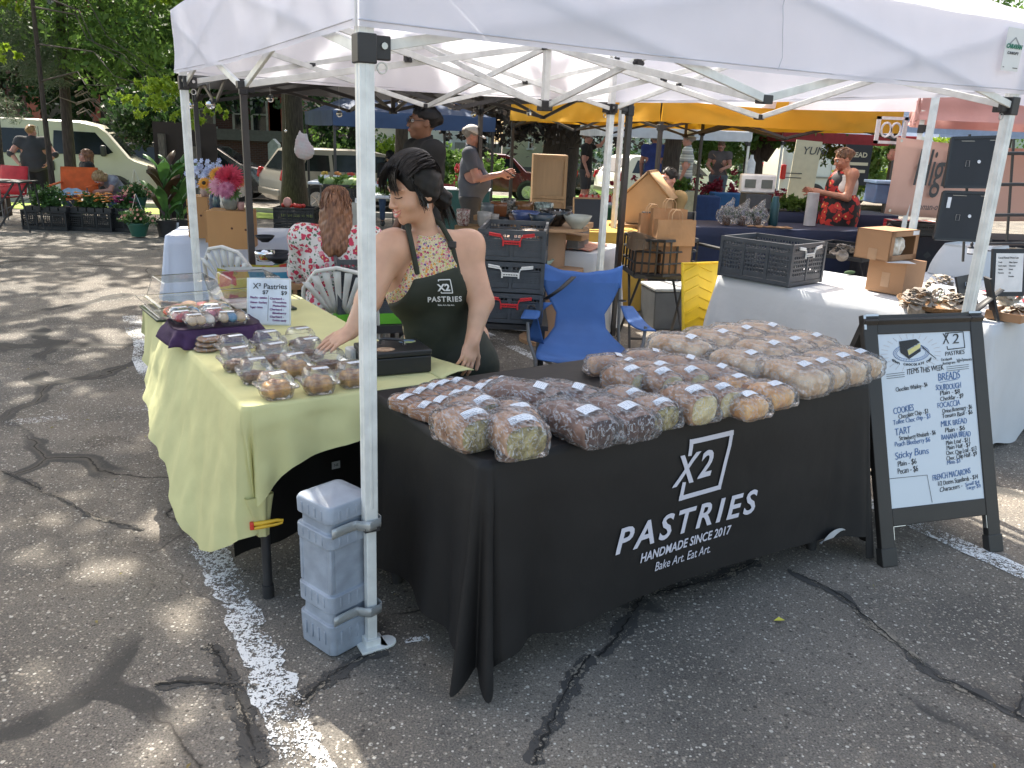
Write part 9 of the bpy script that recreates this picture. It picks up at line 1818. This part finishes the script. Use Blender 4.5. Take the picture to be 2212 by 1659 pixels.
# ================================================================ BACKGROUND PEOPLE
HB=mat('hair_brown',(.06,.03,.016),.5,col2=(.20,.10,.05),vs=30,stretch=(2,2,.3)); HG=mat('hair_grey',(.25,.22,.19),.6); HBL=mat('hair_blonde',(.24,.14,.06),.5,col2=(.42,.27,.13),vs=30,stretch=(2,2,.3)); HR_=mat('hair_auburn',(.10,.04,.02),.5,col2=(.26,.12,.06),vs=30,stretch=(2,2,.3))
BLKT=mat('black_tee',(.014,.013,.013),.85,var=.15,vs=5,bump=.3,bs=14); GRT=mat('charcoal_tee',(.045,.047,.052),.85,var=.08,vs=5,bump=.3,bs=14); BLKP=mat('black_leggings',(.010,.010,.011),.8); DEN=mat('denim',(.05,.08,.14),.85,var=.12); SHOE=mat('shoe_dark',(.03,.03,.032),.7)
def person(label,loc,rz,j,skin_m,w=1.,shirt=None,sleeve=.5,pants=None,shorts=False,hair=None,hk='bun',fem=False,belly=0,headrz=0,headrx=0,glasses=False,cap=None,hat=None,curl=(.4,.4),inf=.016,s=1.,hem=-.10,L=.2,hand=(None,None),hl=0.0045,extra=None,facefx=True,nh=60,h=.02,armw=1.):
    t=thing('person',label,'person',loc,rz,s=s); R=Matrix.Rotation(headrz,3,'Z')@Matrix.Rotation(headrx,3,'X'); B=Body(j,w=w,headR=R,fem=fem,belly=belly,curl=curl,hand=hand,bust=1 if fem else 0,armw=armw)
    link('body',B.mesh(skin_m,hb=h,hf=.008,hh=.006),t)
    if facefx: face(t,B,closed=False)
    if shirt: 
        tags={'torso','shoulder','uarm','neck'} if sleeve else {'torso'}; hip=j['hip']
        garment(t,B,'shirt',shirt,tags,inf=inf,h=h,cut=alls(above(j['neck']+V(0,0,.045),V(0,-.35,1)),above(hip+V(0,0,hem),V(0,0,-1)),sleeve_cut(B,sleeve)) if sleeve else alls(above(j['neck']+V(0,0,-.06),V(0,0,1)),above(hip+V(0,0,hem),V(0,0,-1))))
    if pants:
        garment(t,B,'shorts' if shorts else 'trousers',pants,{'thigh','shin','torso'},inf=.012 if not shorts else .02,h=h,cut=alls(above(j['hip']+V(0,0,.02),V(0,0,1)),(above(j['knL']+V(0,0,.03),V(0,0,-1)) if shorts else above(j['ftL']+V(0,0,.02),V(0,0,-1)))))
    shoes(t,B,SHOE)
    if hair: hair_sd(B,hk,hair,t,n=nh,seed=int(abs(loc[0])*10),L=L,wave=.005,thick=.004)
    P=B.P
    if glasses:
        b=MB()
        for q in (-1,1): b.tube([P(q*.031+.021*math.cos(a),-.102,.003+.016*math.sin(a)) for a in np.linspace(0,2*PI,12,endpoint=False)],.0022,n=4,closed=True); b.tube([P(q*.052,-.10,.006),P(q*.078,0,.008)],.002,n=4)
        b.tube([P(-.010,-.103,.006),P(.010,-.103,.006)],.002,n=4); b.build('glasses',BLACKP,t)
    if cap:
        S=SD(); S.ell(P(0,.020,.045),(.088,.106,.085),R,k=.02); sd_build('cap',S,cap,t,h=.012,cut=above(P(0,0,.040),R@V(0,.15,-1))); b=MB(); b.grid(lambda u,v:P((u-.5)*.14*(1-.3*v),-.07-.075*v,.050-.018*v-.02*(2*u-1)**2),6,3); b.build('cap_brim',cap,t,solid=.004)
    if hat:
        b=MB(); b.lathe([(.17,0),(.175,.004),(.095,.012),(.090,.02),(.082,.10),(.06,.12),(0,.115)],n=22,cap=False); b.build('hat',hat,t,M=Matrix.Translation(P(0,.02,.055))@R.to_4x4(),ang=None); b=MB(); b.lathe([(.094,.014),(.092,.04)],n=22,cap=False); b.build('hat_band',BLACKP,t,M=Matrix.Translation(P(0,.02,.055))@R.to_4x4())
    if extra: extra(t,B)
    return t,B
# seated woman in floral dress (back to us)
FLD=pattern('rose_dress',(.62,.58,.56),[(.50,.03,.08),(.42,.02,.06),(.60,.20,.26),(.50,.03,.08)],scale=26,size=.42,leaf=(.06,.14,.08))
j=stand(1.6,lean=-.10,w=1.25,sit=.45,arms=((.06,-.12,-.24),(-.02,-.34,-.24),(-.06,-.12,-.24),(.02,-.34,-.24)),headf=(0,-.04,0))
q=at_y(724,560,4.95)
def dressx(t,B): garment(t,B,'dress_skirt',FLD,{'thigh'},inf=.05,h=.02); garment(t,B,'dress_sleeve',FLD,{'uarm','farm'},inf=.016,h=.018)
person('seated woman with long brown hair seen from behind in a red rose print dress',(q.x,5.02,0),PI+.12,j,SK_L,1.3,FLD,.95,None,hair=HR_,hk='long',fem=True,headrx=.15,L=.30,nh=160,extra=dressx,facefx=False,h=.014,inf=.02)
# tall woman in black behind the baker, facing left
q=at_y(915,400,6.2); j=stand(1.76,w=1.15,arms=((.04,-.02,-.28),(.02,-.12,-.52),(-.04,-.02,-.28),(-.02,-.12,-.52)))
person('tall woman with glasses and dark hair in a bun, black t-shirt, facing left',(q.x,6.2,0),-PI/2+.45,j,SK_D,1.15,BLKT,.6,BLKP,hair=BH,hk='bun',fem=True,headrz=-.10,headrx=-.05,glasses=True,nh=120,s=1.02,h=.016,hem=-.24)
# man in grey T-shirt with phone, facing right
q=on_g(1035,9.6); j=stand(1.78,w=1.1,arms=((.05,-.10,-.27),(.02,-.36,-.20),(-.05,-.10,-.27),(-.02,-.36,-.20)))
def phone(t,B): b=MB(); p=B.j['haR']+V(.03,-.10,.02); b.box(p,(.07,.14,.008),rx=.5); b.build('phone',BLACKP,t)
person('bearded man in grey-blue t-shirt and white cap holding a phone, facing right',(q.x-.12,9.6,0),PI/2-.1,j,SK_P,1.12,GRT if False else mat('slate_tee',(.085,.095,.125),.85,var=.08,bump=.3,bs=14),.6,GRT,hair=HG,hk='bun',cap=mat('cap_white',(.62,.60,.58),.7),headrx=.25,extra=phone,belly=.10,nh=0,s=.95)
# seated vendor with cap and phone
q=on_g(838,16.5); j=stand(1.65,sit=.55,arms=((.03,-.08,-.25),(-.10,-.28,-.20),(-.03,-.08,-.25),(.10,-.28,-.20)))
person('vendor in black hoodie and black cap looking at a phone beyond the produce table',(q.x,16.8,q.z),.15,j,SK_L,1.05,BLKT,.95,DEN,hair=BH,hk='long',cap=BLKT,headrx=.35,nh=20,L=.15,h=.025)
# man with raised arm
q=on_g(1258,19.5); j=stand(1.78,w=1.,arms=((.10,-.20,.05),(.28,-.32,.30),(-.06,-.03,-.28),(-.04,-.12,-.50)))
person('bearded man in black t-shirt and shorts with white cap reaching up with one arm',(q.x,19.5,q.z+.25),1.15,j,SK_P,1.05,BLKT,.6,mat('shorts_grey',(.05,.05,.055),.8),True,hair=HB,hk='bun',cap=mat('cap_white',(.62,.60,.58),.7),nh=0,h=.025)
# man in blue shirt with wide hat
q=on_g(1400,18.5); j=stand(1.78,w=1.15); person('man in royal blue shirt and wide grey hat seen from behind beyond the wooden house',(q.x,18.5,q.z+.18),PI-.2,j,SK_P,1.15,mat('royal_tee',(.03,.055,.24),.8),.6,DEN,hair=HG,hk='bun',hat=mat('hat_grey',(.30,.31,.26),.8),nh=0,h=.025,facefx=False)
q=on_g(1424,20.5); j=stand(1.68); person('woman with long blonde hair in blue top beside the wide-hatted man',(q.x,20.5,q.z+.2),PI-.6,j,SK_P,1.,mat('blue_top',(.05,.09,.18),.8),.6,DEN,hair=HBL,hk='long',fem=True,nh=30,L=.2,h=.025,facefx=False)
# man in plaid shirt and straw hat
q=on_g(1468,16.5); j=stand(1.78,w=1.05,arms=((.06,.02,-.28),(.06,-.06,-.53),(-.06,.02,-.28),(-.06,-.06,-.53)))
PLD=bands('plaid_shirt',[(0,(.36,.37,.36)),(.3,(.62,.62,.58)),(.5,(.30,.32,.30)),(.62,(.55,.56,.5)),(.85,(.2,.22,.22))],axis=2,scale=7)
person('older man in pale plaid shirt, jeans and straw hat, facing left',(q.x,16.5,q.z+.12),-PI/2-.3,j,SK_P,1.08,PLD,.7,mat('grey_jeans',(.11,.14,.18),.85),hair=HG,hk='bun',hat=mat('straw',(.45,.33,.17),.8),nh=0,h=.025)
# woman with visor and green bag
q=on_g(1540,19.5); j=stand(1.66,w=1.1,arms=((.06,-.12,-.24),(-.05,-.34,-.30),(-.06,-.12,-.24),(.05,-.30,-.34)))
def gbag(t,B): leaves('mesh_bag',[(-.10,-.30,.62,.10,.08,.20)],500,.03,mat('bag_dkgreen',(.01,.07,.04),.7),t,3); b=MB(); b.tube([(-.16,-.08,1.38),(.1,-.16,1.15),(.2,-.05,.95)],.012,n=5); b.build('bag_strap',mat('strap_tan',(.3,.2,.14),.7),t)
person('woman with sunglasses in a grey top choosing produce with a green net bag',(q.x,19.5,q.z+.22),-.35,j,SK_P,1.1,mat('taupe_top',(.12,.105,.11),.85),.5,mat('grey_jeans',(.11,.14,.18),.85),True,hair=HB,hk='pony',fem=True,headrx=.5,glasses=True,extra=gbag,nh=10,h=.025)
# woman in poppy apron, facing left
q=on_g(1790,9.9); j=stand(1.62,w=1.12,arms=((.05,-.05,-.27),(-.02,-.34,-.22),(-.05,-.05,-.27),(.02,-.34,-.22)),headf=(0,-.05,-.02))
POP=pattern('poppy_apron',(.012,.012,.015),[(.50,.03,.025),(.60,.05,.04),(.35,.02,.02)],scale=11,size=.46)
def apr(t,B):
    S=SD(); hp=B.j['hip']; S.ell(hp+V(0,-.0,.05),(.235,.21,.24),k=.05); S.cap(hp+V(0,-.02,-.05),hp+V(0,-.03,-.36),.22,.235,k=.06); S.ell(hp+V(0,-.05,.28),(.17,.16,.22),k=.06)
    sd_build('poppy_apron',S,POP,t,h=.018,cut=alls(above(hp+V(0,0,-.33),V(0,0,-1)),above(hp+V(0,0,.42),V(0,.8,1))))
    b=MB(); b.tube([B.j['neck']+V(.07,-.06,-.09),B.j['neck']+V(.06,.02,.0),B.j['chest']+V(.05,.12,.05)],.012); b.tube([B.j['neck']+V(-.07,-.06,-.09),B.j['neck']+V(-.06,.02,.0),B.j['chest']+V(-.05,.12,.05)],.012); b.build('apron_strap',POP,t)
person('woman with brown bun in white tank top, poppy print apron and beige shorts, facing left',(q.x,9.9,0),-PI/2+.05,j,skin('sun',(.42,.20,.13)),1.15,mat('tank_white',(.6,.58,.55),.8),0,mat('shorts_beige',(.46,.38,.30),.8),True,hair=HB,hk='bun',fem=True,headrx=.35,extra=apr,nh=40,h=.018)
# left: standing woman in grey top
q=on_g(88,16.9); j=stand(1.66,w=1.45,arms=((.17,.10,-.24),(.04,.20,-.42),(-.17,.10,-.24),(-.04,.20,-.42)))
person('heavyset woman in charcoal top and black leggings with hands behind her back, seen from behind',(q.x,16.9,q.z-.05),PI+.35,j,SK_P,1.5,GRT,.45,BLKP,hair=HBL,hk='bun',fem=True,belly=.12,nh=40,h=.02,hem=-.12,inf=.028,facefx=False,headrz=-.5)
q=on_g(190,15.6); j=stand(1.6,w=1.2,sit=.38,arms=((.08,-.1,-.24),(.02,-.3,-.28),(-.08,-.1,-.24),(-.02,-.3,-.28)))
person('seated person with curly auburn hair and black glasses looking up to the left',(q.x-.02,15.8,q.z),-.9,j,SK_P,1.3,BLKT,.6,DEN,hair=HR_,hk='curly',glasses=True,headrx=-.25,nh=120,L=.10,belly=.1,h=.02)
q=on_g(272,15.2); j=stand(1.45,w=1.,sit=.35,lean=.75,arms=((.05,-.14,-.2),(-.02,-.30,-.22),(-.05,-.14,-.2),(.02,-.30,-.22)),headf=(0,-.06,-.10))
person('child with messy blond hair in a grey printed t-shirt bending forward',(q.x,15.2,q.z),-.5,j,SK_P,1.,mat('grey_print_tee',(.36,.36,.38),.85,col2=(.15,.15,.2),vs=6),.6,DEN,hair=HBL,hk='curly',headrx=.9,nh=110,L=.06,h=.02)
# person sitting in the pottery stall
q=on_g(1415,9.2); j=stand(1.65,sit=.5,arms=((.05,-.10,-.25),(-.05,-.32,-.26),(-.05,-.10,-.25),(.05,-.32,-.26)))
person('dark-haired person in ochre top sitting in the dim pottery stall behind the legs',(q.x,9.0,0),-.9,j,SK_P,1.05,mat('ochre_top',(.30,.20,.08),.8),.6,mat('shorts_grey',(.05,.05,.055),.8),True,hair=BH,hk='bun',glasses=True,nh=10,h=.022)
